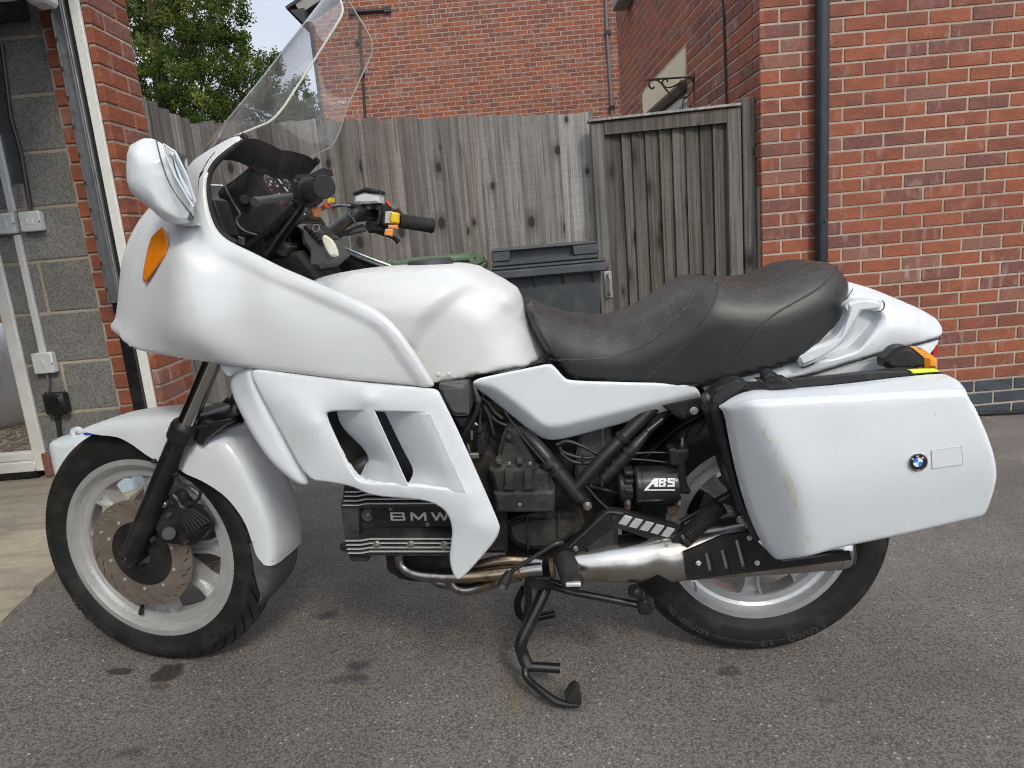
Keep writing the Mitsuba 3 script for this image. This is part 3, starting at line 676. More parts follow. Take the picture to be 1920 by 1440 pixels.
put('cap_strip', trimesh.convex.convex_hull(r), 'fence_silver', gate, smooth=False)
def Z4(x, y): return (1080+x*.3471, y*.3472)
gb = [Z4(x, 1000)[0] for x in (165, 265, 318, 390, 466, 535, 606, 684, 752, 826)]
for i, (a, b) in enumerate(zip(gb[:-1], gb[1:])):
    xa, xb = gz(a, 340)[0], gz(b, 340)[0]
    put_board('board', board(xa-.008, xb, -.15, gz(a, 258-(i*2.6))[2]+.03, GY-.008, tilt=-.022), GW[[0, 1, 0, 0, 0, 1, 0, 0, 1][i]], gate)
hp = gz(1139, 533); hd = put('handle', cat(box(hp+[-.022, -.040, -.075], hp+[.022, -.034, .075], .004), tube([hp+[0, -.038, .055], hp+[.003, -.075, .05], hp+[.003, -.078, 0], hp+[.0, -.075, -.05], hp+[0, -.038, -.055]], .008, 10, 5)), 'galvanised', gate)
solo('gate_post', box([gz(1391, 300)[0], GY-.03, -.2], [gz(1414, 300)[0], GY+.06, onY(1402, 182, GY-.03)[2]], .006), 'gate_grey', 'rough grey timber post between the gate and the house corner', 'post', smooth=False)

# ------------------------------------------------------------------ wheelie bins
def wheelie_bin(cx, y, w, zr, body, label, lugs):
    t = thing('wheelie_bin', label, 'bin'); zg = float(ground_z(cx, y+.3))
    a, b = w/2-.03, w/2-.09
    pts = [[sx*a, sy*.30, zr-.06] for sx in (-1, 1) for sy in (-1, 1)]+[[sx*b, sy*.22, zg+.06] for sx in (-1, 1) for sy in (-1, 1)]
    O_ = np.array([cx, y+.33, 0]); put('body', trimesh.convex.convex_hull(np.array(pts)+O_), body, t, smooth=20)
    put('rim', cat(box(O_+[-w/2, -.36, zr-.055], O_+[w/2, .34, zr-.012], .008), box(O_+[-w/2+.008, -.352, zr-.012], O_+[w/2-.012, .33, zr+.004], .006)), body, t)
    for k in range(4):
        xr = -w/2+.07+k*(w-.14)/3; put('rib', trimesh.convex.convex_hull(np.array([[xr+s, -.34, zr-.056] for s in (-.004, .004)]+[[xr+s, -.26, zr-.056] for s in (-.004, .004)]+[[xr+s, -.28, zr-.13] for s in (-.004, .004)])+O_), body, t, smooth=False)
    if not lugs:
        put('lid', cat(box(O_+[-w/2+.012, -.33, zr+.006], O_+[w/2-.04, .30, zr+.030], .006), box(O_+[-w/2+.012, -.335, zr+.075], O_+[w/2-.04, .30, zr+.086], .005), box(O_+[-w/2+.025, -.29, zr+.03], O_+[w/2-.07, .28, zr+.076]), box(O_+[-w/2+.012, -.333, zr+.03], O_+[-w/2+.10, -.2, zr+.076], .004), box(O_+[w/2-.16, -.333, zr+.03], O_+[w/2-.04, -.2, zr+.076], .004)), body, t)
    else:
        put('lid', box(O_+[-w/2+.06, -.30, zr+.004], O_+[w/2-.06, .30, zr+.040], .012), body, t)
        for s in (-1, 1):
            xx = s*(w/2-.035)
            ring = Polygon(Point(0, 0).buffer(.034).exterior.coords, [Point(0.004, -.002).buffer(.013).exterior.coords])
            mm = trimesh.creation.extrude_polygon(ring, .07, engine='earcut'); v = mm.vertices
            put('hinge_lug', cat(tm(np.c_[v[:, 0]*1.0, -.36+v[:, 2], v[:, 1]*.8]+O_+[xx, 0, zr+.02], mm.faces[:, ::-1])), body, t)
    for s in (-1, 1): put('wheel', cyl(O_+[s*b-.03*s, .26, zg+.1], O_+[s*(b+.03), .26, zg+.1], .1), 'rubber', t)
bg_ = (onY(920, 517, 3.4)+onY(1140, 512, 3.4))/2
wheelie_bin(bg_[0], 3.4, onY(1140, 512, 3.4)[0]-onY(920, 517, 3.4)[0], bg_[2]+.050, 'bin_grey', 'dark grey wheelie bin with closed lid standing before the gate', False)
bn = (onY(713, 497, 3.45)+onY(910, 497, 3.45))/2
wheelie_bin(bn[0], 3.45, onY(908, 497, 3.45)[0]-onY(716, 497, 3.45)[0], bn[2]-.005, 'bin_green', 'green wheelie bin behind the fuel tank, only lid and hinge lugs showing', True)

# ------------------------------------------------------------------ garage
PX, PY = -1.607, 3.085
gar = thing('garage', 'open brick and block garage at left with white door frame', 'garage')
pz = onX(168.3, 44.5, PX)[2]-.005   # top of the course under the first joint
prow = {k: ([(0, .215), (.225, .3275)] if k % 2 == 0 else [(0, .1025), (.1125, .3275)]) for k in range(-3, 29)}
put('pillar', box([PX-.10, PY+.006, -.2], [PX-.0045, PY+.322, 2.6]), 'mortar', gar, smooth=False)
brick_rows(f'{gar}__pillar', [PX, PY, 0], [0, 1, 0], [1, 0, 0], prow, pz, seed=11, weights=(.5, .27, .08, .15), depth=.10)
# returns of the pillar: reveal beside the frame and inside the garage
put('pillar_return', box([PX-.21, PY+.012, -.2], [PX-.103, PY+.31, 2.6]), 'mortar', gar, smooth=False)
brick_rows(f'{gar}__pillar_return', [PX-.205, PY+.004, 0], [1, 0, 0], [0, -1, 0], {k: [(.0 if k % 2 else .008, .1025)] for k in range(-3, 29)}, pz, seed=12, weights=(.5, .4, .06, .04))
BYW = 3.115
bw = [(-6.6, -3.15), (-2.20, PX-.215)]
put('block_wall', cat(*[box([a, BYW+.004, -.1], [b, 3.30, 2.6]) for a, b in bw], box([-3.15, BYW+.008, 2.2], [-2.20, 3.30, 2.6])), 'mortar', gar, smooth=False)
zb0 = onY(150, 484, BYW)[2]
for k in range(-5, 10):
    zt = zb0-.225*k-.005; xr = PX-.218+(.006 if k % 2 else -.004); n = 0
    while xr > -2.205:
        L = min(.44 if (n or k % 2) else .215, xr+2.205)
        if L > .03 and zt > .2: piece(f'{gar}__block_wall__block', ('blk', round(L, 3)), box([-L/2, 0, -.1075], [L/2, .05, .1075], .005), 'block', np.array([[1, 0, 0, xr-L/2], [0, 1, 0, BYW+rng.uniform(-.0015, .0015)], [0, 0, 1, zt-.1075], [0, 0, 0, 1]]))
        xr -= L+.01; n += 1
put('plinth', cat(*[box([x, BYW-.005, .142], [x+.205, 3.29, .142+.06], .004) for x in np.arange(-3.12, -2.3, .218)]), 'dirty_black', gar)
put('plinth', box([-2.225, BYW-.012, .142], [-2.19, BYW+.06, .26], .006), 'brick_pale', gar)
put('back_wall', cat(box([-6.8, -.4, -.1], [-6.62, 3.3, 2.6]), box([-6.6, -.4, -.1], [-1.62, -.2, 2.6])), 'block', gar, smooth=False)
zc = onY(40, 26, 3.0)[2]
put('ceiling', box([-6.6, -.2, 2.42], [-1.72, 3.30, 2.6]), 'dark_roof', gar, smooth=False)
put('front_lintel', box([-1.72, -.2, 2.25], [-1.61, PY-.004, 2.6]), 'mortar', gar, smooth=False)
put('roof', box([-6.9, -.5, 2.62], [-1.45, 3.5, 2.75]), 'dark_roof', gar, smooth=False)
# door frame, seal and track stand in the reveal
fy = PY-.012
def col(pxa, pxb, pyr, y0, y1, z0=.135, z1=2.24, bev=.003):
    a, b = onY(pxa, pyr, y0)[0], onY(pxb, pyr, y0)[0]; return box([a, y0, z0], [b, y1, z1], bev)
put('door_frame', col(204.5, 222.5, 400, fy, fy+.05), 'upvc', gar, label='white upright of the garage door frame')
put('seal', cat(col(195, 204, 400, fy+.012, fy+.05), col(222.8, 226, 400, fy+.012, fy+.03)), 'rubber', gar)
put('trim_strip', col(190.6, 194.6, 400, fy-.005, fy+.04), 'galvanised', gar)
zt_ = onY(225, 567, fy-.02)[2]
tk = put('track', cat(col(170, 190, 400, fy-.03, fy-.018, zt_, 2.4, .002), col(168.5, 171, 400, fy-.055, fy-.018, zt_, 2.4, .001)), 'track_steel', gar, label='perforated steel track of the roller door')
for i in range(14):
    z = zt_+.05+i*.11; p = onY(170, 400, fy-.056); put('slot', box([p[0]-.002, fy-.0575, z], [p[0]+.006, fy-.0545, z+.018]), 'dark_steel', tk, smooth=False)
put('lower_guide', col(176, 200, 400, fy-.016, fy+.01, .135, zt_+.02), 'black_paint', gar)
p = onY(78, 5, 2.95); solo('door_motor_box', box(p+[-.035, -.05, -.012], p+[.042, .05, .07], .012), 'white_plastic', 'pale plastic box under the garage ceiling at the top corner', 'box')
solo('header_panel', box([-3.4, 2.9, p[2]+.01], [p[0]-.08, 2.94, p[2]+.12], .004), 'upvc', 'pale panel edge under the garage ceiling', 'panel')
put('ceiling_beam', box([-4.4, 2.95, onY(40, 28, 3.02)[2]], [PX-.25, 3.10, 2.41]), 'dark_roof', gar, smooth=False)
# garden door
gd = thing('garden_door', 'white glazed door in the garage side wall looking out on gravel', 'door')
dy = BYW-.002
xr = onY(92, 882, dy)[0]; zb = onY(60, 884, dy)[2]
gxr = onY(60, 845, dy)[0]; gzb = onY(40, 851, dy)[2]
put('frame', cat(box([xr-.055, dy-.006, zb], [xr, dy+.07, 2.2], .004), box([xr-.95, dy-.006, zb], [xr-.056, dy+.07, zb+.05], .004)), 'upvc', gd)
put('leaf', cat(box([gxr, dy+.004, zb+.053], [xr-.058, dy+.06, 2.15], .004), box([xr-.90, dy+.004, zb+.053], [gxr-.001, dy+.06, gzb], .004)), 'upvc', gd)
put('pane', box([xr-.90, dy+.03, gzb+.001], [gxr-.001, dy+.033, 2.15]), 'door_glass', gd, smooth=False)
structure('gravel', box([-8, 3.32, -.02], [-1.9, 9, .13]), 'gravel', label='loose gravel outside the garden door')
pe = []
for i in range(2600):
    x, y = rng.uniform(-4.2, -2.1), 3.34+abs(rng.normal(0, 1.1)); s = rng.uniform(.008, .020)
    mm = trimesh.creation.icosphere(0); mm.vertices = mm.vertices*np.array([s, s*rng.uniform(.6, 1), s*.6])*rng.uniform(.8, 1.2, (12, 1))+[x, y, .135]; pe.append(mm)
solo('gravel_stones', cat(*pe), 'gravel', 'loose buff gravel stones outside the garden door', 'gravel', smooth=False); labels['gravel_stones']['kind'] = 'stuff'
p = onY(0, 745, 4.3); bm_ = trimesh.creation.icosphere(3); v = bm_.vertices; v = np.sign(v)*np.abs(v)**.55; v = v*[.34, .34, .34]*(1+.05*(meshkit.noise(v*3)[:, None]-.5)); bm_.vertices = v+[onY(27, 745, 4.3)[0]-.30, 4.6, .13+.30]
solo('bulk_bag', bm_, 'bag_white', 'white bulk bag on the gravel seen through the garden door', 'bag', smooth=True)
gwall = thing('garden_wall', 'red brick wall beyond the gravel seen through the garden door', 'wall'); put('wall', box([-8, 6.808, -.1], [-1.95, 7.1, 2.2]), 'mortar', gwall, smooth=False)
brick_rows(f'{gwall}__wall', [-6.4, 6.8, 0], [1, 0, 0], [0, -1, 0], {k: bond(0, 4.3, k % 2) for k in range(0, 27)}, 2.19, seed=15, limit=40)
# electrics on the block wall
ey_ = BYW-.002
def wbox(px0, py0, px1, py1, d, mt, bev=.004, y=None):
    y = ey_ if y is None else y
    a, b = onY(px0, py0, y-d), onY(px1, py1, y-d); return box([a[0], y-d, min(a[2], b[2])], [b[0], y, max(a[2], b[2])], bev)
def switch(px0, py0, px1, py1, lab, rock, grp=None):
    t = thing('light_switch', lab, 'switch', grp); put('back_box', wbox(px0, py0, px1, py1, .035, 0), 'white_plastic', t)
    x_0, y_0, x_1, y_1 = px0, py0, px1, py1
    for (u0, u1) in rock:
        put('rocker', wbox(px0+u0*(px1-px0), py0+.32*(py1-py0), px0+u1*(px1-px0), py0+.68*(py1-py0), .039, 0, .002), 'white_plastic', t)
    for u in (.1, .9): c = onY(px0+u*(px1-px0), (py0+py1)/2, ey_-.036); put('screw', cyl(c+[0, 0, 0], c+[0, -.003, 0], .003, 8), 'dark_steel', t)
switch(31, 398, 79, 432, 'white double switch box on the block wall, right of the pair', [(.30, .46), (.50, .66)])
switch(-14, 401, 30.3, 437, 'white switch box at the left frame edge beside another switch box', [(.45, .62)])
switch(56, 664, 103, 699, 'single white switch box low on the block wall above black isolator', [(.40, .58)])
def trunk(pts, w, lab):
    a = [onY(x, y, ey_-.02) for x, y in pts]; ms = []
    x = np.mean([q[0] for q in a]); return box([x-w/2, ey_-.018, min(q[2] for q in a)], [x+w/2, ey_, max(q[2] for q in a)], .003)
solo('trunking', trunk([(28, 440), (79, 664)], .028, ''), 'white_plastic', 'white plastic trunking between the upper and lower switch boxes', 'trunking')
solo('trunking', trunk([(-8, 250), (16, 398)], .03, ''), 'white_plastic', 'white plastic trunking rising above the upper switch boxes', 'trunking')
solo('conduit', tube([onY(2, 80, ey_-.02), onY(20, 220, ey_-.02), onY(40, 290, ey_-.02), onY(57, 392, ey_-.02)], .0085, 10), 'dark_steel', 'dark steel conduit running up the block wall', 'conduit')
sp_ = thing('steel_strap', 'perforated galvanised steel strap on the block wall beside the conduit', 'strap'); put('strap', wbox(1, 120, 12, 345, .004, 0, .001), 'track_steel', sp_)
a = onY(20, 345, ey_-.004)
isl = thing('isolator', 'black square isolator box below the low switch', 'isolator'); put('body', wbox(76, 740, 124, 776, .05, 0, .008), 'black_plastic', isl); put('cover', wbox(80, 745, 118, 772, .056, 0, .006), 'black_satin', isl)
put('gland', cat(tube([onY(106, 776, ey_-.025), onY(108, 786, ey_-.025)], [.014, .011], 12), tube([onY(89, 742, ey_-.02), onY(89, 736, ey_-.02)], .011, 12)), 'black_plastic', isl)
solo('flex_cable', tube([onY(105, 774, ey_-.025), onY(109, 800, ey_-.025), onY(113, 830, ey_-.03), onY(116, 870, ey_-.03)], .008, 10, 4), 'cable_rubber', 'black flex hanging below the isolator box', 'cable')
solo('flex_cable', tube([onY(87, 699, ey_-.02), onY(91, 718, ey_-.02), onY(89, 738, ey_-.02)], .0045, 8, 4), 'pipe_grey', 'thin grey flex between the low switch and the isolator', 'cable')
# jugs
def jug(cx, y, w, d, h, lab, rot, lbl=False):
    t = thing('plastic_jug', lab, 'jug'); c_, s_ = math.cos(rot), math.sin(rot); Rm = np.array([[c_, -s_, 0], [s_, c_, 0], [0, 0, 1]]); O_ = np.array([cx, y, .142])
    def sec(z, k, n=28):
        th = np.arange(n)*2*np.pi/n; x = np.sign(np.cos(th))*np.abs(np.cos(th))**.45*w/2*k; yy = np.sign(np.sin(th))*np.abs(np.sin(th))**.45*d/2*k; return np.c_[x, yy, np.full(n, z)]
    def loft(zs):
        n = 28; v = np.vstack([sec(z, k) for z, k in zs]+[[[0, 0, zs[0][0]], [0, 0, zs[-1][0]]]]); f = []
        for i in range(len(zs)-1):
            for j in range(n): a, b = i*n+j, i*n+(j+1) % n; f += [[a, b, b+n], [a, b+n, a+n]]
        m_ = len(zs)*n
        for j in range(n): f += [[m_, (j+1) % n, j], [m_+1, m_-n+j, m_-n+(j+1) % n]]
        return tm(v, f)
    W_ = lambda m: tm(m.vertices@Rm.T+O_, m.faces)
    put('body', W_(loft([(.36*h, 1), (.78*h, 1), (.84*h, .97), (.88*h, .85), (.90*h, .55)])), 'jug_plastic', t, smooth=50)
    put('liquid', W_(loft([(0, .96), (.02, 1.0), (.359*h, 1)])), 'jug_liquid', t, smooth=50)
    put('handle', W_(tube([[-.02*w, 0, .86*h], [-.05*w, 0, .97*h], [.10*w, 0, .99*h], [.14*w, 0, .88*h]], .011, 10, 5)), 'jug_plastic', t)
    put('cap', W_(cyl([.30*w, 0, .88*h], [.30*w, 0, 1.0*h], .022, 20, .004)), 'blue_cap', t)
    if lbl: put('label', W_(box([w*.32, -d/2-.001, .25*h], [w*.49, -d/2+.01, .62*h])), 'label_blue', t)
w1 = onZ(140, 925, .142); k_ = onY(105, 850, 2.83)[0]
jug(onY(143, 860, 2.83)[0], 2.86, .185, .15, onY(140, 812, 2.83)[2]-.142+.01, 'white plastic jug with blue cap half full, behind the front tyre', .12)
jug(onY(226, 900, 2.83)[0], 2.85, .13, .13, .255, 'second white plastic jug with blue label seen through the front wheel', .1, True)

# ------------------------------------------------------------------ tree
tree = thing('oak_tree', 'leafy green oak tree rising behind the fence', 'tree')
TY = 15.0; base = np.array([-7.0, TY, -.2])
br_ = [tube([base, base+[.1, 0, 1.6], base+[.25, .1, 3.2], base+[.3, .1, 5.0], base+[.5, 0, 7.0]], [.30, .25, .2, .14, .05], 12, 4)]
cl = []
trg = np.random.default_rng(21)
for px, py, rp, dz in [(250, 30, 60, 0), (300, -40, 80, .5), (250, 120, 55, -.5), (330, 70, 70, .2), (290, 180, 60, -.4), (360, 20, 65, -.6), (390, 90, 55, .4), (410, -10, 45, 0), (425, 60, 30, .3), (350, 150, 60, -.5), (420, 130, 42, -.2), (300, 230, 55, 0), (380, 205, 55, -.6), (440, 180, 48, 0), (470, 130, 34, -.5), (455, 100, 18, .2), (500, 170, 36, .2),
        (495, 115, 16, .1), (515, 110, 10, 0), (480, 220, 50, .4), (540, 190, 38, 0), (570, 220, 34, .3), (545, 235, 45, .3), (420, 240, 60, .5), (340, 250, 60, .3), (560, 165, 22, 0), (590, 200, 24, 0), (450, 30, 14, 0), (455, 68, 10, 0), (200, 60, 70, .8), (190, 160, 70, .6), (230, 220, 60, .7), (400, -90, 60, 0), (280, -120, 90, 0), (480, 285, 60, .3), (580, 270, 50, .3), (590, 235, 30, .2), (520, 130, 9, 0), (455, 90, 12, 0)]:
    c = onY(px, py, TY+dz*1.6); r_ = rp*TY/1317*1.02; cl.append((c, r_))
    if rp > 28:
        st_ = base+[.2, .05, min(max(c[2]*.55, .8), 4.5)]
        br_.append(tube([st_, st_*.45+c*.55+trg.normal(0, .25, 3), c], [.045, .025, .008], 6, 4))
put('trunk', cat(*br_), 'bark', tree)
lv = {'leaf_mid': [], 'leaf_light': [], 'leaf_dark': []}
for c, r_ in cl:
    n_sub = max(6, int(48*(r_/.6)**2)); 
    for s in range(n_sub):
        d = trg.normal(size=3); d /= np.linalg.norm(d); sc = c+d*r_*trg.uniform(.35, 1.0)*np.array([1, 1, .9]); sr = trg.uniform(.09, .19)
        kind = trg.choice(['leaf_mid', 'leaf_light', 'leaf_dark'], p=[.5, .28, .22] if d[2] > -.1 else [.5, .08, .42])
        n = int(70*(sr/.16)**2)
        q = trg.normal(size=(n, 3)); q /= np.linalg.norm(q, axis=1, keepdims=True); ps = sc+q*sr*trg.uniform(.25, 1.0, (n, 1))
        lv[kind].append(np.c_[ps, q])
for k, a in lv.items():
    a = np.vstack(a); n = len(a); L = trg.uniform(.045, .085, n); W_ = L*.5
    d = a[:, 3:]+trg.normal(0, .8, (n, 3)); d /= np.linalg.norm(d, axis=1, keepdims=True)
    e = np.cross(d, trg.normal(size=(n, 3))); e /= np.linalg.norm(e, axis=1, keepdims=True)
    p0 = a[:, :3]; v = np.stack([p0-d*L[:, None]*.5, p0+e*W_[:, None]*.5, p0+d*L[:, None]*.5, p0-e*W_[:, None]*.5], 1).reshape(-1, 3)
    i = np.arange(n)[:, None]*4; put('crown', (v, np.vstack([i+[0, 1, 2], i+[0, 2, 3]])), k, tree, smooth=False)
# ------------------------------------------------------------------ the motorcycle
bike = thing('motorcycle', 'white touring motorcycle with tall clear screen, black dual seat and white side case', 'motorcycle')
def part(name, m, bsdf, parent=None, fr=BK, smooth=38, **kw):
    return put(name, world(m, fr), bsdf, f'{bike}__{parent}' if parent else bike, smooth, **kw)
def bt(pts, fr=BK, smooth=6, sides=12, caps=True):
    """tube through (px, py, offset, radius in photo pixels)"""
    c = np.array([fr.L(x, y, o) for x, y, o, r in pts]); r = np.array([fr.size(x, y, o, rr) for x, y, o, rr in pts])
    return tube(c, r, sides, smooth if len(pts) > 2 else 0, caps)
def bp(poly, o0, o1, bev=0.0, fr=BK, rounds=0, holes=()):
    q = np.array([fr.L(x, y, o0) for x, y in poly])
    if rounds: q = chaikin(q, rounds)
    return prism(q[:, [0, 2]], o0, o1, bev, [np.array([fr.L(x, y, o0) for x, y in h])[:, [0, 2]] for h in holes])
def bb_(px0, py0, px1, py1, o0, o1, bev=.003, fr=BK): return bp([(px0, py0), (px1, py0), (px1, py1), (px0, py1)], o0, o1, bev, fr)
def bolt(px, py, off, rpx, fr=BK, d=.006, hexn=6, dirn=-1):
    c = fr.L(px, py, off); r = fr.size(px, py, off, rpx)
    return cat(cyl(c, c+[0, dirn*d*.4, 0], r, 20, r*.15), cyl(c+[0, dirn*d*.4, 0], c+[0, dirn*d, 0], r*.68, hexn, r*.1))
def crop(x0, y0, k): return lambda *pts: [(x0+p[0]*k, y0+p[1]*k)+tuple(p[2:]) for p in pts]
c5 = crop(400, 640, .36106); c6 = crop(800, 640, .34722); c8 = crop(1200, 640, .43062); ct = crop(560, 420, .3125); cs = crop(960, 460, .4375); cr2 = crop(1400, 390, .27083)
c4 = crop(60, 740, .375); cw = crop(80, 810, .29851); cd = crop(380, 240, .19447); ch = crop(580, 330, .13889); ce = crop(620, 880, .17708); c7 = crop(900, 880, .33333); cx = crop(1220, 980, .23958); cm = crop(0, 0, .33333); cq = crop(820, 690, .125); cf = crop(240, 240, .33333)

# wheels ---------------------------------------------------------------
def tyre_c(p, n, uv):
    v = dr.abs(uv.y-0.5); u = uv.x*44+v*9
    t = dr.abs(u-dr.floor(u)-0.5); g = smoothstep(0.10, 0.06, t)*smoothstep(0.26, 0.22, v)*smoothstep(0.035, 0.06, v)
    ring = smoothstep(.004, .001, dr.abs(v-.305))+smoothstep(.004, .001, dr.abs(v-.43))
    dust = fbm(p.x*28, p.y*28, p.z*28, 3)
    c = mix((0.013, 0.013, 0.0135), (0.050, 0.047, 0.043), smoothstep(0.4, 0.8, dust)*0.35+0.5*smoothstep(0.24, 0.10, v))
    return mix(c, (0.006, 0.006, 0.006), g*0.9+ring*.4)
def tyre_b(p, n, uv):
    v = dr.abs(uv.y-0.5); u = uv.x*44+v*9
    t = dr.abs(u-dr.floor(u)-0.5); g = smoothstep(0.11, 0.06, t)*smoothstep(0.26, 0.22, v)*smoothstep(0.035, 0.06, v)
    return -0.004*g - .0012*smoothstep(.005, .001, dr.abs(v-.305))
mat('tyre', prin(P(tyre_c), 0.62, specular=0.28, bump=P(tyre_b)))
def arc_text(s, ang, r, h, y, cw=True, bold=False, d=.0011):
    m = meshkit.text_mesh(s, h, d, bold); m = m.subdivide() if False else m
    v = m.vertices; w = v[:, 0].max(); x = (v[:, 0]-w/2)
    if cw: a = math.radians(ang)-x/r; rr = r+v[:, 1]-h/2
    else: a = math.radians(ang)+x/r; rr = r-v[:, 1]+h/2
    q = np.c_[rr*np.cos(a), y-v[:, 2], rr*np.sin(a)]
    f = m.faces; n = np.cross(q[f[:, 1]]-q[f[:, 0]], q[f[:, 2]]-q[f[:, 0]])
    return tm(q, f if n[np.abs(n[:, 1]).argmax(), 1] < 0 or True else f[:, ::-1])
def wheel(nm, fr, cx_, cz_, R_, rf, hw, tw, spokes, texts):
    C = np.array([cx_, 0, cz_]); ax = np.array([0, 1.0, 0]); pk = nm
    put_ = lambda n, m, b, **k: part(n, m, b, pk, fr, **k)
    rb = rf-.009
    half = [(rb, -hw), (rb+.012, -hw-.007), (rb+.028, -tw), (R_-.040, -tw-.0015), (R_-.024, -tw+.006), (R_-.012, -tw+.018), (R_-.004, -tw+.032), (R_-.0005, -tw*.28)]
    half = [tuple(q) for q in spline(np.array(half), 4)]
    pf = half+[(R_, 0)]+[(r, -y) for r, y in half[::-1]]
    m, uv = lathe(pf, C, ax, 96); m = tm(m.vertices, m.faces)
    k = numbered(f'{bike}__{pk}__tyre'); scene[k] = mikit.ply(world(m, fr), 'mat_tyre', smooth=True, uv=uv)
    a = [(rf-.003, -hw-.0025), (rf-.019, -hw-.003), (rf-.0225, -hw+.004), (rf-.027, -hw+.015), (rf-.036, -hw+.0205), (rf-.046, -hw+.019), (rf-.054, -hw+.017), (rf-.0565, -hw+.021)]
    pr = a+[(r, -y) for r, y in a[::-1]]+[(rf-.0005, hw-.001), (rf-.007, hw-.010), (rf-.028, hw-.014), (rf-.028, -hw+.014), (rf-.007, -hw+.010), (rf-.0005, -hw+.001)]
    m, _ = lathe(pr, C, ax, 96, True); put_('rim', m, 'wheel_silver', smooth=30)
    ri = rf-.055
    for A in spokes:      # H-section spokes: two ridges and a sunk web, flaring at the rim
        a_ = math.radians(A); u = np.array([math.cos(a_), 0, math.sin(a_)]); t = np.array([-math.sin(a_), 0, math.cos(a_)]); ms = []
        rs = np.linspace(.05, ri+.004, 9); wv = .0130+.014*np.clip((rs-(ri-.040))/.040, 0, 1)**2+.003*(1-(rs-.05)/(ri-.05))
        for s in (-1, 1):
            v = []
            for r, w in zip(rs, wv):
                for dt, dy in ((-.0034, -.019), (.0034, -.019), (.0034, .019), (-.0034, .019)): v.append(C+u*r+t*(s*w+dt)+ax*dy*(1.0+.15*(1-r/ri)))
            v = np.array(v); f = []
            for i in range(8):
                for j in range(4): p_, q_ = i*4+j, i*4+(j+1) % 4; f += [[p_, q_, q_+4], [p_, q_+4, p_+4]]
            ms.append(tm(v, f))
        v = []
        for r, w in zip(rs, wv):
            for sx, dy in ((-1, -.003), (1, -.003), (1, .003), (-1, .003)): v.append(C+u*r+t*(sx*(w-.003))+ax*dy)
        f = []
        for i in range(8):
            for j in range(4): p_, q_ = i*4+j, i*4+(j+1) % 4; f += [[p_, q_, q_+4], [p_, q_+4, p_+4]]
        ms.append(tm(np.array(v), f)); put_('spoke', cat(*ms), 'wheel_silver', smooth=25)
    put_('hub', lathe([(1e-4, -.05), (.055, -.05), (.062, -.03), (.062, .03), (.055, .05), (1e-4, .05)], C, ax, 40)[0], 'wheel_silver', smooth=30)
    for s, ang, r, h, bold in texts: put_('lettering', xf(arc_text(s, ang, r, h, -tw-.0008, bold=bold), np.eye(3), C), 'tyre_letter', smooth=False)
    return C
def angle_of(fr, C, pts, off):
    out = []
    for x, y in pts: q = fr.L(x, y, off)-C; out.append(math.degrees(math.atan2(q[2], q[0])))
    return out
FC = np.zeros(3)
pads = cw((270, 692), (338, 383), (665, 205), (1005, 383), (1178, 725), (1095, 1030), (768, 1178), (462, 1040))
wheel('front_wheel', SF, 0, 0, .3235, .2465, .038, .0515, angle_of(SF, FC, pads, -.02),
      [('MICHELIN', 224, .284, .021, True), ('110/80 - 18', 178, .284, .012, False), ('58H  TUBELESS', 143, .284, .008, False), ('CLASSIC', 338, .284, .012, False), ('RADIAL X', 300, .284, .009, False)])
RC = BK.B@(AX2-AX)
rp = [cx((785, 605))[0], cx((1200, 475))[0], c8((1560, 0))[0]]
ra = angle_of(BK, RC, [rp[0]], -.02)[0]
wheel('rear_wheel', BK, RC[0], RC[2], .3215, .2300, .043, .0600, [ra+45*i for i in range(8)],
      [('130/90 - 17', 288, .281, .020, True), ('68H  TUBELESS', 258, .281, .009, False), ('MICHELIN', 232, .281, .018, True), ('MICHELIN', 20, .281, .018, True)])
v_ = SF.L(*cw((618, 1140))[0], -.03); part('valve', tube([SF.L(*cw((618, 1140))[0], -.030), SF.L(*cw((626, 1092))[0], -.034)], [.007, .005], 10), 'rubber', 'front_wheel', SF)
part('balance_weight', bp(cx((950, 645), (1010, 635), (1015, 662), (955, 672)), -.030, -.024, .001), 'track_steel', 'rear_wheel')
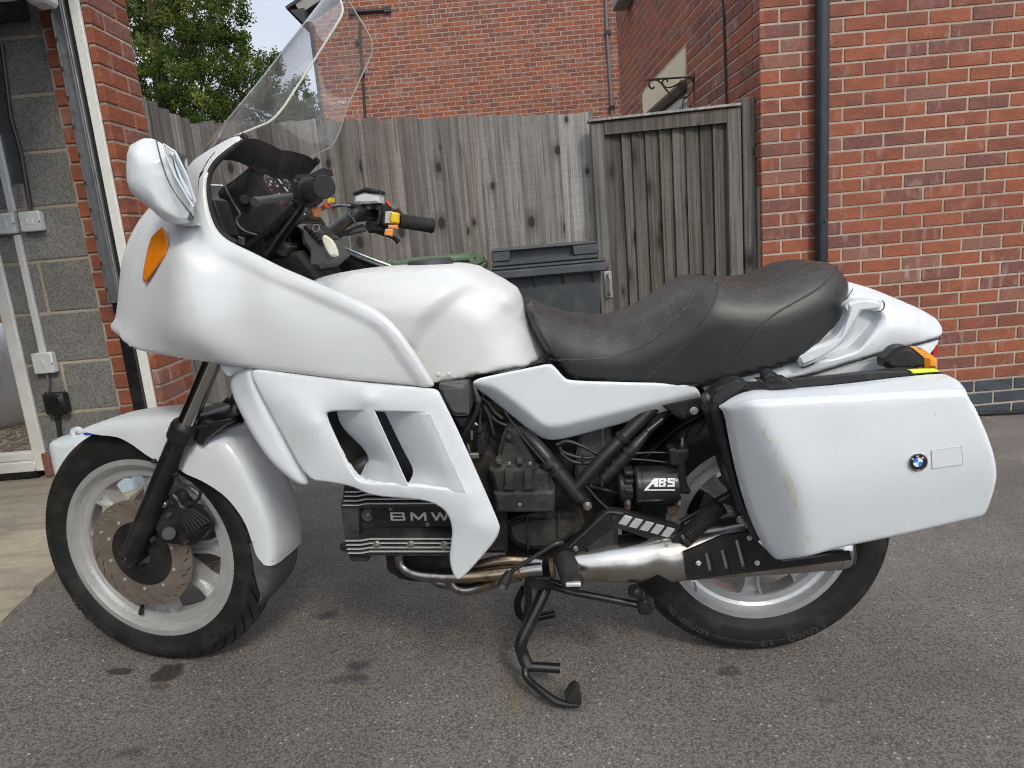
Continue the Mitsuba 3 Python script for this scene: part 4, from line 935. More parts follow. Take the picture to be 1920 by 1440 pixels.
def disc(fr, C, y, s, R1=.1425, R0=.086, pk='front_wheel'):
    ring = Point(0, 0).buffer(R1, 64).difference(Point(0, 0).buffer(R0, 48))
    for i in range(18):
        for r, d in ((.1335, 0), (.1235, 10)):
            a = math.radians(i*20+d); b = a+.10
            ring = ring.difference(LineString([((r-.005)*math.cos(a), (r-.005)*math.sin(a)), ((r+.005)*math.cos(b), (r+.005)*math.sin(b))]).buffer(.0016))
    m = trimesh.creation.extrude_polygon(ring, .0045, engine='earcut'); v = m.vertices
    part('brake_disc', tm(np.c_[v[:, 0], y+v[:, 2]*s, v[:, 1]]+C, m.faces if s < 0 else m.faces[:, ::-1]), 'disc_steel', pk, fr, smooth=30)
    m, _ = lathe([(.03, y+.010*-s), (.086, y+.002*s), (.0865, y+.012*s), (.07, y+.016*s), (.035, y+.022*s)], C, [0, 1, 0], 48)
    part('disc_carrier', m, 'black_satin', pk, fr, smooth=30)
    rv = [cyl(C+[.095*math.cos(a), y-.001*s, .095*math.sin(a)], C+[.095*math.cos(a), y-.0032*s, .095*math.sin(a)], .0042, 12) for a in np.arange(10)*2*np.pi/10+.2]
    part('disc_rivets', cat(*rv), 'bare_alu', pk, fr, kind='stuff')
    fins = [trimesh.convex.convex_hull(np.array([[.03*math.cos(a)-e*math.sin(a), y+dy*s, .03*math.sin(a)+e*math.cos(a)] for e in (-.004, .004) for dy in (-.004, .012)]+[[.08*math.cos(a)-e*math.sin(a), y+dy*s, .08*math.sin(a)+e*math.cos(a)] for e in (-.004, .004) for dy in (0, .012)])+C) for a in np.arange(8)*2*np.pi/8]
    part('carrier_ribs', cat(*fins), 'black_satin', pk, fr, smooth=False, kind='stuff')
disc(SF, FC, -.064, 1); disc(SF, FC, .064, -1)

# front end ------------------------------------------------------------
FO = -.098
for s in (1, -1):
    k = 'fork_leg' if s == 1 else 'fork_leg_001'
    fm = (lambda m: m) if s == 1 else flipy
    top = SF.L(392, 676, FO); mid = SF.L(350, 793, FO); low = SF.L(246, 1040, FO); d = (mid-low)/np.linalg.norm(mid-low); tp = mid+d*.36
    part('stanchion', fm(tube([mid-d*.02, tp], .0205, 28)), 'chrome', k, SF)
    part('slider', fm(tube([low-d*.004, low+d*.03, low+d*.05, mid-d*.055, mid-d*.050, mid-d*.045], [.022, .0235, .0245, .0255, .0255, .0265], 28)), 'black_paint', k, SF)
    part('collar', fm(cat(tube([mid-d*.046, mid-d*.043, mid-d*.012, mid-d*.004, mid+d*.004], [.0285, .0315, .0315, .029, .0225], 28))), 'black_plastic', k, SF)
    part('axle_clamp', fm(cat(cyl(low+[-.004, -.012, -.004], low+[-.004, .040, -.004], .026, 24, .004), bolt(*cw((512, 808))[0], FO-.022, 7, SF))), 'black_paint', k, SF)
part('axle', cyl([0, -.09, 0], [0, .09, 0], .011), 'steel_bolt', None, SF)
# caliper behind the left leg and its twin
cal = bp(cw((700, 600), (740, 470), (800, 380), (850, 420), (870, 480), (960, 500), (1025, 600), (1010, 660), (940, 720), (820, 710), (740, 690)), -.085, -.045, .004, SF, 1)
pad_ = bp(cw((822, 545), (880, 505), (950, 500), (1020, 600), (950, 660), (900, 655), (860, 600)), -.118, -.085, .006, SF, 1)
fins = [bp(cw((885+i*26, 520+i*3), (895+i*26, 517+i*3), (960+i*12, 622-i*3), (948+i*12, 628-i*3)), -.126, -.117, .001, SF) for i in range(5)]
fins = [bp(cw((838+i*0, 0),), 0, 0)] if False else [tube([SF.L(*cw((870+i*12, 530-i*8))[0], -.119), SF.L(*cw((925+i*21, 640-i*13))[0], -.119)], .0038, 8) for i in range(7)]
capd = cyl(SF.L(*cw((793, 638))[0], -.085), SF.L(*cw((793, 638))[0], -.122), .0165, 32, .002)
bl = [bolt(*cw(q)[0], -.088, 6, SF, .010) for q in ((800, 518), (905, 690), (698, 672))]
part('caliper_body', cat(cal, pad_, capd), 'black_plastic', 'brake_caliper', SF); part('fins', cat(*fins), 'black_satin', 'brake_caliper', SF, kind='stuff'); [part('bolt', b__, 'engine_black', 'brake_caliper', SF) for b__ in bl]
part('pivot_bolt', bolt(*cw((795, 438))[0], -.075, 9, SF, .022, 20), 'steel_bolt', 'brake_caliper', SF); part('seal_ring', bolt(*cw((835, 432))[0], -.07, 9, SF, .02, 20), 'black_plastic', 'brake_caliper', SF)
part('caliper_body', flipy(cat(cal, pad_, capd)), 'black_plastic', 'brake_caliper_001', SF)
part('brake_hose', bt(cw((860, 280, -.10, 3), (890, 320, -.10, 3), (950, 345, -.09, 3), (990, 380, -.085, 3), (970, 430, -.08, 3), (915, 465, -.075, 3)), SF, 5), 'cable_rubber', None, SF)
[part('hose_bolt', bolt(*cw(q)[0], -.100, 4.5, SF, .010, 12), 'black_plastic', None, SF) for q in ((708, 180), (838, 262))]
part('abs_sensor_ring', lathe([(.055, .075), (.068, .075), (.068, .083), (.055, .083)], FC, [0, 1, 0], 48, True)[0], 'dirty_black', 'front_wheel', SF)

# front mudguard: two white pieces on a black bridge, over the steered wheel
def guard(st, w=.076, nv=10, mat_='white_paint', name='panel', thick=.003, vfrac=None, parent='front_mudguard'):
    rows = []
    for lo, cr in st:
        A = SF.L(lo[0], lo[1], -w); Cn = SF.L(cr[0], cr[1], 0); row = []
        ra, rc = np.hypot(A[0], A[2]), np.hypot(Cn[0], Cn[2]); ta, tc = math.atan2(A[2], A[0]) % (2*np.pi), math.atan2(Cn[2], Cn[0]) % (2*np.pi)
        if ta-tc > np.pi: ta -= 2*np.pi
        if tc-ta > np.pi: tc -= 2*np.pi
        for v in (0, .15, .3, .45, .6, .74, .86, .94, 1):
            fr_ = math.sin(v*np.pi/2)**.9; o = -w*max(0, 1-v**3.2)**.5 if v < 1 else 0
            r_ = ra+(rc-ra)*fr_; t_ = ta+(tc-ta)*v**1.0
            row.append([r_*math.cos(t_), o, r_*math.sin(t_)])
        full = row+[[p[0], -p[1], p[2]] for p in row[-2::-1]]
        rows.append(full)
    return grid(np.array(rows), 4, 2, thick)
g1 = [((167, 811), (166, 809)), ((187, 815), (184, 796)), ((221, 819), (222, 782)), ((246, 831), (268, 773)), ((270, 848), (322, 768)), ((292, 862), (378, 768)), ((318, 872), (412, 775))]
part('panel', guard(g1), 'white_paint', 'front_mudguard', SF, smooth=60)
g2 = [((334, 868), (396, 812)), ((345, 885), (420, 806)), ((382, 902), (448, 806)), ((420, 927), (484, 849)), ((445, 955), (510, 897)), ((462, 983), (529, 942)), ((474, 1016), (540, 987)), ((482, 1040), (543, 1017)), ((496, 1058), (541, 1038))]
part('panel', guard(g2), 'white_paint', 'front_mudguard', SF, smooth=60)
g3 = [((469, 1018), (539, 1030)), ((475, 1050), (537, 1060)), ((481, 1085), (529, 1090)), ((492, 1122), (505, 1120))]
part('mud_flap', guard(g3, .074), 'grey_plastic', 'front_mudguard', SF, smooth=60)
[part('screw', bolt(x, y, o, 3, SF, .004, 12), 'bare_alu', 'front_mudguard', SF) for x, y, o in ((476, 1015, -.078), (510, 1050, -.072), (539, 1032, -.012))]
arch = []
for (x, y), (x2, y2) in [((352, 800), (372, 770)), ((366, 820), (408, 771)), ((376, 832), (436, 783))]:
    a, c = SF.L(x, y, -.082), SF.L(x2, y2, 0); row = []
    for v in (0, .3, .6, .85, 1): fr_ = math.sin(v*np.pi/2); o = -.082*max(0, 1-v**3)**.5; q = a+(c-a)*fr_; row.append([q[0], o, q[2]])
    arch.append(row+[[p[0], -p[1], p[2]] for p in row[-2::-1]])
part('bridge', grid(np.array(arch), 4, 3, .006), 'black_paint', 'front_mudguard', SF, smooth=50)
part('bridge_arm', bp(c4((825, 170), (870, 150), (985, 125), (1000, 140), (930, 180), (860, 235), (850, 265), (815, 235)), -.090, -.07, .004, SF, 1), 'black_paint', 'front_mudguard', SF)

# fairing --------------------------------------------------------------
fo = [(300, 387, -.17), (281, 410, -.175), (259, 447, -.185), (244, 492, -.195), (238, 530, -.20), (234, 567, -.205), (229, 601, -.205), (219.5, 620, -.205), (222, 636, -.215), (240, 650, -.235), (262, 660, -.25), (323, 670, -.285), (400, 682.6, -.32), (461, 690.5, -.335), (560, 702, -.35), (653, 714, -.36), (730, 720, -.363), (819, 730, -.365),
      (806, 706, -.367), (791, 682, -.368), (763, 639, -.37), (740, 609, -.367), (716, 588, -.362), (683, 569, -.356), (633, 547, -.35), (573, 520, -.34), (523, 499, -.33), (473, 473, -.315), (440, 458, -.305), (420, 446, -.298), (405, 430, -.293), (395, 408, -.283), (388, 380, -.273), (385, 350, -.265), (389, 325, -.258), (403, 303, -.25), (427, 281, -.24), (450, 267, -.232), (457, 261, -.229), (452, 256, -.228), (440, 254, -.228), (425, 259, -.226), (400, 273, -.224), (378, 287, -.22), (360, 298, -.215), (340, 325, -.195), (322, 357, -.18)]
fi = [(345, 470, -.335), (338, 500, -.345), (338, 540, -.352), (350, 590, -.356), (375, 640, -.352), (415, 672, -.338), (310, 470, -.285), (295, 520, -.285), (285, 570, -.285), (280, 620, -.275), (330, 640, -.325), (375, 440, -.298), (500, 540, -.348), (600, 600, -.358), (450, 620, -.350), (560, 660, -.356), (700, 650, -.366), (400, 540, -.346), (345, 400, -.255), (365, 350, -.24), (750, 690, -.367), (680, 600, -.363)]
fa = sheet(BK, fo, fi, h=.010, rnd=.010, rdepth=.008, smooth=2, thick=0, sm=1.2e-3)
lipl = LineString(BK.P([(x, y, o) for x, y, o in fo[17:34]])[:, [0, 2]]); d_ = shapely.distance(shapely.points(fa.vertices[:, [0, 2]]), lipl)      # raised lip along the cockpit and rear edge
t_ = np.clip((.030-d_)/.008, 0, 1); fa.vertices = fa.vertices-np.c_[0*t_, .0065*t_*t_*(3-2*t_), 0*t_]
fa_sh = shell(fa, .0035)
part('side_panel', fa_sh, 'fairing_paint', 'fairing', smooth=45, label='left half of the white fairing'); part('side_panel', flipy(fa_sh), 'fairing_paint', 'fairing', smooth=45)
_pg = Polygon(chaikin(BK.P(fo), 2)[:, [0, 2]]).buffer(-.016); _q = shapely.points(fa.vertices[:, [0, 2]]); _ok = shapely.contains(_pg, _q); _n = shapely.get_coordinates(shapely.line_interpolate_point(_pg.exterior, shapely.line_locate_point(_pg.exterior, _q))); _v = fa.vertices.copy(); _v[~_ok, 0], _v[~_ok, 2] = _n[~_ok, 0], _n[~_ok, 1]
lin = tm(_v+[0, .0065, 0], fa.faces[:, ::-1]); part('lining', shell(lin, .002), 'black_plastic', 'fairing', smooth=45); part('lining', flipy(shell(lin, .002)), 'black_plastic', 'fairing', smooth=45)
# nose between the halves, round the headlamp
ns = [(345, 322, -.200), (322, 357, -.18), (300, 387, -.17), (281, 410, -.175), (259, 447, -.185), (244, 492, -.195), (238, 530, -.20), (234, 567, -.205), (229, 601, -.205), (221, 621, -.208), (240, 650, -.235)]
rowsn = []
for x, y, o in ns:
    a = BK.L(x, y, o)+[.004, .004, 0]; b_ = .10 if y < 640 else .05
    rowsn.append([[a[0]-b_*(1-t*t)**.8*(1 if abs(t) < 1 else 0), a[1]*-t if False else -abs(o)*-t*(-1), a[2]] for t in (-1, -.85, -.6, -.3, 0, .3, .6, .85, 1)])
nose = grid(np.array(rowsn), 3, 4); nn_ = nose.face_normals[:, 0].mean()
part('nose', shell(nose if nn_ < 0 else tm(nose.vertices, nose.faces[:, ::-1]), .004), 'fairing_paint', 'fairing', smooth=50)
hl = BK.L(238, 540, -.2); part('headlamp', cat(box([hl[0]-.098, -.05, hl[2]-.06], [hl[0]-.05, .05, hl[2]+.06], .012)), 'mirror_glass', 'fairing')
ind = [(306, 422, -.262), (292, 434, -.255), (279, 447, -.25), (264, 520, -.252), (269, 533, -.258), (285, 511, -.272), (316, 468, -.296)]
part('indicator', sheet(BK, [(x, y, o-.012) for x, y, o in ind], (), h=.006, rnd=.006, rdepth=.004, smooth=1, thick=.004), 'amber_lens', 'fairing', smooth=40, label='amber front indicator lens')
tail_in = [(418, 680, -.30), (425, 690, -.305), (432, 701, -.315), (446, 692, -.33), (462, 690, -.333)]
part('lower_lip', bp([(408, 680), (470, 688), (440, 700), (428, 708), (418, 700)], -.30, -.26, .004, rounds=1), 'fairing_paint', 'fairing')
# spar that carries the screen, black inside
def dash_strip(pa, pb, n): return None
hood = [[(458, 259, -.212), (480, 260, -.15), (508, 272, -.05), (524, 281, 0)], [(450, 270, -.222), (474, 284, -.15), (505, 298, -.05), (524, 303, 0)], [(436, 283, -.228), (462, 296, -.16), (496, 318, -.05), (516, 327, 0)], [(418, 297, -.236), (446, 302, -.18), (492, 330, -.06), (512, 342, 0)]]
hd = np.array([[BK.L(*p) for p in r_] for r_ in hood]); hd = np.concatenate([hd, (hd*[1, -1, 1])[:, -2::-1]], 1)
part('dash_hood', shell(grid(hd, 5, 4), .004), 'black_plastic', 'fairing', smooth=50, label='black hood between screen and instruments')
[part('screen_fixing', f_(bt([(452, 252, -.225, 5), (460, 258, -.222, 6), (458, 266, -.222, 5)], BK, 4)), 'rubber', 'fairing') for f_ in (lambda m: m, flipy)]
# edge bead of black rubber along the cockpit opening
bead = [(455, 264, -.222), (427, 285, -.234), (405, 305, -.243), (392, 327, -.250), (389, 350, -.257), (392, 380, -.265), (399, 407, -.275), (410, 430, -.285), (424, 444, -.290), (444, 456, -.297)]
part('edge_trim', tube(BK.P(bead), .006, 8, 5), 'rubber', 'fairing'); part('edge_trim', flipy(tube(BK.P(bead), .006, 8, 5)), 'rubber', 'fairing')
ip = [[(398, 330, -.245), (398, 350, -.20)], [(401, 380, -.252), (408, 380, -.20)], [(411, 415, -.262), (420, 415, -.20)], [(428, 445, -.28), (428, 447, -.2)]]
part('knee_pad', bp([(392, 370), (402, 375), (412, 410), (424, 440), (418, 446), (404, 428), (394, 400)], -.262, -.20, .003), 'black_plastic', 'fairing')
# mirror
mo = cm((878, 792), (905, 792), (935, 800), (990, 840), (1040, 860), (1088, 885), (1090, 965), (1098, 970), (1110, 1110), (1128, 1240), (1100, 1262), (1040, 1262), (985, 1245), (930, 1190), (890, 1165), (850, 1130), (815, 1090), (800, 1040), (795, 960), (800, 880), (818, 826))
rec = cm((922, 810), (985, 854), (1050, 985), (1098, 1130), (1089, 1166), (985, 990), (938, 885))
MO = -.30
def pod_y(x, z): return np.full(len(x), -.388)+.06*0
mh = sheet(BK, [(x, y, MO) for x, y in mo], fn=pod_y, h=.006, rnd=.050, rdepth=.055, holes=[[(x, y, -.378) for x, y in rec]], rline=[(x, y, MO) for x, y in mo+mo[:1]], smooth=2, thick=0)
hidden = sheet(BK, [(x, y, MO) for x, y in mo], fn=pod_y, h=.012, rnd=.050, rdepth=.055, rline=[(x, y, MO) for x, y in mo+mo[:1]], smooth=2, thick=0)
hv = hidden.vertices.copy(); hv[:, 1] = -.333+(-.333-hv[:, 1])*.9
hid = tm(hv, hidden.faces[:, ::-1])
part('housing', cat(mh, hid), 'white_paint', 'mirror', smooth=60, label='white teardrop mirror housing on the fairing'); part('housing', flipy(cat(hidden, hid)), 'white_paint', 'mirror_001', smooth=60)
rp_ = np.array([[*q, -.383] for q in rec]); part('rim', tube(BK.P(rp_), .0022, 8, closed=True), 'white_paint', 'mirror')
part('basin', bp(rec, -.366, -.36), 'white_plastic', 'mirror')
gq = [BK.L(x, y, -.3685) for x, y in cm((950, 850), (986, 872), (1082, 1122), (1070, 1130), (990, 975))]
part('glass', cat(trimesh.convex.convex_hull(np.array(gq+[g+[0, .002, 0] for g in gq]))), 'mirror_glass', 'mirror', smooth=False)
seam = cm((880, 793, -.345), (893, 850, -.386), (915, 930, -.3895), (945, 1010, -.3895), (985, 1085, -.3895), (1040, 1160, -.388), (1090, 1225, -.366))
part('seam', tube(BK.P(seam), .0012, 6, 4), 'grey_plastic', 'mirror')
part('neck', bp(cm((905, 1165), (990, 1250), (1110, 1255), (1120, 1272), (1010, 1272), (915, 1195)), -.30, -.24, .006, rounds=1), 'fairing_paint', 'mirror')

# windscreen -----------------------------------------------------------
le = [(450, 252, -.21), (478, 240, -.205), (507, 227, -.20), (530, 203, -.19), (550, 173, -.175), (572, 140, -.16), (593, 107, -.15), (615, 72, -.142), (633, 43, -.135), (642, 24, -.125), (641, 8, -.11)]
ce_ = [(385, 283), (404, 258), (424, 231), (446, 203), (470, 172), (497, 137), (524, 101), (556, 60), (592, 13), (612, -14), (628, -34)]
rw = []
for (x, y, o), (x2, y2) in zip(le, ce_):
    a = BK.L(x, y, o); c_ = BK.L(x2, y2, -.02); w_ = -o; row = []
    for t in np.linspace(-1, 1, 9): row.append([c_[0]+(a[0]-c_[0])*abs(t)**2.0, w_*t, c_[2]+(a[2]-c_[2])*abs(t)**2.0])
    rw.append(row)
rw = np.array(rw); ws = grid(rw, 4, 4)
part('pane', ws, 'screen_glass', 'windscreen', smooth=True)
rim_ = np.concatenate([rw[:, 0], rw[-1, 1:-1], rw[::-1, -1]]); part('edge', tube(rim_, np.r_[np.full(len(rw), .0023), np.full(7, .0017), np.full(len(rw), .0014)], 6, 4), 'screen_edge', 'windscreen')
# lower fairing ---------------------------------------------------------
strip = c5((190, 140), (140, 140), (95, 160), (73, 205), (80, 280), (150, 430), (260, 610), (350, 700), (430, 755), (478, 762), (479, 728), (330, 450), (188, 200))
part('front_strip', sheet(BK, [(x, y, -.335+.10*max(0, (470-x)/45)*max(0, 1-(y-690)/260)*.6) for x, y in strip], (), h=.009, rnd=.022, rdepth=.016, smooth=2, thick=.004, sm=1e-3), 'white_paint', 'lower_fairing', smooth=50)
low = c5((196, 143), (330, 160), (500, 182), (700, 208), (930, 230), (1100, 244), (1165, 252), (1182, 290), (1250, 424), (1330, 600), (1410, 780), (1484, 950), (1488, 980), (1470, 1032), (1380, 1140), (1285, 1243), (1252, 1240), (1222, 1150), (1232, 1060), (1240, 985), (1225, 920), (1190, 870), (1110, 830), (960, 818), (810, 803), (720, 757), (600, 735), (484, 725), (340, 455), (194, 190))
def lo_off(x, y): return -.338-.030*min(1, max(0, (x-470)/300))
lo = [(x, y, lo_off(x, y)+.02*max(0, (y-960)/130)) for x, y in low]
hole = c5((592, 367), (700, 364), (838, 366), (893, 369), (1000, 371), (1060, 374), (1106, 378), (1150, 470), (1220, 620), (1290, 772), (1150, 758), (1012, 742), (880, 737), (770, 733), (728, 700), (640, 515), (584, 392))
hp_ = [(x, y, lo_off(x, y)-.006) for x, y in hole]
li = c5((300, 300, -.348), (420, 520, -.352), (800, 300, -.374), (1120, 300, -.372), (500, 600, -.356), (1320, 800, -.378), (1390, 950, -.375), (1300, 1080, -.362), (1000, 790, -.372), (560, 420, -.366))
part('side_panel', sheet(BK, lo, li, h=.008, rnd=.006, rdepth=.005, holes=[hp_], smooth=2, thick=.022, sm=1e-4), 'white_paint', 'lower_fairing', smooth=40, label='white lower fairing panel with louvred vent')
lowm = sheet(BK, lo, li, h=.02, rnd=.010, rdepth=.008, holes=[hp_], smooth=2, thick=.006, sm=1e-4); part('side_panel', flipy(lowm), 'white_paint', 'lower_fairing', smooth=40)
def vane(left, tr, br, d_l, d_r):
    rows = []; left = spline(np.array(left, float), 4); cl_ = np.r_[0, np.cumsum(np.linalg.norm(np.diff(left, axis=0), axis=1))]; cl_ /= cl_[-1]
    for t in np.linspace(0, 1, 15):
        L_ = np.array([np.interp(t, cl_, left[:, 0]), np.interp(t, cl_, left[:, 1])]); R_ = np.array(tr)*(1-t)+np.array(br)*t; r = []
        for s in np.linspace(0, 1, 6): p = L_*(1-s)+R_*s; r.append(BK.L(p[0], p[1], d_l+(d_r-d_l)*(1-(1-s)**1.7)))
        rows.append(r)
    return grid(np.array(rows), 2, 4, .003)
q = c5
part('vane', vane(q((648, 355), (662, 412), (700, 468), (770, 535), (808, 590), (812, 630), (790, 650), (775, 690), (748, 725)), q((838, 360))[0], q((1012, 745))[0], -.285, -.372), 'white_paint', 'lower_fairing', smooth=50)
part('vane', vane(q((893, 358), (930, 432), (985, 545), (1036, 645), (1042, 690), (1014, 746)), q((1128, 374))[0], q((1312, 780))[0], -.312, -.3768), 'white_paint', 'lower_fairing', smooth=50)
part('sill', shell(grid(np.array([[BK.L(x, y+d, lo_off(x, y)+.006+o) for x, y in q((732, 706), (775, 734), (880, 739), (1012, 744), (1150, 760), (1288, 774))] for d, o in ((0, 0), (-2, .02), (-5, .055))]), 3, 4), .003), 'white_paint', 'lower_fairing', smooth=50)
part('inner_wall', bp(c5((585, 360), (1110, 372), (1290, 775), (760, 740), (640, 520)), -.235, -.225), 'black_plastic', 'lower_fairing')
part('duct', cat(bt([c5((690, 700, -.27, 18))[0], c5((780, 640, -.26, 16))[0], c5((815, 600, -.25, 10))[0]], BK, 4)), 'black_plastic', 'lower_fairing')

# tank -------------------------------------------------------------------
to = [(597, 526, -.07), (622, 514, -.06), (655, 508, -.055), (685, 504, -.05), (720, 500.5, -.045), (760, 498, -.04), (805, 496, -.04), (850, 495, -.04), (870, 497, -.045), (888, 501, -.05), (913, 514, -.06), (940, 529, -.07), (966, 546, -.08), (976, 567, -.085), (988, 607, -.09), (1008, 641, -.10), (1025, 666, -.10), (1024, 676, -.105), (1010, 682, -.11), (960, 690, -.115), (904, 699, -.12), (860, 709, -.125), (829, 716, -.13), (800, 722, -.13), (700, 710, -.13), (620, 640, -.13), (590, 560, -.10)]
cre = ct((655, 690), (700, 600), (750, 540), (820, 470), (900, 400), (950, 368), (1000, 350), (1060, 362), (1120, 388), (1220, 450), (1320, 512), (1345, 545))
kn = Polygon(BK.P([(x, y, -.18) for x, y in cre+[(1010, 620), (1060, 690), (800, 760), (640, 720)]])[:, [0, 2]])
def tank_y(x, z):
    sp_ = shapely.points(np.c_[x, z]); d = shapely.distance(sp_, kn.exterior)*np.where(shapely.contains(kn, sp_), 1, -1)
    t = np.clip((d+.008)/.040, 0, 1); t = t*t*(3-2*t)
    xr = BK.L(1000, 600, -.1)[0]; taper = np.clip((x-(xr-.16))/.20, 0, 1)**2*.045
    return -.192+t*.020+taper
part('shell', sheet(BK, to, fn=tank_y, h=.010, rnd=.105, rdepth=.120, rline=to[1:17], rnd2=.014, smooth=2, mirror=True), 'tank_paint', 'fuel_tank', smooth=60, label='cream white fuel tank with rust along its lower edge')
fc = [BK.L(x, y, 0) for x, y in ((764, 492.5), (850, 485.5))]
cpt = (fc[0]+fc[1])/2; axc = fc[1]-fc[0]; L_ = np.linalg.norm(axc); axc /= L_; nrm_ = np.array([-axc[2], 0, axc[0]])
part('filler_cap', cat(lathe([(1e-4, .010), (.046, .009), (.052, .005), (.054, -.02)], cpt-nrm_*.004, nrm_, 40)[0]), 'dark_steel', 'fuel_tank', smooth=30)
part('seam_flange', tube(BK.P([(1024, 678, -.112), (960, 692, -.128), (904, 701, -.138), (860, 711, -.145), (824, 719, -.150)]), .0035, 6, 4), 'dirty_black', 'fuel_tank')
[part('rivet', bolt(x, y, o, 4, BK, .004, 12), 'tank_paint', 'fuel_tank') for x, y, o in ((822, 702, -.172), (842, 701, -.172))]

# seat -------------------------------------------------------------------
so = cs((55, 240), (66, 236), (92, 246), (180, 290), (300, 318), (400, 324), (460, 317), (560, 278), (640, 232), (700, 190), (780, 148), (840, 138), (900, 145), (960, 152), (1050, 150), (1120, 130), (1220, 85), (1300, 69), (1370, 73), (1410, 100), (1446, 150), (1449, 182), (1380, 282), (1300, 372), (1230, 442), (1200, 465), (1100, 502), (900, 551), (800, 581), (720, 588), (540, 583), (340, 578), (252, 573), (218, 550), (180, 490), (150, 466), (100, 388), (72, 312))
def s_off(x, y):
    yy = (y-490)/230; xx = (x-984)/610
    return -(.055+.030*min(1, max(0, xx*3))) if yy < .55 else -.115
so = [(x, y, s_off(x, y)) for x, y in so]
sA = cs((160, 488), (230, 491), (300, 490), (420, 480), (540, 440), (610, 400), (660, 360), (715, 300), (750, 260), (775, 220), (778, 196), (765, 172))
sB = cs((862, 141), (880, 160), (882, 185), (870, 230), (848, 275), (820, 320), (740, 420), (690, 470), (640, 510), (570, 575))
sC = cs((1393, 88), (1390, 112), (1370, 135), (1330, 170), (1290, 200), (1220, 240), (1150, 280), (1100, 315), (1060, 350), (1030, 390), (1000, 430), (970, 470), (940, 510), (905, 549))
sxk = [BK.L(x, 620, -.12)[0] for x in (975, 1000, 1040, 1100, 1180, 1260, 1340, 1420, 1500, 1560, 1600)]
sxw = [.120, .128, .150, .165, .172, .182, .196, .198, .188, .170, .150]
def seat_y(x, z):
    w_ = np.interp(x, sxk, sxw); w_ = sum(np.interp(x+d, sxk, sxw) for d in np.linspace(-.04, .04, 9))/9
    return -w_
seat_m = sheet(BK, so, fn=seat_y, h=.009, rnd=.092, rdepth=.100, rline=[(979, 600, -.07)]+so[0:22]+[(1596, 560, -.09)], rnd2=.012, smooth=2, mirror=True)
part('cover', seat_m, 'seat_leather', 'seat', smooth=60, label='black stitched dual seat with dusty top')
part('side_skirt', bt(cs((170, 492, -.125, 3), (230, 560, -.12, 3), (350, 577, -.135, 3), (720, 588, -.14, 3), (900, 550, -.14, 3), (1200, 463, -.12, 3)), BK, 4, 6), 'rubber', 'seat')
seat_f = tm(seat_m.vertices[:len(seat_m.vertices)//2], seat_m.faces[(seat_m.faces < len(seat_m.vertices)//2).all(1)])
skd = cKDTree(seat_f.vertices[:, [0, 2]])
def on_seat(pts, lift):
    out = []
    for x, y in spline(np.array(pts, float), 5):
        o = -.15
        for _ in range(3):
            l = BK.L(x, y, o); d_, i = skd.query(l[[0, 2]], 6); w_ = 1/(d_+1e-4); o = float((seat_f.vertices[i, 1]*w_).sum()/w_.sum())
        l = BK.L(x, y, o-lift); out.append(l)
    return np.array(out)
for s_ in (sA, sB, sC):
    c_ = on_seat(s_, .0006); part('seam', tube(c_, .0022, 6), 'seat_leather', 'seat')
    c2 = on_seat([(x+.3, y+1.8) for x, y in s_], .0012); seg = np.linalg.norm(np.diff(c2, axis=0), axis=1).sum(); n_ = int(seg/.007)
    tt = np.linspace(0, 1, 2*n_+1); cum = np.r_[0, np.cumsum(np.linalg.norm(np.diff(c2, axis=0), axis=1))]/seg
    pt = np.stack([np.interp(tt, cum, c2[:, k]) for k in range(3)], 1)
    part('stitching', cat(*[tube(pt[2*i:2*i+2], .0009, 5) for i in range(n_)]), 'thread', 'seat', kind='stuff')

# side panel, tail, grab handle -----------------------------------------
sp = c6((236, 205), (400, 169), (560, 137), (664, 115), (690, 130), (740, 190), (770, 207), (1000, 214), (1250, 220), (1440, 223), (1486, 300), (1481, 318), (1380, 346), (1100, 432), (850, 500), (720, 536), (650, 536), (590, 510), (420, 368), (280, 254))
spi = c6((330, 226, -.172), (410, 262, -.174), (500, 330, -.176), (570, 388, -.178), (620, 428, -.179), (665, 446, -.180), (720, 443, -.180), (900, 402, -.179), (1100, 352, -.178), (1300, 305, -.177), (1450, 270, -.176), (500, 220, -.178), (700, 300, -.182), (1000, 280, -.182))
spo = [(x, y, -.168 if (y < 722 or x > 1300) else -.140) for x, y in sp]
spk = Polygon(BK.P([(x, y, -.178) for x, y in c6((236, 150), (236, 212), (330, 224), (375, 240), (415, 266), (500, 330), (570, 386), (612, 424), (640, 440), (670, 447), (720, 444), (900, 402), (1100, 352), (1300, 305), (1600, 235), (1600, 100))])[:, [0, 2]])
def sp_y(x, z):
    q_ = shapely.points(np.c_[x, z]); d = shapely.distance(q_, spk); t = np.maximum(0, d-.002); return -.182+.95*(np.sqrt(t*t+.000006)-.00245)+.02*np.clip((x-.9)/.3, 0, 1)*0
part('side_panel', sheet(BK, spo, fn=sp_y, h=.008, rnd=.006, rdepth=.005, smooth=2, thick=.004), 'white_paint', None, smooth=35, label='white side panel under the front of the seat'); part('side_panel', flipy(sheet(BK, spo, spi, h=.02, rnd=.006, rdepth=.005, smooth=2, thick=.004, sm=2e-4)), 'white_paint')
tl_ = cr2((716, 512, -.115), (730, 517, -.08), (800, 535, -.06), (900, 568, -.055), (1050, 630, -.05), (1200, 694, -.045), (1300, 752, -.04), (1318, 765, -.04), (1350, 805, -.045), (1366, 855, -.05), (1358, 880, -.06), (1330, 903, -.09), (1170, 945, -.13), (1000, 990, -.15), (700, 1077, -.16), (420, 1165, -.165))
